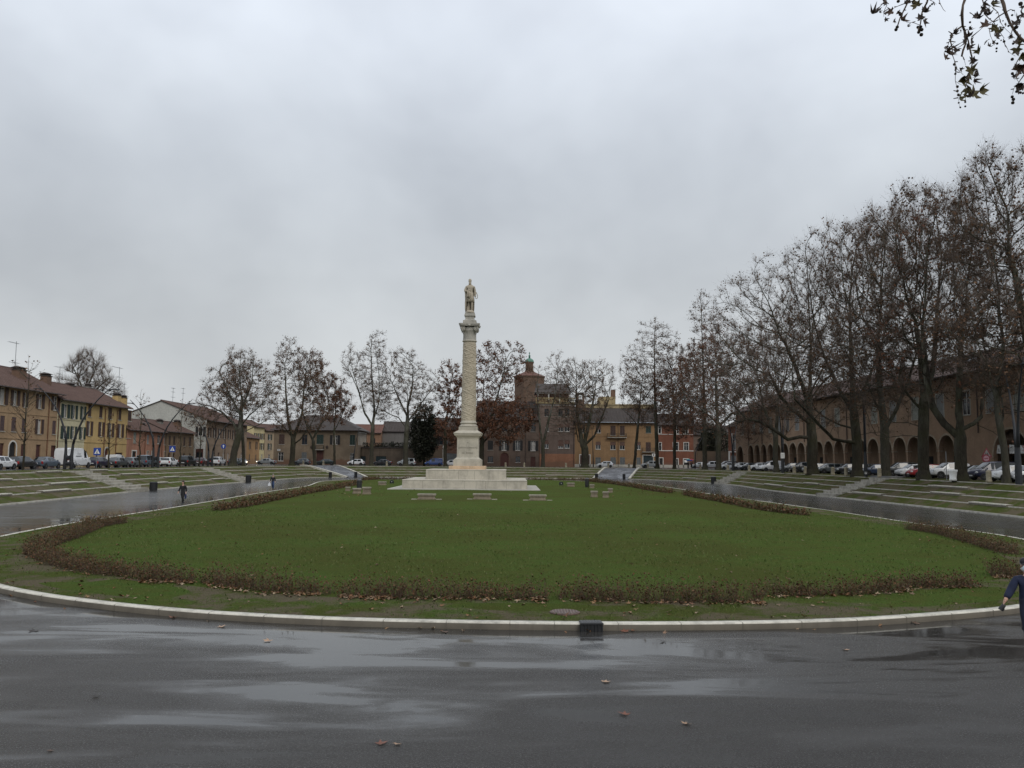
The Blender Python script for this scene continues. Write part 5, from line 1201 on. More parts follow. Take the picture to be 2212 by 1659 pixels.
# garden wall with gate and urn pillar
gw = thing('garden_wall', 'brown garden wall with a grey sheet gate and urn topped pillar', 'wall', (-24.6, 221, ZU), 0)
wl_ = plaster('brown wall plaster', (.17, .125, .09), .8, .2)
mb = MB(); mb.box(0, 7.2, 0, .35, -.2, 4.0); mb.box(-.05, 7.25, -.06, .41, 4.0, 4.15); mb.box(11.6, 17.0, 0, .35, -.2, 3.6); mb.box(11.6, 17.0, -.06, .41, 3.6, 3.74); mb.build('wall', wl_, gw)
mb = MB()
for i in range(9): mb.box(7.35 + i * .47, 7.35 + i * .47 + .455, .1, .14, .05, 3.1)
mb.build('gate', MAT['sh_grey'], gw)
for x in (7.2, 11.6):
    mb = MB(); mb.box(x - .24, x + .24, -.1, .45, -.2, 3.9); mb.box(x - .34, x + .34, -.2, .55, 3.9, 4.1); p = mb.build('pillar', MAT['sill'], gw)
    mb = MB(); mb.lathe([(.12, 4.1), (.1, 4.25), (.3, 4.5), (.34, 4.75), (.2, 4.9), (.12, 5.0), (.05, 5.2)], 12, (x, .17, 0)); mb.build('urn', MAT['sill'], p, True)
# far side row
brk = plaster('dark red brick', (.15, .08, .058), .8, .6); gry = plaster('grey brown plaster', (.17, .125, .10), .9, .1, (.12, .08, .06)); gry2 = plaster('grey mauve plaster', (.185, .138, .115), .7, .05); orn = plaster('orange plaster', (.31, .195, .105), .55); redp = plaster('red plaster', (.215, .092, .060), .7); salmon = plaster('orange base plaster', (.36, .18, .11), .6)
fK = Fac((-21.2, 222), (-9.0, 222))
wK = wset(fK, ZE, [(240, 940, 312, 1016), (340, 955, 405, 1016)], 'win', {'sill': 'sill'}) + wset(fK, ZE, [(246, 1090, 305, 1200)], 'door+arch', {'door': 'sh_red'}) + wset(fK, ZE, [(345, 1090, 385, 1168)], 'closed', {'sh': 'sh_grey'}) + [[9.6, 10.6, 5.4, 7.2, 'win', False, 0, None], [9.6, 10.6, 1, 2.7, 'win', False, 0, None]]
for o in wK: o[2] = 0.0 if o[4] == 'door' else o[2]
house('brick_house', 'dark red brick house with an arched red door left of the column', 'house', fK, fK.L, 9.5, 11, brk, wK, 'tile_dark', 2.8, .6, {'frame': 'frame_brown'}, 0, (), [(.3, .1, 9, 'pipe_dark')])
fL = Fac((-8.98, 222), (7.2, 222))
wL = wset(fL, ZF, [(216, 1200, 284, 1320)], 'closed', {'sh': 'sh_black'}) + wset(fL, ZF, [(360, 1200, 486, 1325), (534, 1200, 656, 1325), (725, 1205, 852, 1330)], 'open', {'sh': 'sh_black', 'frame': 'frame_white', 'curtain': .6, 'sill': 'trim_white'}, .46) \
   + wset(fL, ZF, [(216, 1400, 286, 1478), (566, 1400, 626, 1476)], 'win', {'sill': 'trim_white'}) + wset(fL, ZF, [(375, 1352, 480, 1530)], 'door+arch', {'door': 'sh_red', 'surround': 'chim_brick'}) + wset(fL, ZF, [(756, 1405, 816, 1530)], 'door', {'door': 'sh_red'}) + wset(fL, ZF, [(758, 980, 820, 1090), (560, 985, 622, 1090), (400, 985, 462, 1090), (230, 985, 290, 1090)], 'win', {'frame': 'frame_brown'})
for o in wL: o[2] = 0.0 if o[4] == 'door' else o[2]
Lh = house('grey_brown_house', 'grey brown house with black shutters and a big arched red door right of the column', 'house', fL, fL.L, 12.3, 13, gry, wL, 'tile_dark', 4.6, .6, {'frame': 'frame_brown'}, 0, (), [(fL.loc(ZF, 690, 1300)[0], .1, 12, 'pipe_dark'), (fL.loc(ZF, 868, 1300)[0], .1, 12, 'pipe')], [(6.9, .2, gry)])
dx = fL.loc(ZF, 705, 850)[0]; mb = MB(); mb.box(dx - 1.5, dx + 1.5, 1.2, 5.5, 12.6, 15.0); dm_ = mb.build('dormer', gry, Lh); mb = MB(); mb.add([(dx-1.9,.8,15),(dx+1.9,.8,15),(dx+1.9,6,15),(dx-1.9,6,15),(dx,.8,16.2),(dx,6,16.2)], [(0,1,4),(1,2,5,4),(3,0,4,5),(2,3,5),(3,2,1,0)]); mb.build('dormer_roof', MAT['tile_dark'], dm_); mb = MB(); mb.box(dx-.5, dx+.5, 1.15, 1.19, 13.0, 14.6); mb.build('pane', MAT['glass'], dm_)
fM = Fac((7.22, 222), (16.3, 222))
wM = wset(fM, ZF, [(1105, 802, 1160, 896), (1188, 802, 1242, 896), (930, 802, 984, 896)], 'win') + wset(fM, ZF, [(944, 990, 986, 1088), (1104, 990, 1166, 1088), (1184, 990, 1246, 1088), (926, 1195, 982, 1298), (1104, 1195, 1166, 1298), (1184, 1195, 1246, 1298)], 'blind', {'frame': 'frame_white', 'sill': 'trim_white'}) \
   + wset(fM, ZF, [(936, 1400, 996, 1530)], 'door') + wset(fM, ZF, [(1105, 1400, 1240, 1530)], 'garage')
for o in wM: o[2] = 0.0 if o[4] in ('door', 'garage') else o[2]
Mh = house('terrace_house', 'tall mauve grey house topped by a yellow roof terrace and loggia', 'house', fM, fM.L, 16.0, 12, gry2, wM, 'tile_dark', .2, .1, {'frame': 'frame_brown', 'door': 'sh_red'}, 0, (), [(fM.L - .25, .1, 15.8, 'pipe_dark')], [(15.75, .25, 'sill')], 'flat')
mb = MB(); mb.box(-.003, fM.L + .003, -.04, -.004, -.1, 3.3); mb.build('painted_base', salmon, Mh)
yl = plaster('yellow terrace', (.34, .28, .15), .4)
mb = MB(); n = 26
for i in range(n): x = -1.0 + (fM.L + 1.0) * i / n; mb.box(x, x + .2, -.12, .02, 16.25, 17.55)
mb.box(-1.1, fM.L + .1, -.16, .06, 17.55, 17.8); mb.box(-1.1, fM.L + .1, -.14, .04, 16.25, 16.6); mb.build('balustrade', yl, Mh)
mb = MB(); mb.box(-.8, fM.L - 1.2, 2.2, 9, 16.25, 19.0); mb.build('loggia', redp, Mh)
mb = MB()
for x in (-.6, 2.2, 5.0, fM.L - 1.6): mb.box(x, x + .3, 1.0, 1.3, 16.25, 18.9)
mb.box(-.9, fM.L - 1.0, .95, 1.35, 18.9, 19.15); mb.build('loggia_posts', MAT['frame_white'], Mh)
mb = MB(); a, b = -1.2, fM.L - .8; mb.add([(a,.6,19.16),(b,.6,19.16),(b-.8,5.6,21.9),(a+.4,5.6,21.9),(a,10,19.16),(b,10,19.16)], [(0,1,2,3),(1,5,2),(5,4,3,2),(4,0,3),(0,4,5,1)]); mb.build('loggia_roof', MAT['tile_dark'], Mh)
fN = Fac((16.32, 222), (37.6, 222))
wN = wset(fN, ZF, [(1405, 1010, 1440, 1105), (1575, 1010, 1640, 1105)], 'blind') + wset(fN, ZF, [(1760, 1012, 1826, 1136), (1880, 1014, 1940, 1136)], 'closed', {'sh': 'sh_brown'}) + wset(fN, ZF, [(1405, 1212, 1465, 1310), (1575, 1215, 1636, 1310), (1760, 1215, 1826, 1315), (1878, 1215, 1940, 1315)], 'blind', {'sill': 'trim_white'}) \
   + wset(fN, ZF, [(1572, 1412, 1640, 1520), (1762, 1412, 1830, 1520), (1878, 1412, 1944, 1520)], 'closed', {'sh': 'sh_grey'}) + wset(fN, ZF, [(1378, 1384, 1500, 1530)], 'door', {'surround': 'trim_white', 'door': 'sh_red'}) \
   + wset(fN, ZG, [(168, 708, 232, 845)], 'blind', {'sill': 'trim_white'}) + wset(fN, ZG, [(322, 430, 415, 552)], 'closed', {'sh': 'sh_green'}) + wset(fN, ZG, [(322, 715, 412, 885)], 'closed', {'sh': 'sh_brown'}) + wset(fN, ZG, [(278, 950, 450, 1145)], 'garage', {'surround': 'trim_white', 'door': 'sh_teal'}) + wset(fN, ZG, [(160, 985, 235, 1132)], 'closed', {'sh': 'sh_grey'})
for o in wN: o[2] = 0.0 if o[4] in ('door', 'garage') else o[2]
Nh = house('orange_house', 'long orange house with roller blinds, two small balconies and a white gutter', 'house', fN, fN.L, 11.85, 11, orn, wN, 'tile_dark', 3.4, .7, {'frame': 'frame_white'}, 0, (), [(fN.loc(ZF, 1858, 1400)[0], .1, 11.4, 'pipe_dark')], [(7.85, .12, orn)], gut='gutter', plinth=(.7, 'sill'))
q = fN.rect(ZF, (1720, 1110, 1960, 1165)); balcony(Nh, q[0], q[1], q[2] + .1, .9); q = fN.rect(ZG, (255, 840, 485, 905)); balcony(Nh, q[0], q[1], q[2] + .3, .9)
fO = Fac((37.62, 222), (46.9, 222))
wO = wset(fO, ZG, [(545, 432, 592, 562), (868, 432, 900, 565), (978, 438, 1065, 570), (552, 722, 598, 860), (806, 722, 896, 860), (995, 722, 1075, 860)], 'win') + wset(fO, ZG, [(562, 996, 622, 1160), (860, 1010, 888, 1135), (992, 1012, 1064, 1135)], 'door', {'surround': 'trim_white', 'door': 'sh_black'})
for o in wO: o[2] = 0.0 if o[4] in ('door', 'garage') else o[2]
Oh = house('red_house', 'three storey red house with white window frames and white string courses', 'house', fO, fO.L, 11.2, 10, redp, wO, 'tile_dark', 2.6, .6, {'frame': 'frame_white', 'trim': 'trim_white'}, 0, (), (), [(fO.loc(ZG, 1000, 874)[1], .2, 'trim_white'), (fO.loc(ZG, 1000, 584)[1], .12, 'trim_white')], plinth=(.75, 'sill'))
q = fO.rect(ZG, (1004, 1030, 1056, 1072)); mb = MB(); mb.box(q[0], q[1], .06, .09, q[2], q[3]); mb.build('notice', MAT['white'], Oh)
pw = thing('boundary_wall', 'low brown wall joining the red house to the red and white shop house', 'wall', (46.95, 226, ZU), 0); mb = MB(); mb.box(0, 11.5, 0, .4, -.2, 4.2); mb.box(-.04, 11.54, -.06, .46, 4.2, 4.36); mb.build('wall', wl_, pw)
simple_house('backyard_house', 'dull brown house behind the wall between the two red houses', (44, 246), (66, 246), 9.5, 10, plaster('dull brown render', (.17, .125, .10), .7), 5, [(5.2, 6.6, 'win')], {'frame': 'frame_brown'}, 'tile_dark', 2.4)
fQ = Fac((54.4, 216), (60.5, 207)); wQ = [[1.2, 3.0, 4.7, 8.6, 'win', False, 0, None], [5.5, 7.2, 4.7, 8.6, 'win', False, 0, None], [.6, 3.2, 0, 3.2, 'door', False, 0, {'door': 'sh_lgrey'}], [4.0, 6.8, 0, 3.2, 'win', False, 0, None], [8.0, 9.6, 0, 3.2, 'door', False, 0, {'door': 'sh_lgrey'}]]
Qh = house('shop_house', 'red upper storey above a pale grey shop front beside the arcade', 'house', fQ, fQ.L, 10.6, 9, redp, wQ, 'tile_dark', 2, .5, {'frame': 'frame_white', 'trim': 'trim_white'}, 0, (), (), [(4.0, .3, 'trim_white')])
mb = MB(); mb.box(-.003, .5, -.03, -.004, 0, 3.98); mb.box(3.3, 3.9, -.03, -.004, 0, 3.98); mb.box(6.9, 7.9, -.03, -.004, 0, 3.98); mb.build('shop_front', MAT['trim_white'], Qh)
# background: church drum, bell gable, yellow block
ch = thing('church', 'brick church drum with a lantern and green copper dome rising behind the far houses', 'church', (aty(*Q(ZF, 738, 600), 300)[0], 300, ZU), 0)
cbr = plaster('church brick', (.155, .10, .072), .7, .4); cop = simple('green copper', (.09, .21, .16), .6, .35, 2)
def zc_(Y, X=738): return aty(*Q(ZF, X, Y), 300)[2] - ZU
kx = 300 / FPX / 3.95 / 1.47559 * 1.0
R1, R2 = 200 * kx, 56 * kx
mb = MB(); mb.lathe([(R1, -.2), (R1, zc_(425)), (R1 * 1.06, zc_(412)), (R1 * 1.06, zc_(402))], 8); mb.build('drum', cbr, ch)
mb = MB(); mb.lathe([(R1 * 1.08, zc_(401)), (R1 * .6, zc_(362)), (R2 * 1.25, zc_(340))], 8); mb.build('roof', MAT['tile_red'], ch)
mb = MB(); mb.lathe([(R2 * 1.15, zc_(342)), (R2 * 1.1, zc_(325)), (R2 * .95, zc_(318)), (R2 * .95, zc_(232)), (R2 * 1.1, zc_(226)), (R2 * 1.1, zc_(217))], 8); mb.build('lantern', cbr, ch)
H0, H1 = zc_(217), zc_(165); mb = MB(); mb.lathe([(R2 * math.cos(t) * 1.02 + .02, H0 + (H1 - H0) * math.sin(t)) for t in np.linspace(0, PI/2, 9)], 20); mb.build('dome', cop, ch, True)
mb = MB(); mb.lathe([(R2 * .22, H1 - .1), (R2 * .2, zc_(140)), (R2 * .26, zc_(135)), (R2 * .1, zc_(122)), (R2 * .06, zc_(110)), (R2 * .2, zc_(101)), (R2 * .06, zc_(92)), (.03, zc_(84))], 10); mb.build('finial', cop, ch, True)
bgx = aty(*Q(ZF, 1385, 700), 250)[0]; k2 = 250 / FPX / 3.95 / 1.47559; zb_ = lambda Y: aty(*Q(ZF, 1385, Y), 250)[2] - ZU
bt = thing('bell_gable', 'small brick bell gable with one open arch beside the roof terrace', 'bell gable', (bgx, 250, ZU), 0); hw = 48 * k2
mb = MB(); op = [(hw - 24*k2, hw + 24*k2, zb_(690), zb_(625), 'x', True)]; wall_front(mb, 2*hw, zb_(615), op, 0, .8); wall_front(mb, 2*hw, zb_(615), op, .8, -.001)
mb.add([(0,0,-.3),(0,.8,-.3),(0,.8,zb_(615)),(0,0,zb_(615)),(2*hw,0,-.3),(2*hw,.8,-.3),(2*hw,.8,zb_(615)),(2*hw,0,zb_(615))], [(0,1,2,3),(7,6,5,4)])
wo = mb.build('wall', cbr, bt); wo.location.x = -hw
mb = MB(); mb.add([(-hw-.3,-.3,zb_(615)),(hw+.3,-.3,zb_(615)),(hw+.3,1.1,zb_(615)),(-hw-.3,1.1,zb_(615)),(0,-.3,zb_(594)),(0,1.1,zb_(594))], [(0,1,4),(1,2,5,4),(3,0,4,5),(2,3,5),(3,2,1,0)]); mb.build('roof', MAT['tile_dark'], bt)
yb = thing('yellow_block', 'plain yellow block showing above the orange house roof', 'building', (aty(*Q(ZF, 1450, 700), 262)[0], 262, ZU), 0); k3 = 262 / FPX / 3.95 / 1.47559; zy = lambda Y: aty(*Q(ZF, 1640, Y), 262)[2] - ZU
ylw = plaster('pale yellow render', (.36, .29, .17), .4)
mb = MB(); mb.box(0, 880*k3, 0, 12, 0, zy(752)); mb.box(-.2, 880*k3 + .2, -.2, 12.2, zy(752), zy(742)); mb.build('wall', ylw, yb); mb = MB(); mb.box(190*k3, 390*k3, 3, 11, zy(743), zy(640)); mb.build('penthouse', ylw, yb)
mb = MB(); mb.box(345*k3, 400*k3, 5, 7, zy(641), zy(545)); mb.build('chimney', MAT['chim_brick'], yb)
for i in range(7): mb = MB(); a = (40 + 120*i) * k3; mb.box(a, a + 1.3, -.02, -.004, zy(752) - 3.2, zy(752) - 1.2); mb.build('pane', MAT['glass'], yb)
# backs of the town so that no empty ground shows between the houses
# ---- arcaded palace on the right
fP = Fac((49.5, 190), (55.5, 80)); pal = plaster('palace brick plaster', (.35, .24, .165), .7, .2, (.13, .10, .08))
P_ = thing('arcaded_palace', 'long brown brick palace with a ground floor arcade on thin stone columns', 'palace', (fP.p0[0], fP.p0[1], ZU - .02), fP.rz)
ends = [.9, 5.2]; ops = [(.9, 4.9, 0, 5.0, 'a', True)]
xs_ = [7.9]
while xs_[-1] + 3.93 < 89: xs_.append(xs_[-1] + 3.86)
spr = 3.25
for a, b in zip(xs_[:-1], xs_[1:]): ops.append((a + .24, b - .24, 0, spr + (b - a - .48) / 2 + .18, 'a', True))
ops.append((92.6, 98.9, 0, 5.45, 'a', True)); ops.append((101.0, 107, 0, 5.4, 'a', True))
upw = []
for i, c in enumerate([4.5, 11.9, 16.5, 21.5, 26, 30.5, 35.2, 41, 46.5, 52, 58, 64.5, 70, 76, 82, 87.6, 92.5, 97.5, 103]): upw.append([c - .85, c + .85, 7.4, 10.3 if i not in (5, 6) else 10.9, 'closed' if i % 5 else 'win', i in (5, 6), 0, {'sh': 'sh_paleg' if i % 2 else 'sh_lgrey', 'frame': 'frame_white', 'trim': 'sill'}])
mb = MB(); wall_front(mb, fP.L, 12.6, [o for o in ops] + [tuple(w[:6]) for w in upw], 0, .48)
mb.add([(0,0,-.3),(0,16,-.3),(0,16,12.6),(0,0,12.6),(fP.L,0,-.3),(fP.L,16,-.3),(fP.L,16,12.6),(fP.L,0,12.6)], [(0,1,2,3),(7,6,5,4),(1,5,6,2)])
mb.add([(0,.5,6.2),(fP.L,.5,6.2),(fP.L,.5,12.5),(0,.5,12.5)], [(0,1,2,3)], 1)
mb.add([(0,.5,6.2),(fP.L,.5,6.2),(fP.L,4.5,6.2),(0,4.5,6.2)], [(3,2,1,0)], 0)
mb.add([(0,4.5,-.3),(fP.L,4.5,-.3),(fP.L,4.5,6.2),(0,4.5,6.2)], [(0,1,2,3)], 0)
mb.build('wall', [pal, MAT['dark_in']], P_)
arcst = stone('arcade stone', (.36, .29, .21), .8)
colm = None
for i, x in enumerate(xs_):
    if colm is None:
        m = MB(); m.lathe([(.30, -.05), (.30, .12), (.24, .2), (.19, .32), (.17, 2.7), (.2, 2.74), (.17, 2.8), (.2, 2.95), (.28, 3.12)], 14); m.box(-.33, .33, -.33, .33, 3.12, 3.26); colm = m.mesh('column', arcst, False)
    o = link('column', colm, P_); o.location = (x, .24, 0)
for o in ops:
    m = MB(); c = (o[0]+o[1])/2; r0 = (o[1]-o[0])/2; zt = o[3] - r0; n = 16
    for i in range(n):
        a, b = PI*i/n, PI*(i+1)/n; r1 = r0 + .24
        q = [(c - r0*math.cos(a), zt + r0*math.sin(a)), (c - r1*math.cos(a), zt + r1*math.sin(a)), (c - r1*math.cos(b), zt + r1*math.sin(b)), (c - r0*math.cos(b), zt + r0*math.sin(b))]; m.prism(q, 'y', -.05, .03)
    m.build('arch_moulding', arcst, P_)
for w in upw: make_window(P_, w, w[7])
for x in (8.6, 17, 28.2, 38.5, 55.5, 67.5, 79, 90): m = MB(); m.tube([(x, -.1, 5.2), (x, -.1, 12.0), (x, -.8, 12.5)], .07, 7); m.build('downpipe', MAT['pipe_dark'], P_)
for i in range(14): m = MB(); a = 10 + i * 6.1; m.box(a, a + 1.0, 4.40, 4.46, .4, 2.6); m.build('door', MAT['sh_black'], P_)
m = MB(); ov = 1.1; zf = 12.2
for dz, fl in ((.18, False), (.02, True)):
    q = [(-.3,-ov,zf+dz),(fP.L+.3,-ov,zf+dz),(fP.L+.3,8,16.2+dz),(-.3,8,16.2+dz),(-.3,17,zf+dz),(fP.L+.3,17,zf+dz)]; m.add(q, [(0,1,2,3),(3,2,5,4)] if not fl else [(3,2,1,0),(4,5,2,3)], 1 if fl else 0)
m.add([(-.3,-ov,zf+.02),(fP.L+.3,-ov,zf+.02),(fP.L+.3,-ov,zf+.18),(-.3,-ov,zf+.18)], [(0,1,2,3)], 1)
for i in range(180): x = -.2 + i * (fP.L + .4) / 180; m.box(x, x + .14, -ov + .02, -.01, zf - .12 + .0, zf + .015, 1)
m.build('roof', [MAT['tile'], MAT['soffit']], P_)
m = MB(); m.tube([(-.3, -ov - .07, zf + .1), (fP.L + .3, -ov - .07, zf + .1)], .09, 6); m.build('gutter', MAT['pipe_dark'], P_)
for X, Y in ((1500, 322), (1740, 278)):
    off = 4.0; f2 = Fac((fP.p0[0] + fP.e[1] * -off, fP.p0[1] + fP.e[0] * off), (fP.p1[0] - fP.e[1] * off, fP.p1[1] + fP.e[0] * off)); x, z = f2.loc(ZS, X, Y)
    m = MB(); s = 4.0 / 9.1; z0 = zf + .18 + (off - .7 + ov) * s; m.add([(x-.9, off-.7, z0+.1), (x+.9, off-.7, z0+.1), (x+.9, off+.7, z0+.1+1.4*s), (x-.9, off+.7, z0+.1+1.4*s)], [(0,1,2,3)]); m.build('skylight', MAT['gutter'], P_)
# banner hung in the near arch
for (X0, Y0, X1, Y1, lab, lines) in ((1662, 752, 1800, 912, 'white banner with a small grey emblem hung in the big arch', [(.42, .50, .56, .30), (.35, .65, .28, .22)]), (1905, 752, 2050, 912, 'white banner with a dark grey word, right of the leaning trunk', [(.1, .75, .42, .36), (.1, .45, .28, .24)]), (2072, 760, 2190, 912, 'white banner with pink blossom print at the right end of the arch', [(.1, .4, .42, .38)])):
    r = fP.rect(ZP, (X0, Y0, X1, Y1)); b = thing('banner', lab, 'banner', (fP.p0[0], fP.p0[1], ZU - .02), fP.rz, 'white banners in the arcade')
    m = MB(); n = 8
    vs = []
    for i in range(n + 1):
        x = r[0] + (r[1]-r[0]) * i / n; y = .3 + .035 * math.sin(i * 1.7)
        vs += [(x, y, r[2]), (x, y, r[3] - .05 * math.sin(PI * i / n))]
    m.add(vs, [(2*i, 2*i+2, 2*i+3, 2*i+1) for i in range(n)]); m.build('cloth', MAT['white'], b)
    m = MB(); w = r[1]-r[0]; h = r[3]-r[2]
    for (a0, a1, z1, z0) in lines: m.box(r[0] + w*a0, r[0] + w*a1, .245, .25, r[2] + h*z0, r[2] + h*z1)
    m.build('print', simple('grey print', (.2, .2, .2), .8), b)
    if 'word' in lab: text('lettering', 'ARCO', .36, MAT['iron'], b, (r[0] + w*.42, .24, r[2] + h*.55), 'CENTER')
    if 'blossom' in lab:
        m = MB()
        for i in range(16): a = r[0] + w*rnd.uniform(.55, .95); c = r[2] + h*rnd.uniform(.15, .9); m.box(a, a + .09, .244, .25, c, c + .09)
        m.build('blossoms', simple('pink print', (.5, .2, .2), .8), b)
# ------------------------------------------------------------------ the monument
MY = 108.3; MX = aty(1011, 1000, MY)[0]
mon = thing('column_monument', 'tall cream stone column with a carved shaft and standing statue amid the lawn', 'monument', (MX, MY, 0))
mon.rotation_euler = (0, 0, math.atan2(-MX, MY) * -1 * 0)
ms = MAT['monument']
mb = MB(); mb.bbox(-8.8, 8.8, -8.9, 8.9, -.1, .40, .02); mb.build('base_slab', stone('grey base slab', (.40, .38, .33), .6), mon)
def blocks(hw, z0, z1, n, name, mat_):
    mb = MB(); mb.bbox(-hw, hw, -hw, hw, z0, z1, .03); o = mb.build(name, mat_, mon)
    jm = MB()
    for i in range(1, n):
        x = -hw + 2*hw*i/n + rnd.uniform(-.15, .15)
        jm.box(x - .012, x + .012, -hw - .004, -hw + .01, z0, z1 - .12); jm.box(-hw - .004, -hw + .01, x - .012, x + .012, z0, z1 - .12); jm.box(hw - .01, hw + .004, x - .012, x + .012, z0, z1 - .12)
    jm.box(-hw - .006, hw + .006, -hw - .006, -hw + .01, z1 - .13, z1 - .105)
    jm.build('joints', MAT['kerb_joint'], o); return o
blocks(7.3, .30, 1.42, 6, 'lower_step', ms); blocks(4.8, 1.42, 2.60, 5, 'upper_step', ms)
mb = MB(); mb.bbox(-2.25, 2.25, -2.25, 2.25, 2.60, 3.02, .03); mb.build('plinth', MAT['plinth'], mon)
mb = MB(); mb.sqlathe([(1.74, 3.02), (1.74, 3.74), (1.70, 3.78), (1.72, 3.82), (1.60, 3.86), (1.42, 4.0), (1.36, 4.08), (1.36, 4.12), (1.33, 4.14), (1.33, 6.44), (1.36, 6.48), (1.40, 6.58), (1.62, 6.78), (1.68, 6.79), (1.68, 6.92), (1.76, 6.98), (1.78, 7.10), (1.70, 7.14), (1.22, 7.42)]); pdst = mb.build('pedestal', ms, mon)
for (txt, z, size, sp) in (('A', 5.80, .26, 1), ('LUDOVICO ARIOSTO', 5.18, .248, 1.0), ('LA  PATRIA', 4.52, .248, 1.05)):
    text('inscription', txt, size, MAT['letters'], pdst, (0, -1.342, z), 'CENTER', sp, .004)
mb = MB(); mb.sqlathe([(1.16, 7.42), (1.16, 7.86)]); mb.lathe([(1.10, 7.87), (1.16, 7.95), (1.14, 8.05), (1.05, 8.10), (.98, 8.16), (.95, 8.26), (1.02, 8.30), (1.07, 8.38), (1.04, 8.46), (.96, 8.50), (.93, 8.60), (.905, 8.66)], 40); mb.build('column_base', ms, mon, auto=40)
# carved shaft: spiral garland bands and leaf scrolls in relief
nk, nz = 190, 620; z0, z1 = 8.62, 18.66
th_ = np.linspace(0, 2*PI, nk, endpoint=False)[None, :]; zz = np.linspace(0, 1, nz)[:, None]
rr = .905 - .10 * zz ** 1.3 + 0 * th_
hgt_ = zz * (z1 - z0)
def bandf(z, period, slope, w):
    ph = (hgt_ - slope * th_ / (2*PI) - z) ; ph = (ph + period/2) % period - period/2; return np.exp(-(ph / w) ** 2)
s_ = np.zeros((nz, nk))
s_ += .055 * bandf(.9, 2.62, -2.62, .055)                 # garland ribbon winding up
s_ += .035 * bandf(4.05, 20, 0, .05) * 0
wv = 4
a_ = th_ * 6; b_ = hgt_ * 7.0
sc1 = np.sin(a_ + 1.6 * np.sin(b_ * .5)) * np.sin(b_ + 1.7 * np.sin(a_ * .5 + b_ * .23)); sc2 = np.sin(a_ * 2 + 2.2 * np.sin(b_ * .7 + 1)) * np.sin(b_ * 1.6 + 1.5 * np.sin(a_ + 2)); sc3 = np.sin(th_ * 17 + b_ * 1.1) * np.sin(b_ * 2.7 - th_ * 11)
rel = np.clip(sc1, -.1, .6) * .6 + np.clip(sc2, 0, .6) * .5 + .25 * sc3
env = np.clip((hgt_ - .1) / .15, 0, 1) * np.clip((z1 - z0 - .15 - hgt_) / .15, 0, 1)
gapm = 1 - .8 * bandf(.9, 2.62, -2.62, .16)
rr = rr + env * (s_ + .085 * np.clip(rel, -.12, .8) * gapm)
hb = np.exp(-((hgt_ - 7.35) / .05) ** 2) + np.exp(-((hgt_ - 6.85) / .04) ** 2); rr = rr + .03 * hb * env
V = np.stack([rr * np.sin(th_), -rr * np.cos(th_), (z0 + hgt_) + 0 * th_], 2).reshape(-1, 3)
i = np.arange(nz - 1)[:, None] * nk; j = np.arange(nk)[None]; j2 = (j + 1) % nk
qd = np.stack([i + j, i + j2, i + nk + j2, i + nk + j], 2).reshape(-1, 4)
shaft_m = stone('carved limestone', (.47, .41, .31), .5, scale=.6)
link('shaft', np_mesh('shaft', V, qd, None, [shaft_m], None, True), mon)
mb = MB(); mb.lathe([(.80, 18.64), (.90, 18.68), (.94, 18.76), (.90, 18.84), (.84, 18.88)], 40); mb.build('astragal', ms, mon, True)
# capital with corner volutes
mdk = MAT['monument_dark']
nk2 = 96; prof = [(.82, 18.86), (.80, 19.0), (.80, 19.5), (.84, 19.8), (.92, 20.0), (.98, 20.1), (.92, 20.2), (.88, 20.5)]
vs = []; fs = []
for (r, z) in prof:
    for q in range(nk2):
        t = 2*PI*q/nk2; f = (z - 18.86) / 1.3
        lf = .055 * max(0, math.sin(t * 8 + (PI if f > .5 else 0))) ** .7 * math.sin(PI * min(1, max(0, (f * 2) % 1))) + .02 * math.sin(t * 24) * (f < .9)
        vs.append(((r + lf) * math.cos(t), (r + lf) * math.sin(t), z))
for a in range(len(prof) - 1):
    for q in range(nk2): q2 = (q + 1) % nk2; fs.append((a*nk2+q, a*nk2+q2, (a+1)*nk2+q2, (a+1)*nk2+q))
mb = MB(); mb.add(vs, fs); bell = mb.build('capital', mdk, mon, True)
for c in range(4):
    az = PI/4 + PI/2*c
    m = MB()
    for sgn in (-1, 1):
        for tq in np.linspace(0, 1, 1):
            pp = []; rr_ = []
            for q in range(40):
                s = q / 39; ang = s * 4.6 * PI; rad_ = .30 * (1 - s) ** .8 + .03
                pp.append((rad_ * math.cos(-ang + PI*.5) , rad_ * math.sin(-ang + PI*.5))); rr_.append(.055 * (1 - .5*s))
            # scroll lies in the vertical plane of each face, near the corner
            face = az - sgn * PI/4; nx, ny = math.cos(face), math.sin(face); tx, ty = -ny, nx
            off = sgn * .80
            P3 = [(nx*1.02 + tx*(off + sgn*p[0]), ny*1.02 + ty*(off + sgn*p[0]), 20.30 + p[1]) for p in pp]
            m.tube(P3, rr_, 6)
            m.lathe([(.001, -.08), (.27, -.08), (.29, 0), (.27, .05), (.001, .05)], 16)
            k_ = len(m.v) - 5*16
            for q in range(5*16):
                x, y, z = m.v[k_ + q]; m.v[k_ + q] = (nx*(.97 + z) + tx*(off + x), ny*(.97 + z) + ty*(off + x), 20.30 + y)
    m.build('volute', mdk, bell, True)
    m = MB(); nx, ny = math.cos(PI/2*c), math.sin(PI/2*c); m.sphere((nx*1.10, ny*1.10, 20.68), .2, 10, 6, (1, 1, .8)); m.build('rosette', mdk, bell, True)
pl = []
for c in range(4):
    a = PI/4 + PI/2*c
    for d in (-.09, .09): pl.append((1.68 * math.cos(a + d), 1.68 * math.sin(a + d)))
    b = a + PI/4
    for d in (-.35, 0, .35): pl.append(((1.14 + abs(d)*.22) * math.cos(b + d), (1.14 + abs(d)*.22) * math.sin(b + d)))
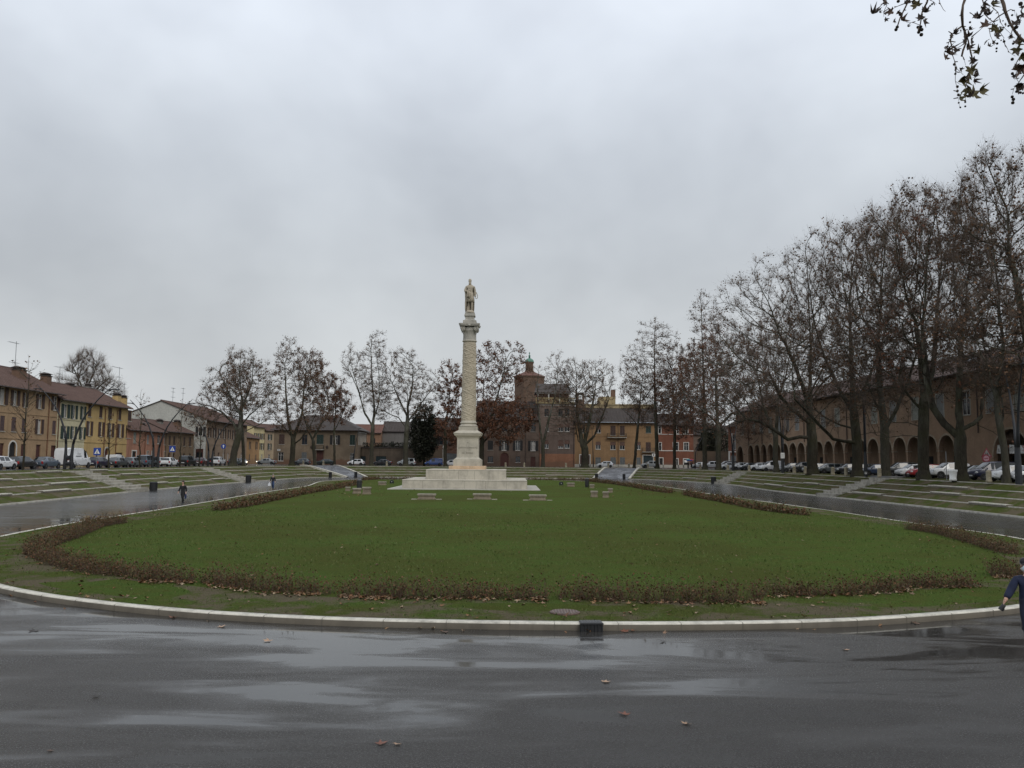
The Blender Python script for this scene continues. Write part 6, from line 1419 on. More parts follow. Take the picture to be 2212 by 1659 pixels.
mb = MB(); mb.prism(pl, 'z', 20.62, 20.76); mb.prism([(x*1.04, y*1.04) for x, y in pl], 'z', 20.762, 20.92); mb.build('abacus', mdk, bell)
mb = MB(); mb.sqlathe([(.84, 20.92), (.84, 21.34), (.74, 21.38), (.62, 21.46), (.56, 21.6), (.56, 21.86), (.60, 21.9), (.68, 21.94), (.68, 22.10), (.62, 22.14), (.62, 22.34)]); mb.build('statue_plinth', MAT['monument_dark'], mon)

def skin(name, chains, mats, parent, sub=2, loc=None):
    """chains: lists of (x, y, z, rx[, ry]); later chains start by naming an index into all points made so far"""
    V = []; E = []; R = []
    for ch in chains:
        prev = None; pts_ = ch
        if isinstance(ch[0], int): prev = ch[0]; pts_ = ch[1:]
        for p in pts_:
            V.append(p[:3]); R.append((p[3], p[4] if len(p) > 4 else p[3]))
            if prev is not None: E.append((prev, len(V) - 1))
            prev = len(V) - 1
    me = bpy.data.meshes.new(name); me.from_pydata(V, E, []); o = bpy.data.objects.new(name, me); COL.objects.link(o)
    m = o.modifiers.new('s', 'SKIN'); m.use_smooth_shade = True; m.branch_smoothing = .4
    for i, r in enumerate(R): me.skin_vertices[0].data[i].radius = r
    me.skin_vertices[0].data[0].use_root = True
    s = o.modifiers.new('d', 'SUBSURF'); s.levels = sub; s.render_levels = sub
    dg = bpy.context.evaluated_depsgraph_get(); me2 = bpy.data.meshes.new_from_object(o.evaluated_get(dg)); me2.name = name
    for mm_ in (mats if isinstance(mats, (list, tuple)) else [mats]): me2.materials.append(mm_)
    o.modifiers.clear(); o.data = me2
    if parent is not None: o.parent = parent
    return o
# statue: bearded man in a long cloak over a knee length tunic, right arm across the chest, lyre at his left side
k = 2.46
st = bpy.data.objects.new('statue', None); COL.objects.link(st)
stm = stone('statue limestone', (.42, .365, .28), .7, scale=1.5)
B = lambda L: [tuple(np.array(p[:3]) * k) + tuple(q * k for q in p[3:]) for p in L]
stf = skin('statue', [B([(0, 0, .92, .155, .12), (.0, -.01, 1.08, .15, .115), (-.01, -.02, 1.25, .18, .125), (-.01, -.01, 1.40, .165, .11), (-.015, -.02, 1.48, .065), (-.02, -.035, 1.56, .07, .075), (-.02, -.04, 1.64, .075, .085), (-.02, -.03, 1.71, .06, .065)]),
      [0] + B([(-.075, .01, .80, .10), (-.07, .02, .48, .07), (-.065, .06, .10, .05), (-.08, -.06, .03, .045)]), [0] + B([(.085, -.02, .80, .10), (.10, -.07, .48, .07), (.09, -.04, .10, .05), (.10, -.17, .03, .045)]),
      [3] + B([(-.20, .0, 1.37, .075), (-.27, -.02, 1.15, .075), (-.20, -.17, 1.10, .065), (-.06, -.21, 1.14, .05), (.02, -.20, 1.16, .035)]), [3] + B([(.19, .02, 1.37, .07), (.245, .03, 1.12, .062), (.26, -.04, .92, .052), (.265, -.07, .82, .042)])], stm, None, 2)
COL.objects.unlink(stf); bpy.data.objects.remove(st); COL.objects.link(stf); stf.parent = mon; stf.location = (0, -.05, 22.40)
def cloth(rows, name, thick=.02):
    m = MB(); vs = [tuple(c * k for c in p) for r in rows for p in r]; n = len(rows[0])
    m.add(vs, [(a*n+b, a*n+b+1, (a+1)*n+b+1, (a+1)*n+b) for a in range(len(rows)-1) for b in range(n-1)]); o = m.build(name, stm, stf, True)
    s = o.modifiers.new('t', 'SOLIDIFY'); s.thickness = thick * k; return o
def ringrow(z, rx, ry, cx, cy, a0, a1, n=28, f=.018, ph=0):
    return [(cx + (rx + f*math.sin(9*t + ph)) * math.cos(t), cy + (ry + f*math.sin(9*t + ph)) * math.sin(t), z) for t in np.linspace(a0, a1, n)]
cloth([ringrow(.56, .215, .18, .0, -.01, 0, 2*PI, 40), ringrow(.75, .20, .165, 0, -.01, 0, 2*PI, 40), ringrow(.92, .17, .135, 0, -.01, 0, 2*PI, 40, .01), ringrow(1.06, .165, .125, 0, -.01, 0, 2*PI, 40, .005)], 'tunic', .012)
cloth([ringrow(.22, .22, .15, -.04, .03, 2.6, 6.1 - 2.2 + 2.4, 40, .02, 1) if False else ringrow(.06, .22, .17, -.02, .04, .2, 3.7, 36, .02, 1), ringrow(.24, .235, .17, -.03, .04, .1, 3.8, 36, .02, 1), ringrow(.55, .24, .18, -.03, .03, .0, 3.9, 36, .02, 1), ringrow(.85, .24, .18, -.03, .02, .3, 4.1, 36, .018, 1), ringrow(1.15, .27, .18, -.02, .01, .2, 3.9, 36, .012), ringrow(1.36, .22, .15, -.01, .0, 0, 3.5, 36, .006), ringrow(1.46, .12, .10, -.01, .0, 0, 3.3, 36, .0)], 'cloak', .018)
cloth([[( -.10 + .02*math.sin(q*2.1) + .13*(q/7) - .05, -.23 - .012*math.sin(q*2.6), z) for q in range(8)] for z in (1.10, .98, .86, .74)], 'drape', .02)
m = MB()
for zc, rad_ in ((1.72, .086), (1.68, .09)): m.sphere((-.02*k, -.01*k, zc*k), rad_*k*.98, 14, 9, (.95, 1.02, .85))
m.sphere((-.02*k, -.09*k, 1.535*k), .055*k, 10, 7, (.95, .8, 1.25)); m.build('hair', stm, stf, True)
m = MB(); m.sphere((-.025*k, -.125*k, 1.625*k), .02*k, 8, 6, (.7, 1, 1.3))
for sx in (-.05, .01): m.sphere((sx*k, -.108*k, 1.655*k), .013*k, 8, 5)
m.build('face', stm, stf, True)
m = MB(); lx, ly, lz = .285, -.07, .78
m.tube([(lx*k, ly*k, (lz+.30)*k), ((lx-.03)*k, ly*k, (lz+.16)*k), ((lx-.02)*k, ly*k, lz*k), ((lx+.03)*k, ly*k, (lz-.05)*k), ((lx+.09)*k, ly*k, lz*k), ((lx+.10)*k, ly*k, (lz+.12)*k), ((lx+.03)*k, ly*k, (lz+.30)*k)], .018*k, 8)
m.tube([((lx-.02)*k, ly*k, (lz+.22)*k), ((lx+.07)*k, ly*k, (lz+.22)*k)], .012*k, 6); m.build('lyre', stm, stf, True)
m = MB(); m.lathe([(.24*k, -.01), (.24*k, .05*k), (.2*k, .09*k), (.16*k, .12*k)], 10); m.tube([(-.12*k, .08*k, .05), (-.1*k, .1*k, .55*k)], [.11*k, .07*k], 8); m.build('rock', stm, stf, False)
# ------------------------------------------------------------------ benches, bins, lights and other fittings on the island
def gz(u, v, zz=None):                 # point of the lawn in direction (u, v)
    z = .4
    for _ in range(4):
        p = at(u, v, z); z = lawn_h(p[0], p[1])
    return p[0], p[1], z
def stone_bench(label, u, v, w, d, h, slab=True, rz=0.0, grp='old stone benches round the monument'):
    x, y, z = gz(u, v); y += d / 2
    t = thing('stone_bench', label, 'bench', (x, y, z - .02), rz, grp)
    m = MB(); m.bbox(-w/2, w/2, -d/2, d/2, h - .13, h, .02); m.build('seat', MAT['bench_top'], t)
    m = MB(); m.sqlathe([(.5, 0), (.5, .12), (.46, .16), (.44, .2), (.44, h - .26), (.48, h - .2), (.5, h - .132)])
    vs = [(a * w * .97, b * d * .94, c) for a, b, c in m.v]; m.v = vs; m.build('block', MAT['bench'], t)
    if slab:
        m = MB()
        for sx in (-1, 1): m.bbox(min(sx*w*.5 + sx*.02, sx*w*.5 + sx*.5), max(sx*w*.5 + sx*.02, sx*w*.5 + sx*.5), -d/2 - .05, d/2 - .1, -.02, .07, .01)
        m.build('footing', MAT['bench_top'], t)
kq = lambda X, Y: Q(ZM, X, Y)
stone_bench('left one of the three long stone benches in front of the monument steps', *kq(683, 249), 1.6, .6, .52)
stone_bench('middle one of the three long stone benches in front of the monument steps', *kq(1076, 249), 1.65, .6, .54)
stone_bench('right one of the three long stone benches in front of the monument steps', *kq(1469, 256), 1.55, .6, .53)
stone_bench('far stone bench on the lawn left of the monument beside a small dark floodlight', *kq(370, 147), 1.1, .6, .5, False)
stone_bench('small stone seat at the hedge end of the left bench group', *kq(127, 188), .5, .5, .46, False)
stone_bench('left low bench of the left group, beside the dark capped litter bin', *kq(188, 208), .87, .8, .58, False, .25)
stone_bench('square upright stone block just right of the left capped litter bin', *kq(260, 212), .87, .5, .74, False)
stone_bench('far stone bench right of the monument beside a small dark floodlight', *kq(1703, 157), 1.05, .6, .52, False)
stone_bench('small stone seat just right of the right capped litter bin', *kq(1853, 168), .6, .5, .5, False)
stone_bench('grey flat stone block in the grass below the right capped litter bin', *kq(1868, 232), .7, .4, .62, False)
stone_bench('pale broken stone seat right of the grey block', *kq(1951, 236), .6, .5, .6, False, -.2)
stone_bench('small pale stone seat nearest the right far hedge', *kq(1982, 200), .54, .5, .5, False)
def litter_bin(label, u, v, H_, R_):
    x, y, z = gz(u, v); t = thing('litter_bin', label, 'litter bin', (x, y, z - .02), 0, 'dark capped litter bins beside the monument')
    m = MB(); m.lathe([(R_*.86, 0), (R_*.86, .06), (R_*.9, .1), (R_, H_*.30), (R_, H_*.72), (R_*1.05, H_*.73), (R_*1.05, H_*.78), (R_*.9, H_*.79)], 20); m.build('body', MAT['bin'], t, auto=40)
    m = MB()
    for a in range(4): q = PI/4 + a*PI/2; m.box(R_*.8*math.cos(q) - .03, R_*.8*math.cos(q) + .03, R_*.8*math.sin(q) - .03, R_*.8*math.sin(q) + .03, H_*.79, H_*.86)
    m.build('bracket', MAT['bin'], t)
    m = MB(); m.lathe([(R_*1.15, H_*.86), (R_*1.1, H_*.89), (R_*.25, H_*.98), (R_*.12, H_*.985), (R_*.1, H_*1.02), (.01, H_*1.03)], 20); m.build('cap', MAT['bin'], t, auto=40)
litter_bin('dark litter bin with a pointed cap left of the monument', *kq(210, 180), 1.25, .29); litter_bin('dark litter bin with a pointed cap right of the monument', *kq(1816, 162), 1.3, .27)
def floodlight(label, u, v):
    x, y, z = gz(u, v); t = thing('floodlight', label, 'floodlight', (x, y, z - .02), 0, 'small floodlights aimed at the monument')
    m = MB(); m.bbox(-.24, .24, -.1, .14, .12, .54, .03); m.build('housing', MAT['lamp'], t)
    m = MB(); m.box(-.19, .19, -.115, -.103, .18, .48); m.build('lens', MAT['glass'], t)
    m = MB(); m.box(-.29, -.25, -.04, .04, 0, .4); m.box(.25, .29, -.04, .04, 0, .4); m.box(-.29, .29, -.06, .06, 0, .05); m.build('bracket', MAT['black'], t)
    m = MB(); m.box(-.05, .06, -.122, -.117, .30, .37); m.build('tag', MAT['white'], t)
floodlight('small dark floodlight on the lawn left of the monument', *kq(440, 138)); floodlight('small blue grey floodlight on the lawn right of the monument', *kq(1634, 150))
def bin_square(label, u, v, w, h, z):
    x, y, _ = at(u, v, z)
    while math.hypot(x - CX0, y - CY0) > polar_at(RB, x, y) - .5: x *= .997; y *= .997
    t = thing('waste_bin', label, 'waste bin', (x, y, z), 0, 'dark waste bins along the oval road')
    n = 14; vs = []
    m = MB(); m.tube([(0, 0, .04), (0, 0, h*.94)], [w*.47, w*.5], 10); m.build('body', MAT['bin'], t, False)
    m = MB()
    for i in range(18): a = 2*PI*i/18; c, s = math.cos(a)*w*.5, math.sin(a)*w*.5; m.tube([(c*.96, s*.96, .05), (c, s, h*.9)], .03, 4)
    m.build('slats', MAT['black'], t)
    m = MB(); m.lathe([(w*.53, h*.9), (w*.54, h*.96), (w*.45, h), (w*.3, h*1.01)], 12); m.lathe([(w*.5, 0), (w*.5, .06)], 12); m.build('rim', MAT['black'], t)
bin_square('dark waste bin at the foot of the near left stairs', *Q(Z0, 1352, 1408), .8, .98, .02)
bin_square('dark waste bin at the foot of the far left stairs', *Q(ZC, 530, 1333), .8, 1.12, .02)
bin_square('dark waste bin at the left foot of the left far ramp', *Q(ZD, 1066, 1318), .6, 1.1, .02)
bin_square('dark waste bin at the right foot of the left far ramp', *Q(ZD, 1515, 1325), .58, 1.15, .02)
bin_square('dark waste bin at the left foot of the right far ramp', *Q(ZE, 1662, 1310), .62, 1.12, .02)
bin_square('dark waste bin at the right foot of the right far ramp', *Q(ZE, 1905, 1310), .58, 1.1, .02)
bin_square('dark barrel shaped waste bin at the foot of the far right stairs', *Q(ZG, 1518, 1440), .84, 1.2, .02)
# gutter inlet in the kerb and manhole cover
x, y, _ = at(*Q(ZJ, 1634, 486), 0.0); jx = min(joints_xy, key=lambda j: (j[0]-x)**2 + (j[1]-y)**2)
t = thing('drain_inlet', 'black cast iron drain inlet set into the white kerb', 'drain inlet', (x, y - .02, 0), math.atan2(jx[2].y, jx[2].x) + (PI if jx[2].x < 0 else 0)); t.scale = (.68, .8, .95)
m = MB(); m.bbox(-.37, .37, .03, .46, -.02, .20, .012); m.build('box', MAT['black'], t)
m = MB()
for i in range(7): a = -.33 + i*.11; m.bbox(a - .018, a + .018, -.0, .03, .0, .165, .004)
m.bbox(-.38, .38, -.02, .028, .166, .204, .006); m.build('grille', MAT['black'], t)
m = MB()
for i in range(7):
    for j in range(4): m.bbox(-.33 + i*.095, -.33 + i*.095 + .07, .07 + j*.095, .07 + j*.095 + .07, .2, .206, .002)
m.build('tread_plate', simple('worn iron', (.05, .052, .055), .35, .4, 8), t)
x, y, z = gz(*Q(ZJ, 1475, 376)); t = thing('manhole_cover', 'round rusty manhole cover in the grass behind the drain inlet', 'manhole cover', (x, y, z + .03))
m = MB(); m.lathe([(.36, -.05), (.36, .0), (.34, .012), (.33, .004), (.01, .004)], 28); m.build('rim', simple('rusty iron', (.10, .065, .05), .6, .4, 8), t)
m = MB()
for i in range(9): a = -.28 + i*.07; L = math.sqrt(max(.01, .31**2 - a*a)); m.box(a - .014, a + .014, -L, L, .005, .016)
m.build('ribs', simple('rusty ribs', (.13, .09, .075), .5, .4, 8), t)

# ------------------------------------------------------------------ street furniture
bol = MB(); bol.lathe([(.27, -.05), (.27, .12), (.235, .16), (.225, .8), (.24, .84), (.22, .92), (.15, 1.0), (.02, 1.03)], 14); bolm = bol.mesh('bollard', stone('bollard stone', (.31, .27, .19), .9, scale=3), True)
def bollard(label, u, Y=None, X=None):
    d = ray(u, 1000)
    if X is not None: x = X; y = d[1] * X / d[0]
    else: y = Y; x = d[0] * Y / d[1]
    o = link('bollard', bolm); o.location = (x, y, ZU); tag(o, label, 'bollard', 'rounded stone bollards along the street edge')
for zo, X_, lab in ((ZS, 185, 'stone bollard left of the huge plane tree, in front of a dark grey car'), (ZS, 283, 'stone bollard half hidden by the huge plane tree'), (ZS, 525, 'stone bollard right of the huge plane tree, in front of the grey hatchback'), (ZS, 642, 'stone bollard in front of the dark car with a lit white headlight'), (ZS, 935, 'stone bollard between the blue saloon and the pale straight tree'), (ZS, 1897, 'large stone bollard in front of the dark blue people carrier'),
     (ZG, 1767, 'yellowish stone bollard left of the far right lamp post'), (ZG, 1285, 'yellowish stone bollard beside the person with the red umbrella'), (ZG, 2145, 'stone bollard right of the far right lamp post')):
    bollard(lab, Q(zo, X_, 100)[0], X=41.9 if zo is ZS else 41.2)
for zo, X_, lab in ((ZD, 590, 'stone bollard in front of the grey car by the left far ramp'), (ZD, 945, 'stone bollard at the head of the left far ramp'), (ZD, 2060, 'stone bollard in front of the dark car by the garages'), (ZF, 440, 'stone bollard in front of the big arched red door'), (ZF, 675, 'stone bollard left of the small red door of the grey brown house'),
     (ZF, 1200, 'stone bollard in front of the brown garage door'), (ZF, 1733, 'stone bollard in front of the white car by the right far ramp'), (ZG, 25, 'stone bollard at the head of the right far ramp'), (ZG, 360, 'stone bollard in front of the silver off-roader')):
    bollard(lab, Q(zo, X_, 100)[0], Y=201.0)
u = Q(ZP, 935, 100)[0]; yy = 42.0 * FPX / (u - 1106)
t = thing('planter', 'white round stone planter in front of the white off-roader', 'planter', (42.0, yy, ZU)); m = MB(); m.lathe([(.33, -.05), (.33, .15), (.3, .2), (.36, .75), (.42, .85), (.42, 1.0), (.36, 1.0), (.34, .8)], 18); m.build('bowl', MAT['white'], t, True); m = MB(); m.lathe([(.34, .82), (.01, .86)], 14, cap=False); m.build('soil', MAT['soil'], t)

# forked street lamps: slotted plate and two curving arms
def lamp(label, u, X=None, Y=None, s=1.0, flip=False, rz=0.0):
    d = ray(u, 1000)
    if X is not None: x, y = X, d[1]*X/d[0]
    else: x, y = d[0]*Y/d[1], Y
    kk = 105 / FPX / (5.53 * 1.47559) * s
    P = lambda L: [((a - 1200) * kk * (-1 if flip else 1), 0, (1650 - b) * kk) for a, b in L]
    t = thing('street_lamp', label, 'street lamp', (x, y, ZU - .03), rz, 'forked steel street lamps')
    m = MB()
    out = [(1128, 1655), (1128, 1560), (1135, 1400), (1128, 1240), (1172, 1230), (1176, 1380), (1188, 1420), (1202, 1430), (1222, 1418), (1236, 1370), (1246, 1230), (1290, 1240), (1275, 1400), (1278, 1655), (1240, 1655), (1240, 1620), (1218, 1590), (1200, 1585), (1180, 1595), (1165, 1625), (1165, 1655)]
    # plate drawn as two uprights with webs so that the drop shaped hole stays open
    L = P([(1146, 1655), (1146, 1560), (1152, 1400), (1150, 1220)]); R_ = P([(1258, 1655), (1258, 1560), (1254, 1400), (1268, 1220)])
    m.tube(L, [.20*s, .22*s, .19*s, .14*s], 8); m.tube(R_, [.20*s, .22*s, .19*s, .14*s], 8)
    for z in (1445, 1465): m.tube(P([(1150, z - 22), (1202, z), (1256, z - 22)]), .18*s, 8)
    m.tube(P([(1150, 1545), (1202, 1548), (1256, 1545)]), .19*s, 8); m.tube(P([(1150, 1520), (1175, 1530)]), .12*s, 6); m.tube(P([(1256, 1520), (1230, 1530)]), .12*s, 6)
    for (a0, a1, b0, b1) in ((1150, 1256, 1430, 1478), (1150, 1184, 1478, 1535), (1222, 1256, 1478, 1535), (1150, 1256, 1535, 1590)): q = P([(a0, b1), (a1, b0)]); m.box(q[0][0], q[1][0], -.07, .07, q[0][2], q[1][2])
    m.build('base_plate', MAT['lamp'], t)
    for LL, tip in (([(1150, 1225), (1130, 1050), (1090, 930), (1030, 770), (930, 590), (830, 460), (720, 340), (610, 230)], (590, 305, 560, 690)), ([(1268, 1225), (1300, 1090), (1350, 950), (1420, 790), (1530, 620), (1650, 470), (1780, 340), (1920, 215)], (1830, 306, 1830, 1990))):
        m = MB(); n = len(LL); m.tube(P(LL), [(.15 - .115 * i / (n-1)) * s for i in range(n)], 8); a = m.build('arm', MAT['lamp'], t, True)
        m = MB(); q = P([(tip[2], tip[1]), (tip[3], tip[1])]); xa, xb_ = sorted((q[0][0], q[1][0])); z = q[0][2]
        m.bbox(xa, xb_, -.16, .16, z - .03, z + .07, .02); m.tube([((xa+xb_)/2, 0, z + .05), P([((LL[-2][0]), (LL[-2][1]))])[0]], .03, 6); m.build('luminaire', MAT['lamp'], a)
    return t
lamp('forked steel street lamp in front of the white van', Q(ZA, 1200, 100)[0], X=-51.2)
lamp('forked steel street lamp in front of the pink low house', Q(ZB, 525, 100)[0], X=-51.6)
lamp('forked steel street lamp in front of the shuttered wing of the gabled house', Q(ZB, 1490, 100)[0], X=-51.8, s=.92)
lamp('forked steel street lamp at the far right corner in front of the shop house', Q(ZR, 1208, 100)[0], X=41.6, rz=1.1)
lamp('forked steel street lamp with a white notice, between the pale and the huge plane tree', Q(ZS, 85, 100)[0], X=41.9, rz=1.15)
lamp('forked steel street lamp with a pale sticker right of the mossy plane tree', Q(ZS, 815, 100)[0], X=42.0, rz=1.15)
lamp('forked steel street lamp at the right picture edge in front of the banners', Q(ZS, 2160, 100)[0], X=41.0, rz=1.2)
for (zo, X0, Y0, X1, Y1, lab, xx) in ((ZS, 62, 1088, 96, 1136, 'white paper notice fixed to a lamp right of the pale leaning tree', 41.75), (ZS, 800, 1255, 818, 1275, 'small pale sticker low on a lamp post right of the mossy tree', 41.8)):
    a, b = Q(zo, X0, Y0), Q(zo, X1, Y1); p, q = atx(*a, xx), atx(*b, xx); t = thing('notice', lab, 'notice', ((p[0]+q[0])/2, (p[1]+q[1])/2 - .32, (p[2]+q[2])/2)); w = abs(b[0]-a[0]) * p[1] / FPX; h = abs(p[2]-q[2])
    m = MB(); m.box(-w/2, w/2, -.01, .01, -h/2, h/2); m.build('sheet', MAT['white'], t); m = MB()
    for i in range(3): m.box(-w*.3, w*.3, -.014, -.0105, -h*.3 + i*h*.22, -h*.3 + i*h*.22 + h*.06)
    m.build('print', MAT['sh_grey'], t)
# thin leaning lamp masts
def mast(label, zo, pl, Y):
    p = [aty(*Q(zo, a, b), Y) for a, b in pl]; t = thing('lamp_mast', label, 'lamp mast', (p[0][0], Y, ZU - .03), 0, 'thin lamp masts')
    m = MB(); m.tube([(q[0]-p[0][0], 0, q[2]-ZU) for q in p], [.13 - .08*i/(len(p)-1) for i in range(len(p))], 8); m.build('mast', MAT['lamp'], t, True)
    e = (p[-1][0]-p[0][0], 0, p[-1][2]-ZU); m = MB(); m.bbox(e[0] - .2, e[0] + .5, -.12, .12, e[2] - .1, e[2] + .02, .02); m.build('luminaire', MAT['lamp'], t)
mast('thin leaning lamp mast in front of the right end of the corner house', ZD, [(1475, 1118), (1490, 880), (1530, 650), (1575, 470)], 199)
mast('thin dark lamp mast in front of the orange house beside the stout forked tree', ZF, [(1545, 1535), (1540, 1300), (1528, 1050)], 204)
mast('thin leaning lamp mast in front of the red house corner', ZG, [(1190, 1175), (1200, 900), (1260, 740), (1330, 600)], 201)
# traffic signs
MAT['sign_blue'] = simple('sign blue', (.02, .06, .30), .35, .1); MAT['sign_red'] = simple('sign red', (.17, .018, .03), .5, .2); MAT['sign_pole'] = simple('sign pole', (.22, .23, .24), .4)
def sign(name, label, u, vc, size, shape, X=None, Y=None, face=0.0):
    if X is not None: p = atx(u, vc, X)
    else: p = aty(u, vc, Y)
    t = thing(name, label, 'road sign', (p[0], p[1], ZU - .02), face, 'road signs'); z = p[2] - ZU
    m = MB(); m.tube([(0, .04, 0), (0, .04, z + size*.4)], .035, 7); m.build('post', MAT['sign_pole'], t)
    s = size / 2; m = MB(); f = MB()
    if shape == 'crossing':
        m.bbox(-s, s, -.02, .0, z - s, z + s, .01); b = m.build('plate', MAT['sign_blue'], t)
        f.prism([(-s*.75, z - s*.6), (s*.75, z - s*.6), (0, z + s*.75)], 'y', -.027, -.022); w = f.build('triangle', MAT['white'], b)
        g = MB(); g.sphere((0, -.032, z + s*.22), s*.1, 8, 6, (1, .2, 1)); g.tube([(0, -.032, z + s*.1), (-.02, -.032, z - s*.2)], s*.09, 5); g.tube([(-.02, -.032, z - s*.2), (s*.2, -.032, z - s*.52)], s*.06, 5); g.tube([(-.02, -.032, z - s*.2), (-s*.22, -.032, z - s*.52)], s*.06, 5); g.build('walker_symbol', MAT['black'], b)
    elif shape == 'ahead':
        m.lathe([(s, -.01), (s, .01)], 24); m.v = [(a, c - .01, b + z) for a, b, c in m.v]; b = m.build('plate', MAT['sign_blue'], t)
        f.box(-s*.14, s*.14, -.03, -.021, z - s*.65, z + s*.1); f.prism([(-s*.45, z + s*.1), (s*.45, z + s*.1), (0, z + s*.7)], 'y', -.03, -.021); f.build('arrow', MAT['white'], b)
    elif shape == 'triangle':
        m.prism([(-s, z - s*.8), (s, z - s*.8), (0, z + s*.95)], 'y', -.02, 0); b = m.build('plate', MAT['sign_red'], t)
        f.prism([(-s*.68, z - s*.62), (s*.68, z - s*.62), (0, z + s*.58)], 'y', -.026, -.021); f.build('panel', MAT['sh_lgrey'], b)
        g = MB()
        for i in (-1, 1): g.sphere((i*s*.16, -.03, z - s*.08), s*.08, 8, 5, (1, .2, 1)); g.tube([(i*s*.16, -.03, z - s*.15), (i*s*.2, -.03, z - s*.52)], s*.07, 5)
        g.build('walker_symbol', MAT['black'], b)
    elif shape == 'round_red':
        m.lathe([(s, -.01), (s, .01)], 24); m.v = [(a, c - .01, b + z) for a, b, c in m.v]; b = m.build('plate', MAT['sign_red'], t)
        f.lathe([(s*.68, -.003), (s*.68, .003)], 20); f.v = [(a, c - .028, b + z) for a, b, c in f.v]; f.build('panel', simple('faded panel', (.35, .2, .24), .5), b)
        g = MB(); g.box(-s*.5, s*.5, -.038, -.033, z - s*.1, z + s*.1); g.build('bar', MAT['sign_red'], b)
    elif shape == 'plate':
        m.bbox(-s, s, -.02, 0, z - s*.9, z + s*.9, .01); b = m.build('plate', MAT['white'], t); f.box(-s*.4, s*.4, -.026, -.021, z - s*.5, z + s*.5); f.build('symbol', MAT['black'], b)
    elif shape == 'arrow':
        m.prism([(-s, z - .12), (s*.8, z - .12), (s, z), (s*.8, z + .12), (-s, z + .12)], 'y', -.02, 0); m.build('plate', MAT['sign_blue'], t)
    elif shape == 'none': pass
    return t
sign('crossing_sign', 'blue square pedestrian crossing sign in front of the yellow house', *Q(Z0, 857, 1075), .95, 'crossing', X=-53.4)
sign('crossing_sign', 'blue square pedestrian crossing sign in front of the low brown house', *Q(Z0, 1520, 1053), .95, 'crossing', X=-53.6)
sign('direction_sign', 'round blue sign with a white straight ahead arrow on the left street', *Q(Z0, 1970, 1030), .95, 'ahead', X=-54)
sign('warning_sign', 'red edged warning triangle beside the big arch', *Q(ZS, 1882, 1085), 1.15, 'triangle', X=48.9)
sign('no_entry_sign', 'faded round red sign just below the warning triangle', *Q(ZS, 1878, 1135), .85, 'round_red', X=48.7)
sign('parking_plate', 'small white plate sign beside the teal garage of the orange house', *Q(ZG, 462, 942), .75, 'plate', Y=211)
sign('street_arrow_sign', 'narrow blue arrow sign over the two umbrellas', *Q(ZG, 1095, 1036), 1.5, 'arrow', Y=207)
sign('sign_pole', 'bare grey pole in front of the white off-roader', *Q(ZS, 1525, 1085), .3, 'none', X=42.6)
sign('no_parking_sign', 'small round red sign beside the garages of the corner house', *Q(ZD, 2090, 1040), .5, 'round_red', Y=214)
# ------------------------------------------------------------------ cars
MAT['tyre'] = simple('tyre rubber', (.012, .012, .012), .85, .2); MAT['rim'] = simple('alloy rim', (.22, .22, .23), .35, .2); MAT['car_glass'] = glass('car glass', (.018, .022, .025), .04)
MAT['head_l'] = simple('headlight lens', (.55, .57, .58), .1, .1); MAT['tail_l'] = simple('tail light lens', (.30, .012, .010), .2, .1); MAT['plate'] = simple('number plate', (.6, .6, .6), .5, .05); MAT['trim_blk'] = simple('black trim', (.015, .015, .016), .5, .2)
lit = NT('lit headlight'); lit.b.inputs['Emission Color'].default_value = (1, .86, .6, 1); lit.b.inputs['Emission Strength'].default_value = 6; MAT['lit'] = lit.m
PAINT = {k: paint(k + ' car paint', c) for k, c in dict(white=(.72, .73, .74), silver=(.30, .32, .33), grey=(.11, .125, .135), darkgrey=(.045, .05, .055), black=(.010, .010, .012), navy=(.012, .014, .045), blue=(.015, .055, .22), red=(.30, .015, .02), plum=(.016, .012, .035), slate=(.075, .10, .13), teal=(.05, .075, .08), steel=(.035, .055, .11), maroon=(.06, .015, .015), green=(.012, .025, .022)).items()}
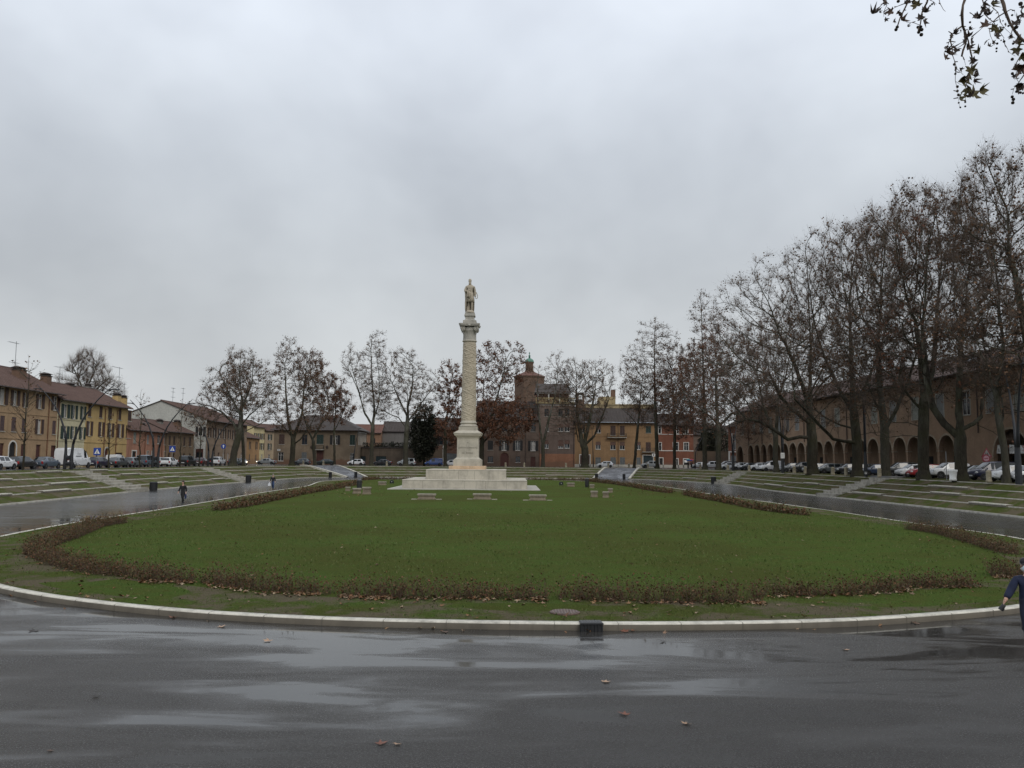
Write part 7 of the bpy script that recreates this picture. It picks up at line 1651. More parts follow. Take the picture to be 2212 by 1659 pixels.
# stations: x, bottom, belt, top, half width at belt, half width at top; tag of the stretch behind the next station
def stations(kind):
    if kind == 'hatch': return [(-2.0,.40,.70,.78,.74,.68,'b'),(-1.93,.28,.90,.99,.83,.70,'r'),(-1.52,.25,.94,1.38,.87,.60,'p'),(-1.25,.25,.95,1.45,.875,.62,'g'),(-.42,.25,.95,1.48,.88,.63,'p'),(-.32,.25,.95,1.48,.88,.63,'g'),(.50,.25,.95,1.44,.88,.62,'s'),(1.22,.25,.95,1.0,.86,.74,'b'),(1.70,.27,.82,.88,.83,.70,'b'),(1.95,.32,.66,.72,.76,.64,'b'),(2.03,.42,.56,.60,.68,.58,'b')]
    if kind == 'suv': return [(-2.15,.48,.80,.9,.80,.72,'b'),(-2.10,.36,1.02,1.12,.88,.74,'r'),(-1.80,.33,1.06,1.58,.92,.68,'p'),(-1.50,.33,1.07,1.66,.925,.70,'g'),(-.55,.33,1.07,1.69,.93,.70,'p'),(-.43,.33,1.07,1.69,.93,.70,'g'),(.45,.33,1.07,1.64,.93,.69,'s'),(1.20,.33,1.07,1.13,.91,.80,'b'),(1.80,.35,.98,1.05,.89,.78,'b'),(2.10,.40,.82,.90,.84,.74,'b'),(2.20,.5,.66,.72,.76,.66,'b')]
    if kind == 'saloon': return [(-2.25,.42,.72,.80,.76,.70,'b'),(-2.18,.30,.90,.98,.83,.74,'b'),(-1.70,.26,.94,1.02,.86,.72,'r'),(-1.02,.25,.95,1.38,.88,.62,'p'),(-.85,.25,.95,1.42,.88,.63,'g'),(-.22,.25,.95,1.44,.88,.64,'p'),(-.12,.25,.95,1.44,.88,.64,'g'),(.60,.25,.95,1.40,.88,.63,'s'),(1.30,.25,.94,.99,.87,.76,'b'),(1.95,.27,.82,.88,.84,.72,'b'),(2.20,.32,.66,.72,.77,.66,'b'),(2.28,.42,.56,.60,.70,.6,'b')]
    if kind == 'carrier': return [(-2.12,.42,.80,.9,.80,.74,'b'),(-2.08,.32,1.0,1.1,.88,.78,'r'),(-1.88,.30,1.04,1.72,.90,.74,'p'),(-1.70,.30,1.05,1.79,.905,.75,'g'),(-.75,.30,1.05,1.82,.91,.76,'p'),(-.62,.30,1.05,1.82,.91,.76,'g'),(.25,.30,1.05,1.80,.91,.75,'p'),(.33,.30,1.05,1.78,.91,.74,'g'),(.62,.30,1.05,1.70,.91,.72,'s'),(1.40,.30,1.05,1.12,.89,.78,'b'),(1.85,.32,.92,1.0,.86,.76,'b'),(2.10,.38,.74,.82,.80,.70,'b'),(2.18,.46,.62,.68,.72,.62,'b')]
    if kind == 'smallvan': return [(-2.12,.42,.80,.9,.82,.78,'b'),(-2.10,.32,1.0,1.1,.88,.80,'b'),(-2.02,.30,1.04,1.76,.90,.80,'b'),(-1.70,.30,1.05,1.84,.905,.80,'b'),(-.35,.30,1.05,1.86,.91,.80,'p'),(-.25,.30,1.05,1.85,.91,.79,'g'),(.55,.30,1.05,1.76,.91,.74,'s'),(1.30,.30,1.05,1.12,.89,.78,'b'),(1.85,.32,.92,1.0,.86,.76,'b'),(2.08,.38,.74,.82,.80,.70,'b'),(2.16,.46,.62,.68,.72,.62,'b')]
    if kind == 'van': return [(-2.98,.5,1.0,1.1,.94,.9,'b'),(-2.96,.36,1.3,2.2,.97,.88,'b'),(-2.86,.34,1.35,2.52,.98,.84,'b'),(-2.4,.34,1.35,2.60,.99,.82,'b'),(.75,.34,1.35,2.60,.99,.82,'b'),(.95,.34,1.33,2.56,.99,.82,'g'),(1.62,.34,1.30,2.22,.985,.80,'s'),(2.25,.34,1.26,1.34,.96,.86,'b'),(2.72,.36,1.05,1.14,.93,.84,'b'),(2.92,.42,.80,.88,.86,.78,'b'),(2.98,.5,.66,.72,.78,.7,'b')]
def car_parts(kind):
    st = stations(kind); body = MB(); side = MB(); wsn = MB(); rwn = MB(); rings = []
    for (x, zb, zl, zt, wl_, wt_, tg) in st:
        h = [(wl_*.86, zb), (wl_*.98, zb + .10), (wl_*1.0, zb + (zl - zb)*.55), (wl_*.985, zl - .05), (wl_*.955, zl), (wt_, max(zl + .02, zt - .07)), (wt_*.80, zt), (wt_*.3, zt + .015)]
        rings.append([(x, -y, z) for y, z in h] + [(x, y, z) for y, z in reversed(h)])
    n = 16
    V = [p for r in rings for p in r]; 
    def face(i, j, mb): mb.add([V[i*n+j], V[(i+1)*n+j], V[(i+1)*n+(j+1) % n], V[i*n+(j+1) % n]], [(0,1,2,3)])
    bf = []
    for i in range(len(st) - 1):
        tg = st[i][6]
        for j in range(n):
            if tg == 'g' and j in (4, 10): face(i, j, side)
            elif tg == 's' and j in (5, 6, 7, 8, 9): face(i, j, wsn)
            elif tg == 'r' and j in (5, 6, 7, 8, 9): face(i, j, rwn)
            else: bf.append((i*n+j, (i+1)*n+j, (i+1)*n+(j+1) % n, i*n+(j+1) % n))
    bf += [tuple(range(n-1, -1, -1)), tuple((len(st)-1)*n + j for j in range(n))]
    body.add(V, bf)
    L0, L1 = st[0][0], st[-1][0]; wmax = max(s[4] for s in st)
    return body, side, wsn, rwn, L0, L1, wmax, st
PROTO = {}
def car_proto(kind):
    if kind in PROTO: return PROTO[kind]
    body, side, wsn, rwn, L0, L1, wm, st = car_parts(kind); D = {}
    def fin(mb, name, mats, sm=True, auto=35):
        if not mb.f: return None
        me = mb.mesh(name, mats, sm); me.set_sharp_from_angle(angle=math.radians(auto)); return me
    D['body'] = fin(body, 'body', PAINT['white']); D['side_windows'] = fin(side, 'side_windows', MAT['car_glass']); D['windscreen'] = fin(wsn, 'windscreen', MAT['car_glass']); D['rear_window'] = fin(rwn, 'rear_window', MAT['car_glass'])
    r = .36 if kind == 'suv' else (.35 if kind == 'van' else .31); wx = [L0 + (.78 if kind != 'van' else 1.1), L1 - (.80 if kind != 'van' else .95)]
    m = MB(); pr = [(r*.62, -.1), (r*.9, -.1), (r, -.07), (r, .07), (r*.92, .1), (r*.62, .1)]; m.lathe(pr, 22); m.v = [(a, c, b) for a, b, c in m.v]; D['tyre'] = m.mesh('tyre', MAT['tyre'], False)
    m = MB(); m.lathe([(.02, -.055), (r*.64, -.07), (r*.64, .07), (.02, .055)], 16); m.v = [(a, c, b) for a, b, c in m.v]
    for q in range(5): a = 2*PI*q/5; m.tube([(0, .07, 0), (r*.6*math.cos(a), .075, r*.6*math.sin(a))], .035, 4); m.tube([(0, -.07, 0), (r*.6*math.cos(a), -.075, r*.6*math.sin(a))], .035, 4)
    D['rim'] = m.mesh('rim', MAT['rim'])
    m = MB(); k = r * 1.17; m.lathe([(.01, -.012), (k, -.012), (k, .012), (.01, .012)], 22); m.v = [(a, c, b) for a, b, c in m.v]; D['arch'] = m.mesh('wheel_arch', MAT['trim_blk'])
    D['wheels'] = [(x, s * (wm - .085), r) for x in wx for s in (-1, 1)]; D['arches'] = [(x, s * (wm * .992 + .0), r + .02) for x in wx for s in (-1, 1)]
    zf = st[-3][2]; wf = st[-3][4]; xf = st[-2][0]
    for s, nm in ((-1, 'hl0'), (1, 'hl1')):
        m = MB(); m.sphere((xf - .10, s*(st[-2][4] - .10), st[-2][2] + .02), .17, 10, 7, (1.0, .9, .55)); D[nm] = m.mesh('headlight', MAT['head_l'], True)
        m = MB(); zt_ = st[1][2]; m.bbox(L0 + .0, L0 + .16, min(s*(st[0][4] - .12), s*(st[1][4] + .006)), max(s*(st[0][4] - .12), s*(st[1][4] + .006)), zt_ - .30, zt_ + (.0 if kind != 'van' else .1), .02); D['tl' + nm[2]] = m.mesh('tail_light', MAT['tail_l'])
    m = MB(); m.box(L0 - .012, L0 + .03, -.26, .26, .56, .67); m.box(L1 - .03, L1 + .012, -.26, .26, .40, .5); D['plates'] = m.mesh('number_plate', MAT['plate'])
    m = MB(); m.bbox(L1 - .06, L1 + .004, -.5, .5, .28 if kind != 'suv' else .38, .42, .01); m.bbox(L0 - .003, L0 + .05, -.6, .6, .30 if kind != 'suv' else .4, .5, .01); D['grille'] = m.mesh('bumper_trim', MAT['trim_blk'])
    i = [q for q, s_ in enumerate(st) if s_[6] == 's'][0]; xm = st[i+1][0] - .28; zm = st[i+1][2] + .06
    m = MB()
    for s in (-1, 1): m.sphere((xm, s*(wm + .09), zm), .12, 8, 6, (.55, .9, .75))
    D['mirrors'] = m.mesh('mirror', PAINT['white'], True)
    m = MB()
    for s in (-1, 1):
        for dx_ in (-.55, .35) if kind not in ('van', 'smallvan') else (.4,): m.box(dx_ - .1, dx_ + .1, s*wm - .02, s*wm + .014, st[3][2] - .15, st[3][2] - .12)
    D['handles'] = m.mesh('door_handle', MAT['trim_blk'])
    PROTO[kind] = D; return D
CARS = {}
def car(kind, color, label, x, y, rz, group, lit_=False, z=None):
    D = car_proto(kind); name = {'van': 'delivery_van', 'smallvan': 'small_van'}.get(kind, 'parked_car')
    t = thing(name, label, 'van' if 'van' in kind else 'car', (x, y, (ZU if z is None else z) - .005), rz, group)
    def part(nm, me, mat_=None, loc=(0, 0, 0), par=t, bits=None):
        if me is None: return None
        o = link(nm, me, par); o.location = loc
        if mat_ is not None: o.material_slots[0].link = 'OBJECT'; o.material_slots[0].material = mat_
        return o
    part('body', D['body'], PAINT[color]); part('side_windows', D['side_windows']); part('windscreen', D['windscreen']); part('rear_window', D['rear_window'])
    for p in D['wheels']: w = part('wheel', D['tyre'], None, p); part('rim', D['rim'], None, (0, 0, 0), w)
    for p in D['arches']: part('wheel_arch', D['arch'], None, p)
    for nm in ('hl0', 'hl1'): part('headlight', D[nm], MAT['lit'] if lit_ else None)
    for nm in ('tl0', 'tl1'): part('tail_light', D[nm])
    part('number_plates', D['plates']); part('bumper_trim', D['grille']); part('mirrors', D['mirrors'], PAINT[color] if color != 'white' else None); part('door_handles', D['handles'])
    return t
def ux(zo, X): return Q(zo, X, 0)[0]
def cars_left(zo, X, kind, color, label, xl=-56.3, rz=90, lit_=False, y=None):
    u = ux(zo, X); y = xl * FPX / (u - 1106) if y is None else y
    return car(kind, color, label, xl, y, math.radians(rz + rnd.uniform(-2, 2)), 'cars parked along the left street', lit_)
cars_left(Z0, 28, 'hatch', 'white', 'white hatchback cut off by the left picture edge')
cars_left(Z0, 215, 'hatch', 'black', 'small black hatchback at the foot of the ochre house')
cars_left(Z0, 425, 'saloon', 'slate', 'blue grey estate car parked just left of the big white van')
VAN = cars_left(Z0, 668, 'van', 'white', 'tall white delivery van behind the first forked lamp', -57.2)
cars_left(Z0, 893, 'hatch', 'plum', 'dark plum hatchback right of the big white van')
cars_left(Z0, 1055, 'saloon', 'darkgrey', 'dark grey estate car in front of the small white van')
cars_left(Z0, 1050, 'smallvan', 'white', 'small white van showing above a dark grey estate car', -60.2)
cars_left(Z0, 1190, 'hatch', 'grey', 'grey hatchback at the corner of the yellow house')
cars_left(Z0, 1312, 'carrier', 'slate', 'blue grey people carrier just left of the second forked lamp')
cars_left(Z0, 1430, 'hatch', 'silver', 'silver car half hidden by the white hatchback on the left street', -58.5)
cars_left(Z0, 1512, 'hatch', 'white', 'white hatchback seen from behind in front of the low brown house')
cars_left(Z0, 1672, 'carrier', 'black', 'black boxy estate car between two white cars')
cars_left(Z0, 1790, 'hatch', 'maroon', 'dark car with red tail lights right of the black boxy estate')
cars_left(Z0, 1940, 'suv', 'white', 'white off-roader right of the third forked lamp')
cars_left(Z0, 2085, 'hatch', 'teal', 'dull teal hatchback behind the big leaning plane trunk')
car('saloon', 'silver', 'oncoming silver car with one lit headlight at the street corner', -56.5, 181, math.radians(-65), 'cars parked along the left street', True)
def car_far(zo, X, kind, color, label, Y=208, rz=180, lit_=False):
    u = ux(zo, X); d = ray(u, 1000); x = d[0]*Y/d[1]
    return car(kind, color, label, x, Y, math.radians(rz + rnd.uniform(-3, 3)), 'cars along the far street', lit_)
car_far(ZC, 690, 'saloon', 'silver', 'pale silver saloon with lights on at the left end of the corner house', 206, 175, True)
car_far(ZC, 1003, 'hatch', 'grey', 'grey hatchback in front of the left part of the corner house', 206, 180)
car_far(ZC, 1215, 'saloon', 'green', 'dark green car in front of the red door of the corner house', 207, 180)
car_far(ZC, 1480, 'hatch', 'white', 'white hatchback in front of the right end of the corner house', 205, 180)
car_far(ZC, 1715, 'saloon', 'black', 'dark car with red tail lights in front of the garages', 207, 180)
car_far(ZC, 1925, 'carrier', 'silver', 'silver people carrier in front of the garden wall', 206, 180)
car_far(ZC, 2165, 'smallvan', 'blue', 'bright blue small van in front of the garden gate', 206, 180)
car_far(ZE, 385, 'hatch', 'white', 'white car mostly hidden by the monument pedestal', 206, 180)
car_far(ZE, 1738, 'hatch', 'white', 'white hatchback in front of the orange house by the right far ramp', 206, 180)
car_far(ZG, 405, 'suv', 'silver', 'silver off-roader in front of the teal garage of the orange house', 205, 180)
def cars_right(zo, X, kind, color, label, xr=46.8, rz=180, lit_=False):
    u = ux(zo, X); y = xr * FPX / (u - 1106)
    return car(kind, color, label, xr, y, math.radians(rz + rnd.uniform(-4, 4)), 'cars parked under the right hand trees', lit_)
cars_right(ZG, 1262, 'hatch', 'silver', 'silver hatchback right of the two umbrellas', 45.5)
cars_right(ZG, 1475, 'suv', 'white', 'white off-roader between two thick trunks at the far right corner', 46)
cars_right(ZG, 1760, 'carrier', 'maroon', 'dark reddish car behind the lamp in front of the shop house', 47.5)
cars_right(ZG, 1790, 'hatch', 'white', 'white hatchback nosing out left of the far right lamp', 45.3)
cars_right(ZG, 2000, 'hatch', 'white', 'white hatchback just right of the far right lamp')
cars_right(ZG, 2170, 'saloon', 'darkgrey', 'dark grey saloon beside a thin pole at the far end of the arcade')
cars_right(ZR, 1435, 'hatch', 'white', 'white hatchback left of the small white van on the right')
cars_right(ZR, 1545, 'smallvan', 'white', 'small white van half hidden by the pale leaning plane trunk')
cars_right(ZS, 165, 'hatch', 'silver', 'silver grey car with a lit look right of the pale leaning trunk')
cars_right(ZS, 262, 'suv', 'darkgrey', 'dark grey car just left of the huge plane trunk')
cars_right(ZS, 375, 'hatch', 'silver', 'silver car almost hidden behind the huge plane trunk')
cars_right(ZS, 495, 'hatch', 'grey', 'grey hatchback just right of the huge plane trunk')
cars_right(ZS, 590, 'saloon', 'teal', 'dull teal car behind the grey hatchback on the right', 49)
cars_right(ZS, 668, 'hatch', 'black', 'black car with white headlights left of the mossy plane trunk')
cars_right(ZS, 790, 'hatch', 'darkgrey', 'dark car hidden behind the mossy plane trunk')
cars_right(ZS, 915, 'saloon', 'steel', 'dark blue saloon between the mossy and the pale trunk')
cars_right(ZS, 1120, 'suv', 'darkgrey', 'dark grey car right of the straight pale trunk')
cars_right(ZS, 1235, 'hatch', 'white', 'white hatchback left of the tall dark trunk', 46.2)
cars_right(ZS, 1345, 'hatch', 'red', 'red hatchback half hidden by the tall dark trunk', 46.0)
cars_right(ZS, 1545, 'suv', 'white', 'white off-roader behind the grey pole and the white planter', 46.4)
cars_right(ZS, 1800, 'saloon', 'teal', 'grey green saloon between the elbow tree and the dark blue carrier', 48.2)
cars_right(ZS, 1925, 'carrier', 'navy', 'dark blue people carrier with roof bars behind the large bollard', 46.9)
cars_right(ZS, 2090, 'hatch', 'white', 'white hatchback behind the leaning pale trunk at the right', 45.6)
cars_right(ZS, 2270, 'hatch', 'white', 'white car cut off by the right picture edge', 45.2)
# lettering and tail light on the big van, roof bars on the blue carrier
for txt, x, z, s in (('Tracer', -.9, 1.78, .34), ('direct', 1.0, 1.02, .2)):
    text('lettering', txt, s, MAT['sign_pole'] if s > .3 else MAT['black'], VAN, (x, -.998, z))
mb = MB(); mb.bbox(-1.2, .2, -1.0, -.975, 1.52, 1.6, .005); mb.build('sliding_rail', MAT['trim_blk'], VAN)

# bicycle leaning on the first lamp
lp = [o for o in bpy.data.objects if o.name == 'street_lamp'][0]
t = thing('bicycle', 'dark bicycle leaning on the foot of the lamp in front of the white van', 'bicycle', (lp.location.x + .75, lp.location.y - .5, ZU - .01), math.radians(8))
def torus(m, c, R, r, k=26):
    m.tube([(c[0] + R*math.cos(2*PI*i/k), c[1], c[2] + R*math.sin(2*PI*i/k)) for i in range(k + 1)], r, 5, False)
for x in (-.55, .55):
    m = MB(); torus(m, (x, 0, .35), .33, .022); 
    for i in range(8): a = PI*i/8; m.tube([(x - .32*math.cos(a), 0, .35 - .32*math.sin(a)), (x + .32*math.cos(a), 0, .35 + .32*math.sin(a))], .004, 3)
    m.build('wheel', MAT['tyre'], t)
m = MB()
for a, b in (((-.55, .35), (-.05, .32)), ((-.05, .32), (-.22, .85)), ((-.22, .82), (.38, .80)), ((-.05, .32), (.40, .72)), ((-.55, .35), (-.2, .75)), ((.55, .35), (.36, .95))): m.tube([(a[0], 0, a[1]), (b[0], 0, b[1])], .022, 6)
m.build('frame', MAT['black'], t)
m = MB(); m.tube([(.25, -.25, 1.0), (.36, -.1, 1.0), (.36, .1, 1.0), (.25, .25, 1.0)], .016, 6); m.build('handlebar', MAT['metal'], t)
m = MB(); m.sphere((-.24, 0, .9), .12, 10, 6, (1.2, .7, .4)); m.build('saddle', MAT['black'], t)
m = MB(); m.tube([(-.12, -.1, .25), (.0, -.1, .38)], .015, 5); m.tube([(-.16, -.16, .25), (-.08, -.08, .25)], .025, 5); m.build('pedal', MAT['black'], t)

# ------------------------------------------------------------------ people
def cloth_mat(n, c): return simple(n, c, .85, .3, 7, .25, 40)
def person(label, loc, rz, P, M_, scale=1.0, extra=None, group=None):
    t = thing('person', label, 'person', loc, rz, group)
    s = scale; A = lambda L: [tuple(np.array(p[:3]) * s) + tuple(q * s for q in p[3:]) for p in L]
    h = P['head']; 
    torso = [(0, 0, .93, .105, .08), (0, 0, 1.05, .105, .08), (0, 0, 1.22, .125, .09), (0, .0, 1.36, .12, .085), (0, 0, 1.44, .06)] ; 
    if P.get('lean'): torso = [(x, y + P['lean'] * (z - .93), z, *r) for x, y, z, *r in torso]
    tl = P.get('lean', 0) * .5
    head = [(h[0]*.3, tl + h[1]*.3 - .005, 1.50, .052), (h[0]*.8, tl + h[1]*.8 - .012, 1.565, .066, .075), (h[0], tl + h[1] - .012, 1.64, .076, .092), (h[0], tl + h[1], 1.71, .070, .082), (h[0], tl + h[1] + .005, 1.75, .04)]
    chains = [A(torso + head), [0] + A(P['lleg'][:-1]), [0] + A(P['rleg'][:-1]), [3] + A(P['larm']), [3] + A(P['rarm'])]
    base = len(torso) + len(head); i_l = base + len(P['lleg']) + len(P['rleg']) - 2 + len(P['larm']) - 1; i_r = i_l + len(P['rarm'])
    for idx, arm in ((i_l, P['larm']), (i_r, P['rarm'])):          # five fingers on each hand
        e = np.array(arm[-1][:3]); w = np.array(arm[-2][:3]); d = (e - w) / np.linalg.norm(e - w); side = np.cross(d, (1, 0, 0)); side /= np.linalg.norm(side)
        for q, ln in zip((-1.5, -.5, .5, 1.5), (.062, .075, .078, .068)):
            b = e + side * q * .019 + d * .03; chains.append([idx] + A([(*b, .0095), (*(b + d * ln * .55 + np.array([.004, 0, 0])), .0085), (*(b + d * ln + np.array([.014, 0, 0])), .007)]))
        b = e - d * .03 + side * .045; chains.append([idx] + A([(*b, .011), (*(b + d * .035 + side * .015), .009)]))
    body = skin('body', chains, M_['skin'], t, 1)
    if M_.get('coat'):
        cl = P.get('coat_len', .80)
        ct = [(0, 0, cl, .165 if cl > .7 else .205, .135 if cl > .7 else .165), (0, 0, .98, .165, .13), (0, 0, 1.22, .178, .132), (0, 0, 1.36, .165, .12), (0, 0, 1.455, .085, .085)]
        if P.get('lean'): ct = [(x, y + P['lean'] * (z - .93), z, *r) for x, y, z, *r in ct]
        f = lambda arm: [(x, y, z, r[0] * 1.35 + .012) for x, y, z, *r in arm[:-1]]
        skin('jacket', [A(ct), [3] + A(f(P['larm'])), [3] + A(f(P['rarm']))], M_['coat'], t, 2)
    f = lambda leg: [(x, y, z, r[0] * 1.18 + .012) for x, y, z, *r in leg[:-1]]
    skin('trousers', [A([(0, P.get('lean', 0) * .12, 1.06, .150, .120), (0, 0, .88, .14, .11)]), [1] + A(f(P['lleg'])), [1] + A(f(P['rleg']))], M_['legs'], t, 2)
    for leg in (P['lleg'], P['rleg']):
        a = np.array(leg[-2][:3]); b = np.array(leg[-1][:3]); a = a + (0, .03, -.02); skin('shoe', [A([(*(a + (0, .02, -.02)), .055, .05), (*((a + b) / 2), .052, .045), (*b, .046, .035)])], M_['shoe'], t, 2)
    m = MB(); hx, hy = h[0], tl + h[1]
    if M_.get('hair'):
        m.sphere((hx*s, (hy + .028)*s, 1.695*s), .108*s, 14, 9, (.92, .98, 1.0))
        if P.get('long_hair'): m.sphere((hx*s, (hy + .05)*s, 1.60*s), .10*s, 12, 8, (1.05, .7, 1.3))
        m.build('hair', M_['hair'], t, True)
    m = MB(); m.sphere((hx*s, (hy - .108)*s, 1.635*s), .018*s, 8, 6, (.8, 1, 1.4))
    for sx in (-.082, .082): m.sphere(((hx + sx)*s, (hy + .0)*s, 1.64*s), .022*s, 8, 6, (.4, .8, 1.3))
    m.build('nose_and_ears', M_['skin'], t, True)
    m = MB()
    for sx in (-.032, .032): m.sphere(((hx + sx)*s, (hy - .093)*s, 1.667*s), .012*s, 8, 5)
    m.box((hx - .025)*s, (hx + .025)*s, (hy - .100)*s, (hy - .092)*s, 1.582*s, 1.590*s); m.build('eyes_and_mouth', MAT['black'], t, True)
    if extra: extra(t, s, hx, hy)
    return t
hairdk = simple('dark hair', (.022, .014, .010), .7, .4, 9); hairgr = simple('grey hair', (.2, .19, .18), .7, .4, 9)
STEP = dict(head=(0, 0), lleg=[(.085, -.02, .86, .085), (.085, -.15, .50, .06), (.075, -.12, .11, .042), (.08, -.27, .035, .038)], rleg=[(-.085, .02, .86, .085), (-.075, .08, .50, .06), (-.06, .30, .20, .042), (-.06, .26, .06, .038)],
   larm=[(.185, .0, 1.37, .052), (.23, .07, 1.13, .045), (.25, .02, .93, .037), (.25, -.01, .86, .034)], rarm=[(-.185, .0, 1.37, .052), (-.25, -.03, 1.13, .045), (-.29, -.13, .95, .037), (-.29, -.17, .88, .034)])
def bag(mat_, sx, col):
    def f(t, s, hx, hy):
        m = MB(); m.tube([(sx*s, .0, .86*s), (sx*s, .0, .74*s)], .008, 5); m.bbox((sx-.04)*s, (sx+.04)*s, -.14*s, .14*s, .46*s, .74*s, .03); m.build('carried_bag', mat_, t)
    return f
bluebag = simple('blue bag', (.012, .025, .085), .6); whitebag = simple('white plastic bag', (.7, .72, .75), .5, .1)
def fbag(mat_, sx, sw):
    def f(t, s, hx, hy):
        m = MB(); m.prism([(sx - sw*.5, .44), (sx + sw*.5, .46), (sx + sw*.42, .72), (sx + .02, .86), (sx - .02, .86), (sx - sw*.42, .70)], 'y', -.08, .06); m.build('carried_bag', mat_, t)
    return f
x, y, _ = at(*Q(Z0, 1595, 1543), 0.0)
person('person in a black coat walking towards the camera on the left road, holding something blue', (x, y + .3, 0), math.radians(-8), {**STEP, 'head': (-.02, -.02), 'long_hair': True, 'coat_len': .62}, dict(skin=MAT['skin'], coat=cloth_mat('black coat', (.012, .012, .014)), legs=cloth_mat('black trousers', (.010, .010, .011)), shoe=MAT['black'], hair=hairdk), 1.06, fbag(bluebag, .25, .09))
x, y, _ = at(*Q(ZC, 738, 1412), 0.0)
person('person in dark jacket and blue jeans with a white bag further along the left road', (x, y + .3, 0), math.radians(10), {**STEP, 'coat_len': .78}, dict(skin=MAT['skin'], coat=cloth_mat('dark jacket', (.016, .016, .018)), legs=cloth_mat('blue jeans', (.025, .05, .12)), shoe=MAT['black'], hair=hairgr), 1.05, fbag(whitebag, -.40, .30))
STAND = dict(head=(0, 0), lleg=[(.085, 0, .86, .085), (.095, -.02, .50, .06), (.10, 0, .11, .042), (.11, -.13, .035, .038)], rleg=[(-.085, 0, .86, .085), (-.095, -.02, .50, .06), (-.10, 0, .11, .042), (-.11, -.13, .035, .038)],
   larm=[(.185, 0, 1.37, .052), (.23, .02, 1.12, .045), (.16, -.17, 1.14, .037), (.10, -.22, 1.20, .034)], rarm=[(-.185, 0, 1.37, .052), (-.22, .02, 1.12, .045), (-.24, -.02, .92, .037), (-.24, -.03, .84, .034)])
umb = lambda c: simple('umbrella cloth', c, .6, .1)
def umbrella(label, x, y, c):
    t = thing('umbrella', label, 'umbrella', (x, y, ZU), 0, 'open umbrellas on the far street'); n = 8; R = .55; z = 1.98; m = MB(); vs = [(0, 0, z + .2)]; fs = []
    for q in range(n * 3): a = 2*PI*q/(n*3); rr = R * (1 if q % 3 == 0 else .95); vs.append((rr*math.cos(a)*.6, rr*math.sin(a)*.6, z + .13)); 
    for q in range(n * 3): a = 2*PI*q/(n*3); rr = R * (1 if q % 3 == 0 else .93); vs.append((rr*math.cos(a), rr*math.sin(a), z - .06 + (.03 if q % 3 else 0)))
    N_ = n*3
    for q in range(N_): q2 = (q+1) % N_; fs += [(0, 1+q, 1+q2), (1+q, 1+N_+q, 1+N_+q2, 1+q2)]
    m.add(vs, fs); m.build('canopy', umb(c), t, True); m = MB(); m.tube([(0, 0, 1.15), (0, 0, z + .28)], .012, 6); m.tube([(0, 0, 1.15), (.03, 0, 1.09), (.06, 0, 1.13)], .014, 6); m.build('shaft', MAT['black'], t)
for X, c, lab, lab2 in ((1070, (.03, .28, .26), 'person in dark clothes under the teal umbrella by the red house', 'open teal umbrella held up in front of the red house'), (1130, (.42, .02, .05), 'person in dark clothes under the red umbrella by the red house', 'open red umbrella held up beside a teal one')):
    u = ux(ZG, X); d = ray(u, 1000); Y = 190; x = d[0]*Y/d[1]
    person(lab, (x, Y, ZU - .01), math.radians(-30), STAND, dict(skin=MAT['skin'], coat=cloth_mat('dark street coat', (.014, .014, .016)), legs=cloth_mat('dark street trousers', (.012, .012, .014)), shoe=MAT['black'], hair=hairdk), 1.0)
    umbrella(lab2, x + .10 * math.cos(math.radians(-30)) - .22*math.sin(math.radians(30)), Y - .24, c)
# man at the right picture edge
def cap_mask(t, s, hx, hy):
    capm = simple('dark cap', (.015, .015, .02), .8, .3, 8)
    m = MB(); m.sphere((hx*s, (hy + .012)*s, 1.715*s), .108*s, 16, 9, (.93, 1.05, .80)); m.build('cap', capm, t, True)
    m = MB(); vs = []
    for i in range(9): a = PI + PI*i/8; vs += [((hx + .085*math.cos(a))*s, (hy - .05 + .07*math.sin(a)*.6)*s, 1.70*s), ((hx + .085*math.cos(a))*s, (hy - .06 + .17*math.sin(a)*.9)*s, 1.683*s)]
    m.add(vs, [(2*i, 2*i+1, 2*i+3, 2*i+2) for i in range(8)]); m.build('cap_peak', capm, t, True)
    m = MB(); m.box((hx - .035)*s, (hx + .035)*s, (hy - .112)*s, (hy - .100)*s, 1.725*s, 1.742*s); m.build('cap_badge', MAT['white'], t)
    mk = simple('pale blue mask', (.55, .68, .74), .8, .08); m = MB(); m.sphere((hx*s, (hy - .055)*s, 1.592*s), .075*s, 14, 8, (1.0, .95, .95)); m.build('face_mask', mk, t, True)
    m = MB(); m.tube([((hx - .09)*s, (hy - .02)*s, 1.60*s), ((hx + .0)*s, (hy - .07)*s, 1.50*s), ((hx + .09)*s, (hy - .02)*s, 1.60*s)], .03*s, 8); m.build('collar', simple('grey scarf', (.42, .42, .40), .9, .2, 10), t, True)
    e = np.array((-.47, -.16, .90)) * s
    m = MB(); m.lathe([(.03, 0), (.042, .02), (.042, .07), (.052, .075), (.052, .13), (.046, .135), (.04, .12), (.01, .12)], 16); R_ = Matrix.Translation(e + np.array((-.0, -.02, -.02)) * s) @ Matrix.Rotation(math.radians(-148), 4, 'Y') @ Matrix.Scale(s, 4)
    m.v = [tuple(R_ @ Vector(p)) for p in m.v]; m.build('camera_lens', MAT['black'], t, auto=40)
MANP = dict(head=(-.03, -.05), lean=-.06, coat_len=.80,
   lleg=[(.085, .03, .86, .088), (.085, .20, .52, .065), (.08, .52, .40, .045), (.08, .54, .26, .042)],
   rleg=[(-.085, -.04, .86, .088), (-.09, -.22, .50, .065), (-.085, -.30, .11, .045), (-.09, -.46, .035, .042)],
   larm=[(.19, .0, 1.37, .058), (.27, .12, 1.14, .05), (.27, .04, .94, .042), (.27, .0, .87, .036)],
   rarm=[(-.19, -.02, 1.37, .058), (-.30, -.04, 1.15, .052), (-.42, -.12, .98, .042), (-.46, -.15, .92, .036)])
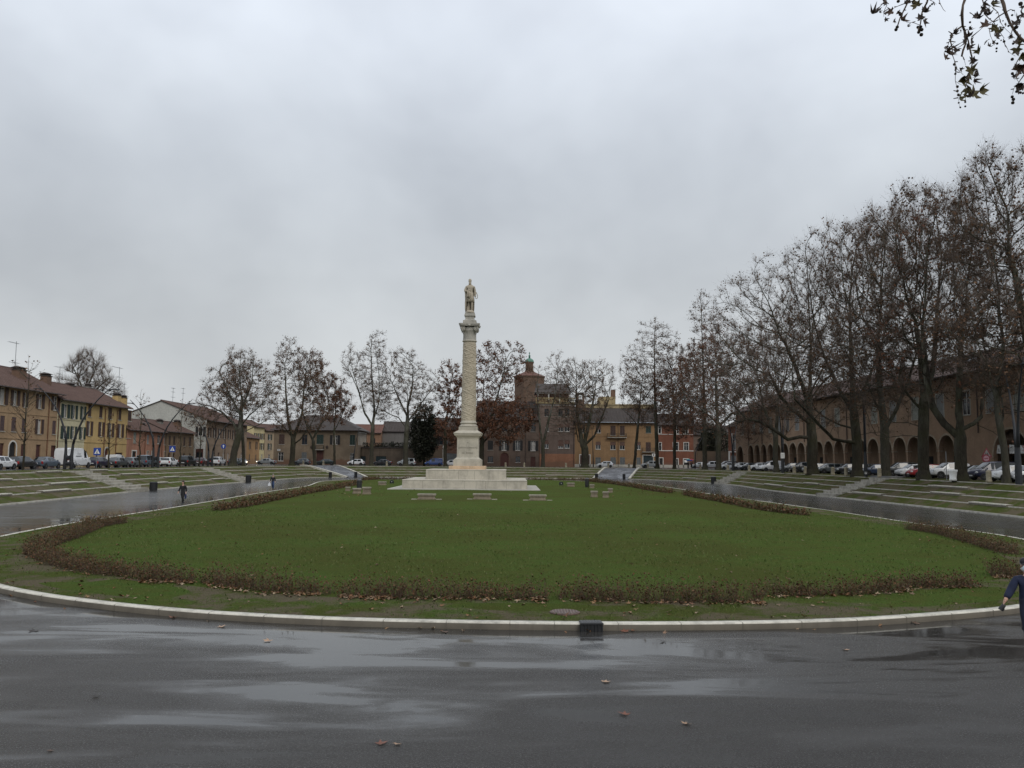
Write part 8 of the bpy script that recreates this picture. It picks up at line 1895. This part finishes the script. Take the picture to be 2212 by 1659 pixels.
navy = cloth_mat('navy jacket', (.010, .016, .045)); navy2 = cloth_mat('navy trousers', (.008, .011, .028))
x, y, _ = at(2250, 1412, 0.0)
person('man at the right picture edge in navy jacket, dark cap and pale face mask', (x, y + .4, 0), math.radians(-14), MANP, dict(skin=MAT['skin'], coat=navy, legs=navy2, shoe=MAT['black'], hair=hairgr), 1.03, cap_mask)

# ------------------------------------------------------------------ leaves lying on the road
def leaf_mesh(g, s, curl=.35, lobes=5):
    V = [(0, 0, .0)]; prof = []
    base = [(-150, .55), (-118, .95), (-95, .50), (-62, 1.05), (-38, .58), (0, 1.25), (38, .58), (62, 1.05), (95, .50), (118, .95), (150, .55), (180, .22)]
    tips = []
    for a, r in base:
        t = math.radians(a + g.uniform(-5, 5)); r = r * s * g.uniform(.85, 1.12); x, y = r*math.cos(t), r*math.sin(t); V.append((x, y, curl * (y*y*1.6 + .5*x*x) / s + g.uniform(-.05, .05)*s))
    n = len(base); F = [(0, 1+i, 1+(i+1) % n) for i in range(n)]
    V += [(-s*.2, .008*s, 0), (-s*.2, -.008*s, 0), (-s*1.0, .0, .05*s)]; F.append((n+1, n+2, n+3)); return V, F
leafcols = [simple('road leaf %s' % n, c, .6, .3, 20) for n, c in (('rust', (.15, .055, .03)), ('tan', (.34, .22, .14)), ('brown', (.09, .05, .03)), ('dark', (.03, .024, .02)))]
RL = [(ZJ, 1712, 780, 1, .11, 'tan brown fallen leaf on the wet road right of the middle'), (ZJ, 1828, 972, 0, .12, 'curled red brown fallen leaf on the wet road, lower right of the middle'), (ZJ, 2192, 1028, 1, .10, 'pale brown fallen leaf on the wet road at the lower right'), (ZJ, 392, 1142, 0, .11, 'larger of two fallen leaves side by side near the bottom of the picture'), (ZJ, 490, 1145, 1, .075, 'smaller pale leaf beside a brown one near the bottom of the picture'),
      (ZI, 218, 925, 3, .14, 'dark wet leaf lying alone on the road at the far left'), (ZI, 1720, 990, 1, .13, 'light brown leaf on the wet road left of the middle'), (ZI, 1418, 900, 1, .13, 'pale leaf in the gutter water left of the middle'), (ZI, 1112, 843, 0, .15, 'rust leaf stuck in the gutter at the left'), (ZJ, 1826, 484, 0, .13, 'orange brown leaf in the gutter just right of the drain inlet'), (ZJ, 772, 486, 2, .12, 'brown leaf in the gutter left of the drain inlet'),
      (ZJ, 2052, 543, 3, .10, 'small dark leaf on the road right of the drain inlet'), (ZK, 700, 1345, 2, .14, 'dark brown leaf against the right kerb'), (ZK, 85, 1578, 1, .10, 'pale leaf on the road below the right kerb'), (ZK, 1120, 1380, 3, .12, 'thin dark leaf on the road near the walking man'), ((0, 2150, 2.0), 614, 140, 3, .09, 'dark curled leaf on the lower left road'), ((0, 2150, 2.0), 160 * 2, 486, 2, .06, 'small brown leaf at the bottom left of the road')]
for zo, X, Y, ci, s, lab in RL:
    g = random.Random(int(X * 7 + Y)); V, F = leaf_mesh(g, s * .88, g.uniform(.05, .22)); p = at(*Q(zo, X, Y), .01); m = MB(); m.add(V, F); o = m.build('fallen_leaf', leafcols[ci]); o.location = (p[0], p[1], .012); o.rotation_euler = (g.uniform(-.15, .15), g.uniform(-.15, .15), g.uniform(0, 6.28)); tag(o, lab, 'leaf', 'fallen leaves on the wet road')

# ------------------------------------------------------------------ plane branches hanging in at the top right
LY = 8.0
ball = MB(); ball.sphere((0, 0, 0), 1, 12, 8); g_ = random.Random(5); ball.v = [tuple(c * (1 + g_.uniform(-.09, .09)) for c in p) for p in ball.v]; ballm = ball.mesh('seed_ball', simple('seed ball', (.035, .026, .016), .95, .5, 60, .8, 200), True)
lmats = [simple('hanging leaf dark', (.045, .03, .022), .7, .3, 30), simple('hanging leaf brown', (.075, .042, .026), .7, .35, 30), simple('hanging leaf olive', (.085, .07, .02), .65, .35, 30)]
lms = []
for q in range(9):
    g = random.Random(100 + q); V, F = leaf_mesh(g, 1.0, .25 + .5 * (q % 3)); m = MB(); m.add(V, F); lms.append(m.mesh('leaf', lmats[0], False))
def hp(X, Y, dy=0.0): return Vector(aty(*Q(ZH, X, Y), LY + dy))
def hanging(label, twigs_, leaves, balls):
    p0 = hp(*twigs_[-1][0][:2]); t = thing('plane_branch', label, 'branch', p0, 0, 'plane tree branches hanging into the top right corner')
    g = random.Random(int(p0.x * 1000)); m = MB()
    for tw in twigs_:
        r0 = tw[0][2] if len(tw[0]) > 2 else 8
        pp = [hp(a[0], a[1], g.uniform(-.1, .1)) - p0 for a in tw]; sm = []
        for a, b in zip(pp[:-1], pp[1:]):
            n = max(1, int((b - a).length / .09))
            for q in range(n): sm.append(a + (b - a) * q / n + Vector((g.uniform(-.006, .006), g.uniform(-.01, .01), g.uniform(-.006, .006))))
        sm.append(pp[-1]); kpx = LY / FPX / 3.6867 / 1.47559
        m.tube(sm, [max(1.7, r0 * (1 - .75 * q / max(1, len(sm)-1))) * kpx * g.uniform(.85, 1.3) for q in range(len(sm))], 6)
        for q in range(1, len(sm) - 1):                      # buds and spurs
            if g.random() < .8: d = Vector((g.uniform(-1, 1), g.uniform(-1, 1), g.uniform(-.6, .8))).normalized(); m.tube([sm[q], sm[q] + d * g.uniform(.015, .05)], [.006, .004], 5)
    m.build('twig', MAT['twig'], t, True)
    kpx = LY / FPX / 3.6867 / 1.47559
    for i, (X, Y, sz, ci) in enumerate(leaves):
        o = link('leaf', lms[(i * 5 + int(X)) % 9], t); o.material_slots[0].link = 'OBJECT'; o.material_slots[0].material = lmats[ci]; o.location = hp(X, Y, g.uniform(-.15, .15)) - p0
        s = sz * kpx * .60; o.scale = (s, s, s); o.rotation_euler = (PI/2 + g.uniform(-.75, .75), g.uniform(0, 6.28), g.uniform(-.8, .8))
    for (X, Y, r) in balls:
        o = link('seed_ball', ballm, t); o.location = hp(X, Y, g.uniform(-.05, .05)) - p0; o.scale = (r * kpx,) * 3; o.rotation_euler = (g.uniform(0, 3), 0, g.uniform(0, 3))
hanging('leftmost small plane branch dangling from the top edge with dark leaves and seed balls',
  [[(1000, -2760, 30), (960, -1500), (840, -300), (850, -60), (830, 40), (800, 130), (760, 200), (715, 340)], [(830, 30, 6), (700, 80), (640, 120)], [(880, -700, 12), (650, -60), (570, 20), (520, 90), (450, 150)], [(560, 30, 5), (600, 60), (570, 140), (565, 200)], [(1300, -2750, 26), (1180, -1200), (1090, -60), (1080, 30), (1030, 110), (1000, 200), (990, 290), (970, 360)], [(990, 285, 4), (900, 270), (830, 265)], [(1200, -40, 5), (1230, 40), (1260, 110), (1290, 135)], [(1100, 0, 4), (1150, 30), (1185, 50)]],
  [(440, 165, 110, 0), (600, 25, 80, 0), (650, 135, 110, 1), (740, 140, 60, 1), (510, 145, 45, 0), (780, 245, 140, 1), (690, 245, 60, 0), (590, 225, 60, 0), (950, 60, 130, 2), (890, 40, 70, 2), (1050, 150, 100, 0), (1040, 250, 120, 0), (990, 215, 90, 0), (840, 310, 50, 0), (570, 165, 50, 0), (815, 50, 70, 0), (1030, 110, 70, 0), (870, 20, 70, 0)],
  [(708, 348, 20), (722, 318, 20), (757, 170, 18), (735, 15, 20), (1006, 408, 22), (975, 378, 20), (1010, 350, 22), (965, 320, 18), (1132, 48, 13), (1113, 70, 9), (985, 345, 18), (1000, 315, 18)])
hanging('middle long drooping plane branch with olive leaves and strings of seed balls',
  [[(1900, -2800, 40), (1720, -1500), (1560, -200), (1525, -20), (1495, 60), (1482, 160), (1490, 300), (1510, 370), (1525, 440), (1520, 520), (1495, 600), (1480, 660)], [(1480, 310, 9), (1420, 350), (1370, 410), (1350, 480), (1365, 560), (1385, 640), (1400, 720), (1430, 800), (1500, 880)], [(1400, 700, 4), (1405, 850), (1410, 950), (1425, 1080), (1445, 1150), (1455, 1260)], [(1510, 380, 9), (1560, 480), (1590, 620), (1605, 720), (1600, 800), (1560, 900), (1530, 1000), (1525, 1100), (1522, 1200)], [(1600, 430, 7), (1680, 360), (1760, 290)], [(1520, 500, 5), (1460, 540), (1410, 570)], [(1365, 430, 5), (1330, 500), (1300, 570), (1270, 640)], [(1490, 640, 4), (1510, 700), (1525, 765)], [(1415, 960, 3), (1470, 990), (1520, 1010)]],
  [(1385, 400, 90, 0), (1360, 420, 60, 0), (1300, 620, 140, 1), (1290, 680, 110, 1), (1420, 585, 100, 0), (1570, 430, 90, 0), (1590, 490, 120, 0), (1560, 550, 110, 0), (1520, 480, 80, 0), (1670, 600, 110, 2), (1610, 715, 100, 0), (1590, 820, 140, 2), (1560, 870, 200, 2), (1500, 930, 140, 2), (1640, 870, 90, 0), (1670, 895, 80, 0), (1620, 940, 90, 0), (1560, 1040, 130, 2), (1620, 1110, 190, 2), (1700, 1070, 150, 2), (1590, 1130, 120, 0), (1450, 1155, 110, 2), (1475, 815, 60, 0), (1570, 350, 60, 0), (1305, 550, 50, 0), (1460, 360, 40, 0)],
  [(1392, 757, 16), (1412, 795, 14), (1408, 822, 13), (1405, 868, 14), (1430, 1018, 17), (1430, 1070, 16), (1441, 1115, 17), (1445, 1208, 11), (1464, 1262, 11), (1522, 1250, 12), (1518, 1182, 12), (1522, 1200, 12), (1522, 1105, 11), (1578, 262, 13), (1578, 322, 14), (1288, 604, 12), (1660, 835, 14)])
hanging('right plane branch at the top right corner, thick twig with tangled leaves and seed balls',
  [[(900, -2740, 60), (1900, -2800), (3400, -3000), (5200, -3300)], [(2300, -2830, 62), (2050, -1500), (1930, -220), (1955, -20), (1990, 130), (2050, 260), (2110, 370), (2180, 450), (2260, 520)], [(2020, -1350, 14), (1800, -500), (1720, -40), (1745, 80), (1740, 160), (1800, 230), (1850, 260), (1900, 340), (1980, 450)], [(1985, 150, 9), (1920, 190), (1850, 250), (1760, 290)], [(1580, 150, 5), (1640, 180), (1720, 190)], [(1980, 450, 5), (1990, 530), (2040, 610), (2110, 660)], [(2200, 620, 8), (2150, 700), (2100, 760), (2080, 820)], [(2210, 880, 6), (2150, 980), (2090, 1040), (2075, 1110)], [(1840, 80, 5), (1900, 150), (1940, 260), (1980, 330), (2060, 400)], [(2000, 150, 6), (2060, 110), (2100, 115), (2110, 190)], [(1800, 340, 4), (1810, 430), (1860, 530)], [(1810, 460, 4), (1770, 480), (1745, 500)], [(2080, 330, 6), (2060, 420), (2110, 450)], [(2120, 840, 4), (2130, 930), (2160, 970)], [(2190, 80, 5), (2170, 200), (2140, 330)]],
  [(1750, 30, 110, 0), (1750, 110, 130, 0), (1740, 150, 110, 0), (1820, 40, 110, 2), (1860, 20, 70, 0), (1660, 210, 100, 0), (1770, 290, 150, 1), (1800, 180, 80, 0), (1790, 130, 90, 0), (1860, 340, 110, 2), (1910, 370, 130, 2), (1950, 370, 90, 2), (1890, 420, 100, 0), (1805, 550, 70, 0), (1850, 500, 60, 0), (2130, 230, 130, 0), (2110, 280, 110, 0), (2130, 500, 140, 2), (2130, 580, 130, 2), (2110, 490, 80, 0), (2190, 660, 120, 2), (2130, 630, 60, 0), (2190, 790, 150, 1), (2120, 800, 100, 0), (2140, 860, 90, 0), (2190, 990, 120, 0), (2150, 1060, 100, 0), (2100, 900, 70, 0), (2200, 180, 80, 0), (2060, 430, 60, 0), (2010, 190, 40, 0), (1990, 290, 50, 0), (1640, 190, 70, 0), (2200, 80, 60, 0)],
  [(1645, 195, 22), (2073, 178, 13), (1897, 512, 14), (1890, 569, 13), (1888, 604, 11), (1978, 488, 16), (1943, 474, 9), (2074, 696, 19), (2085, 512, 15), (2073, 1138, 18), (2087, 1168, 20), (2080, 1208, 20), (2126, 1075, 17), (2170, 1088, 16), (2172, 45, 26), (2030, 305, 13), (1965, 245, 8), (2075, 865, 18), (2160, 262, 14), (2200, 1095, 14), (2120, 320, 24)])
print('OBJECTS', len(bpy.data.objects), 'FACES', sum(len(m.polygons) for m in bpy.data.meshes))
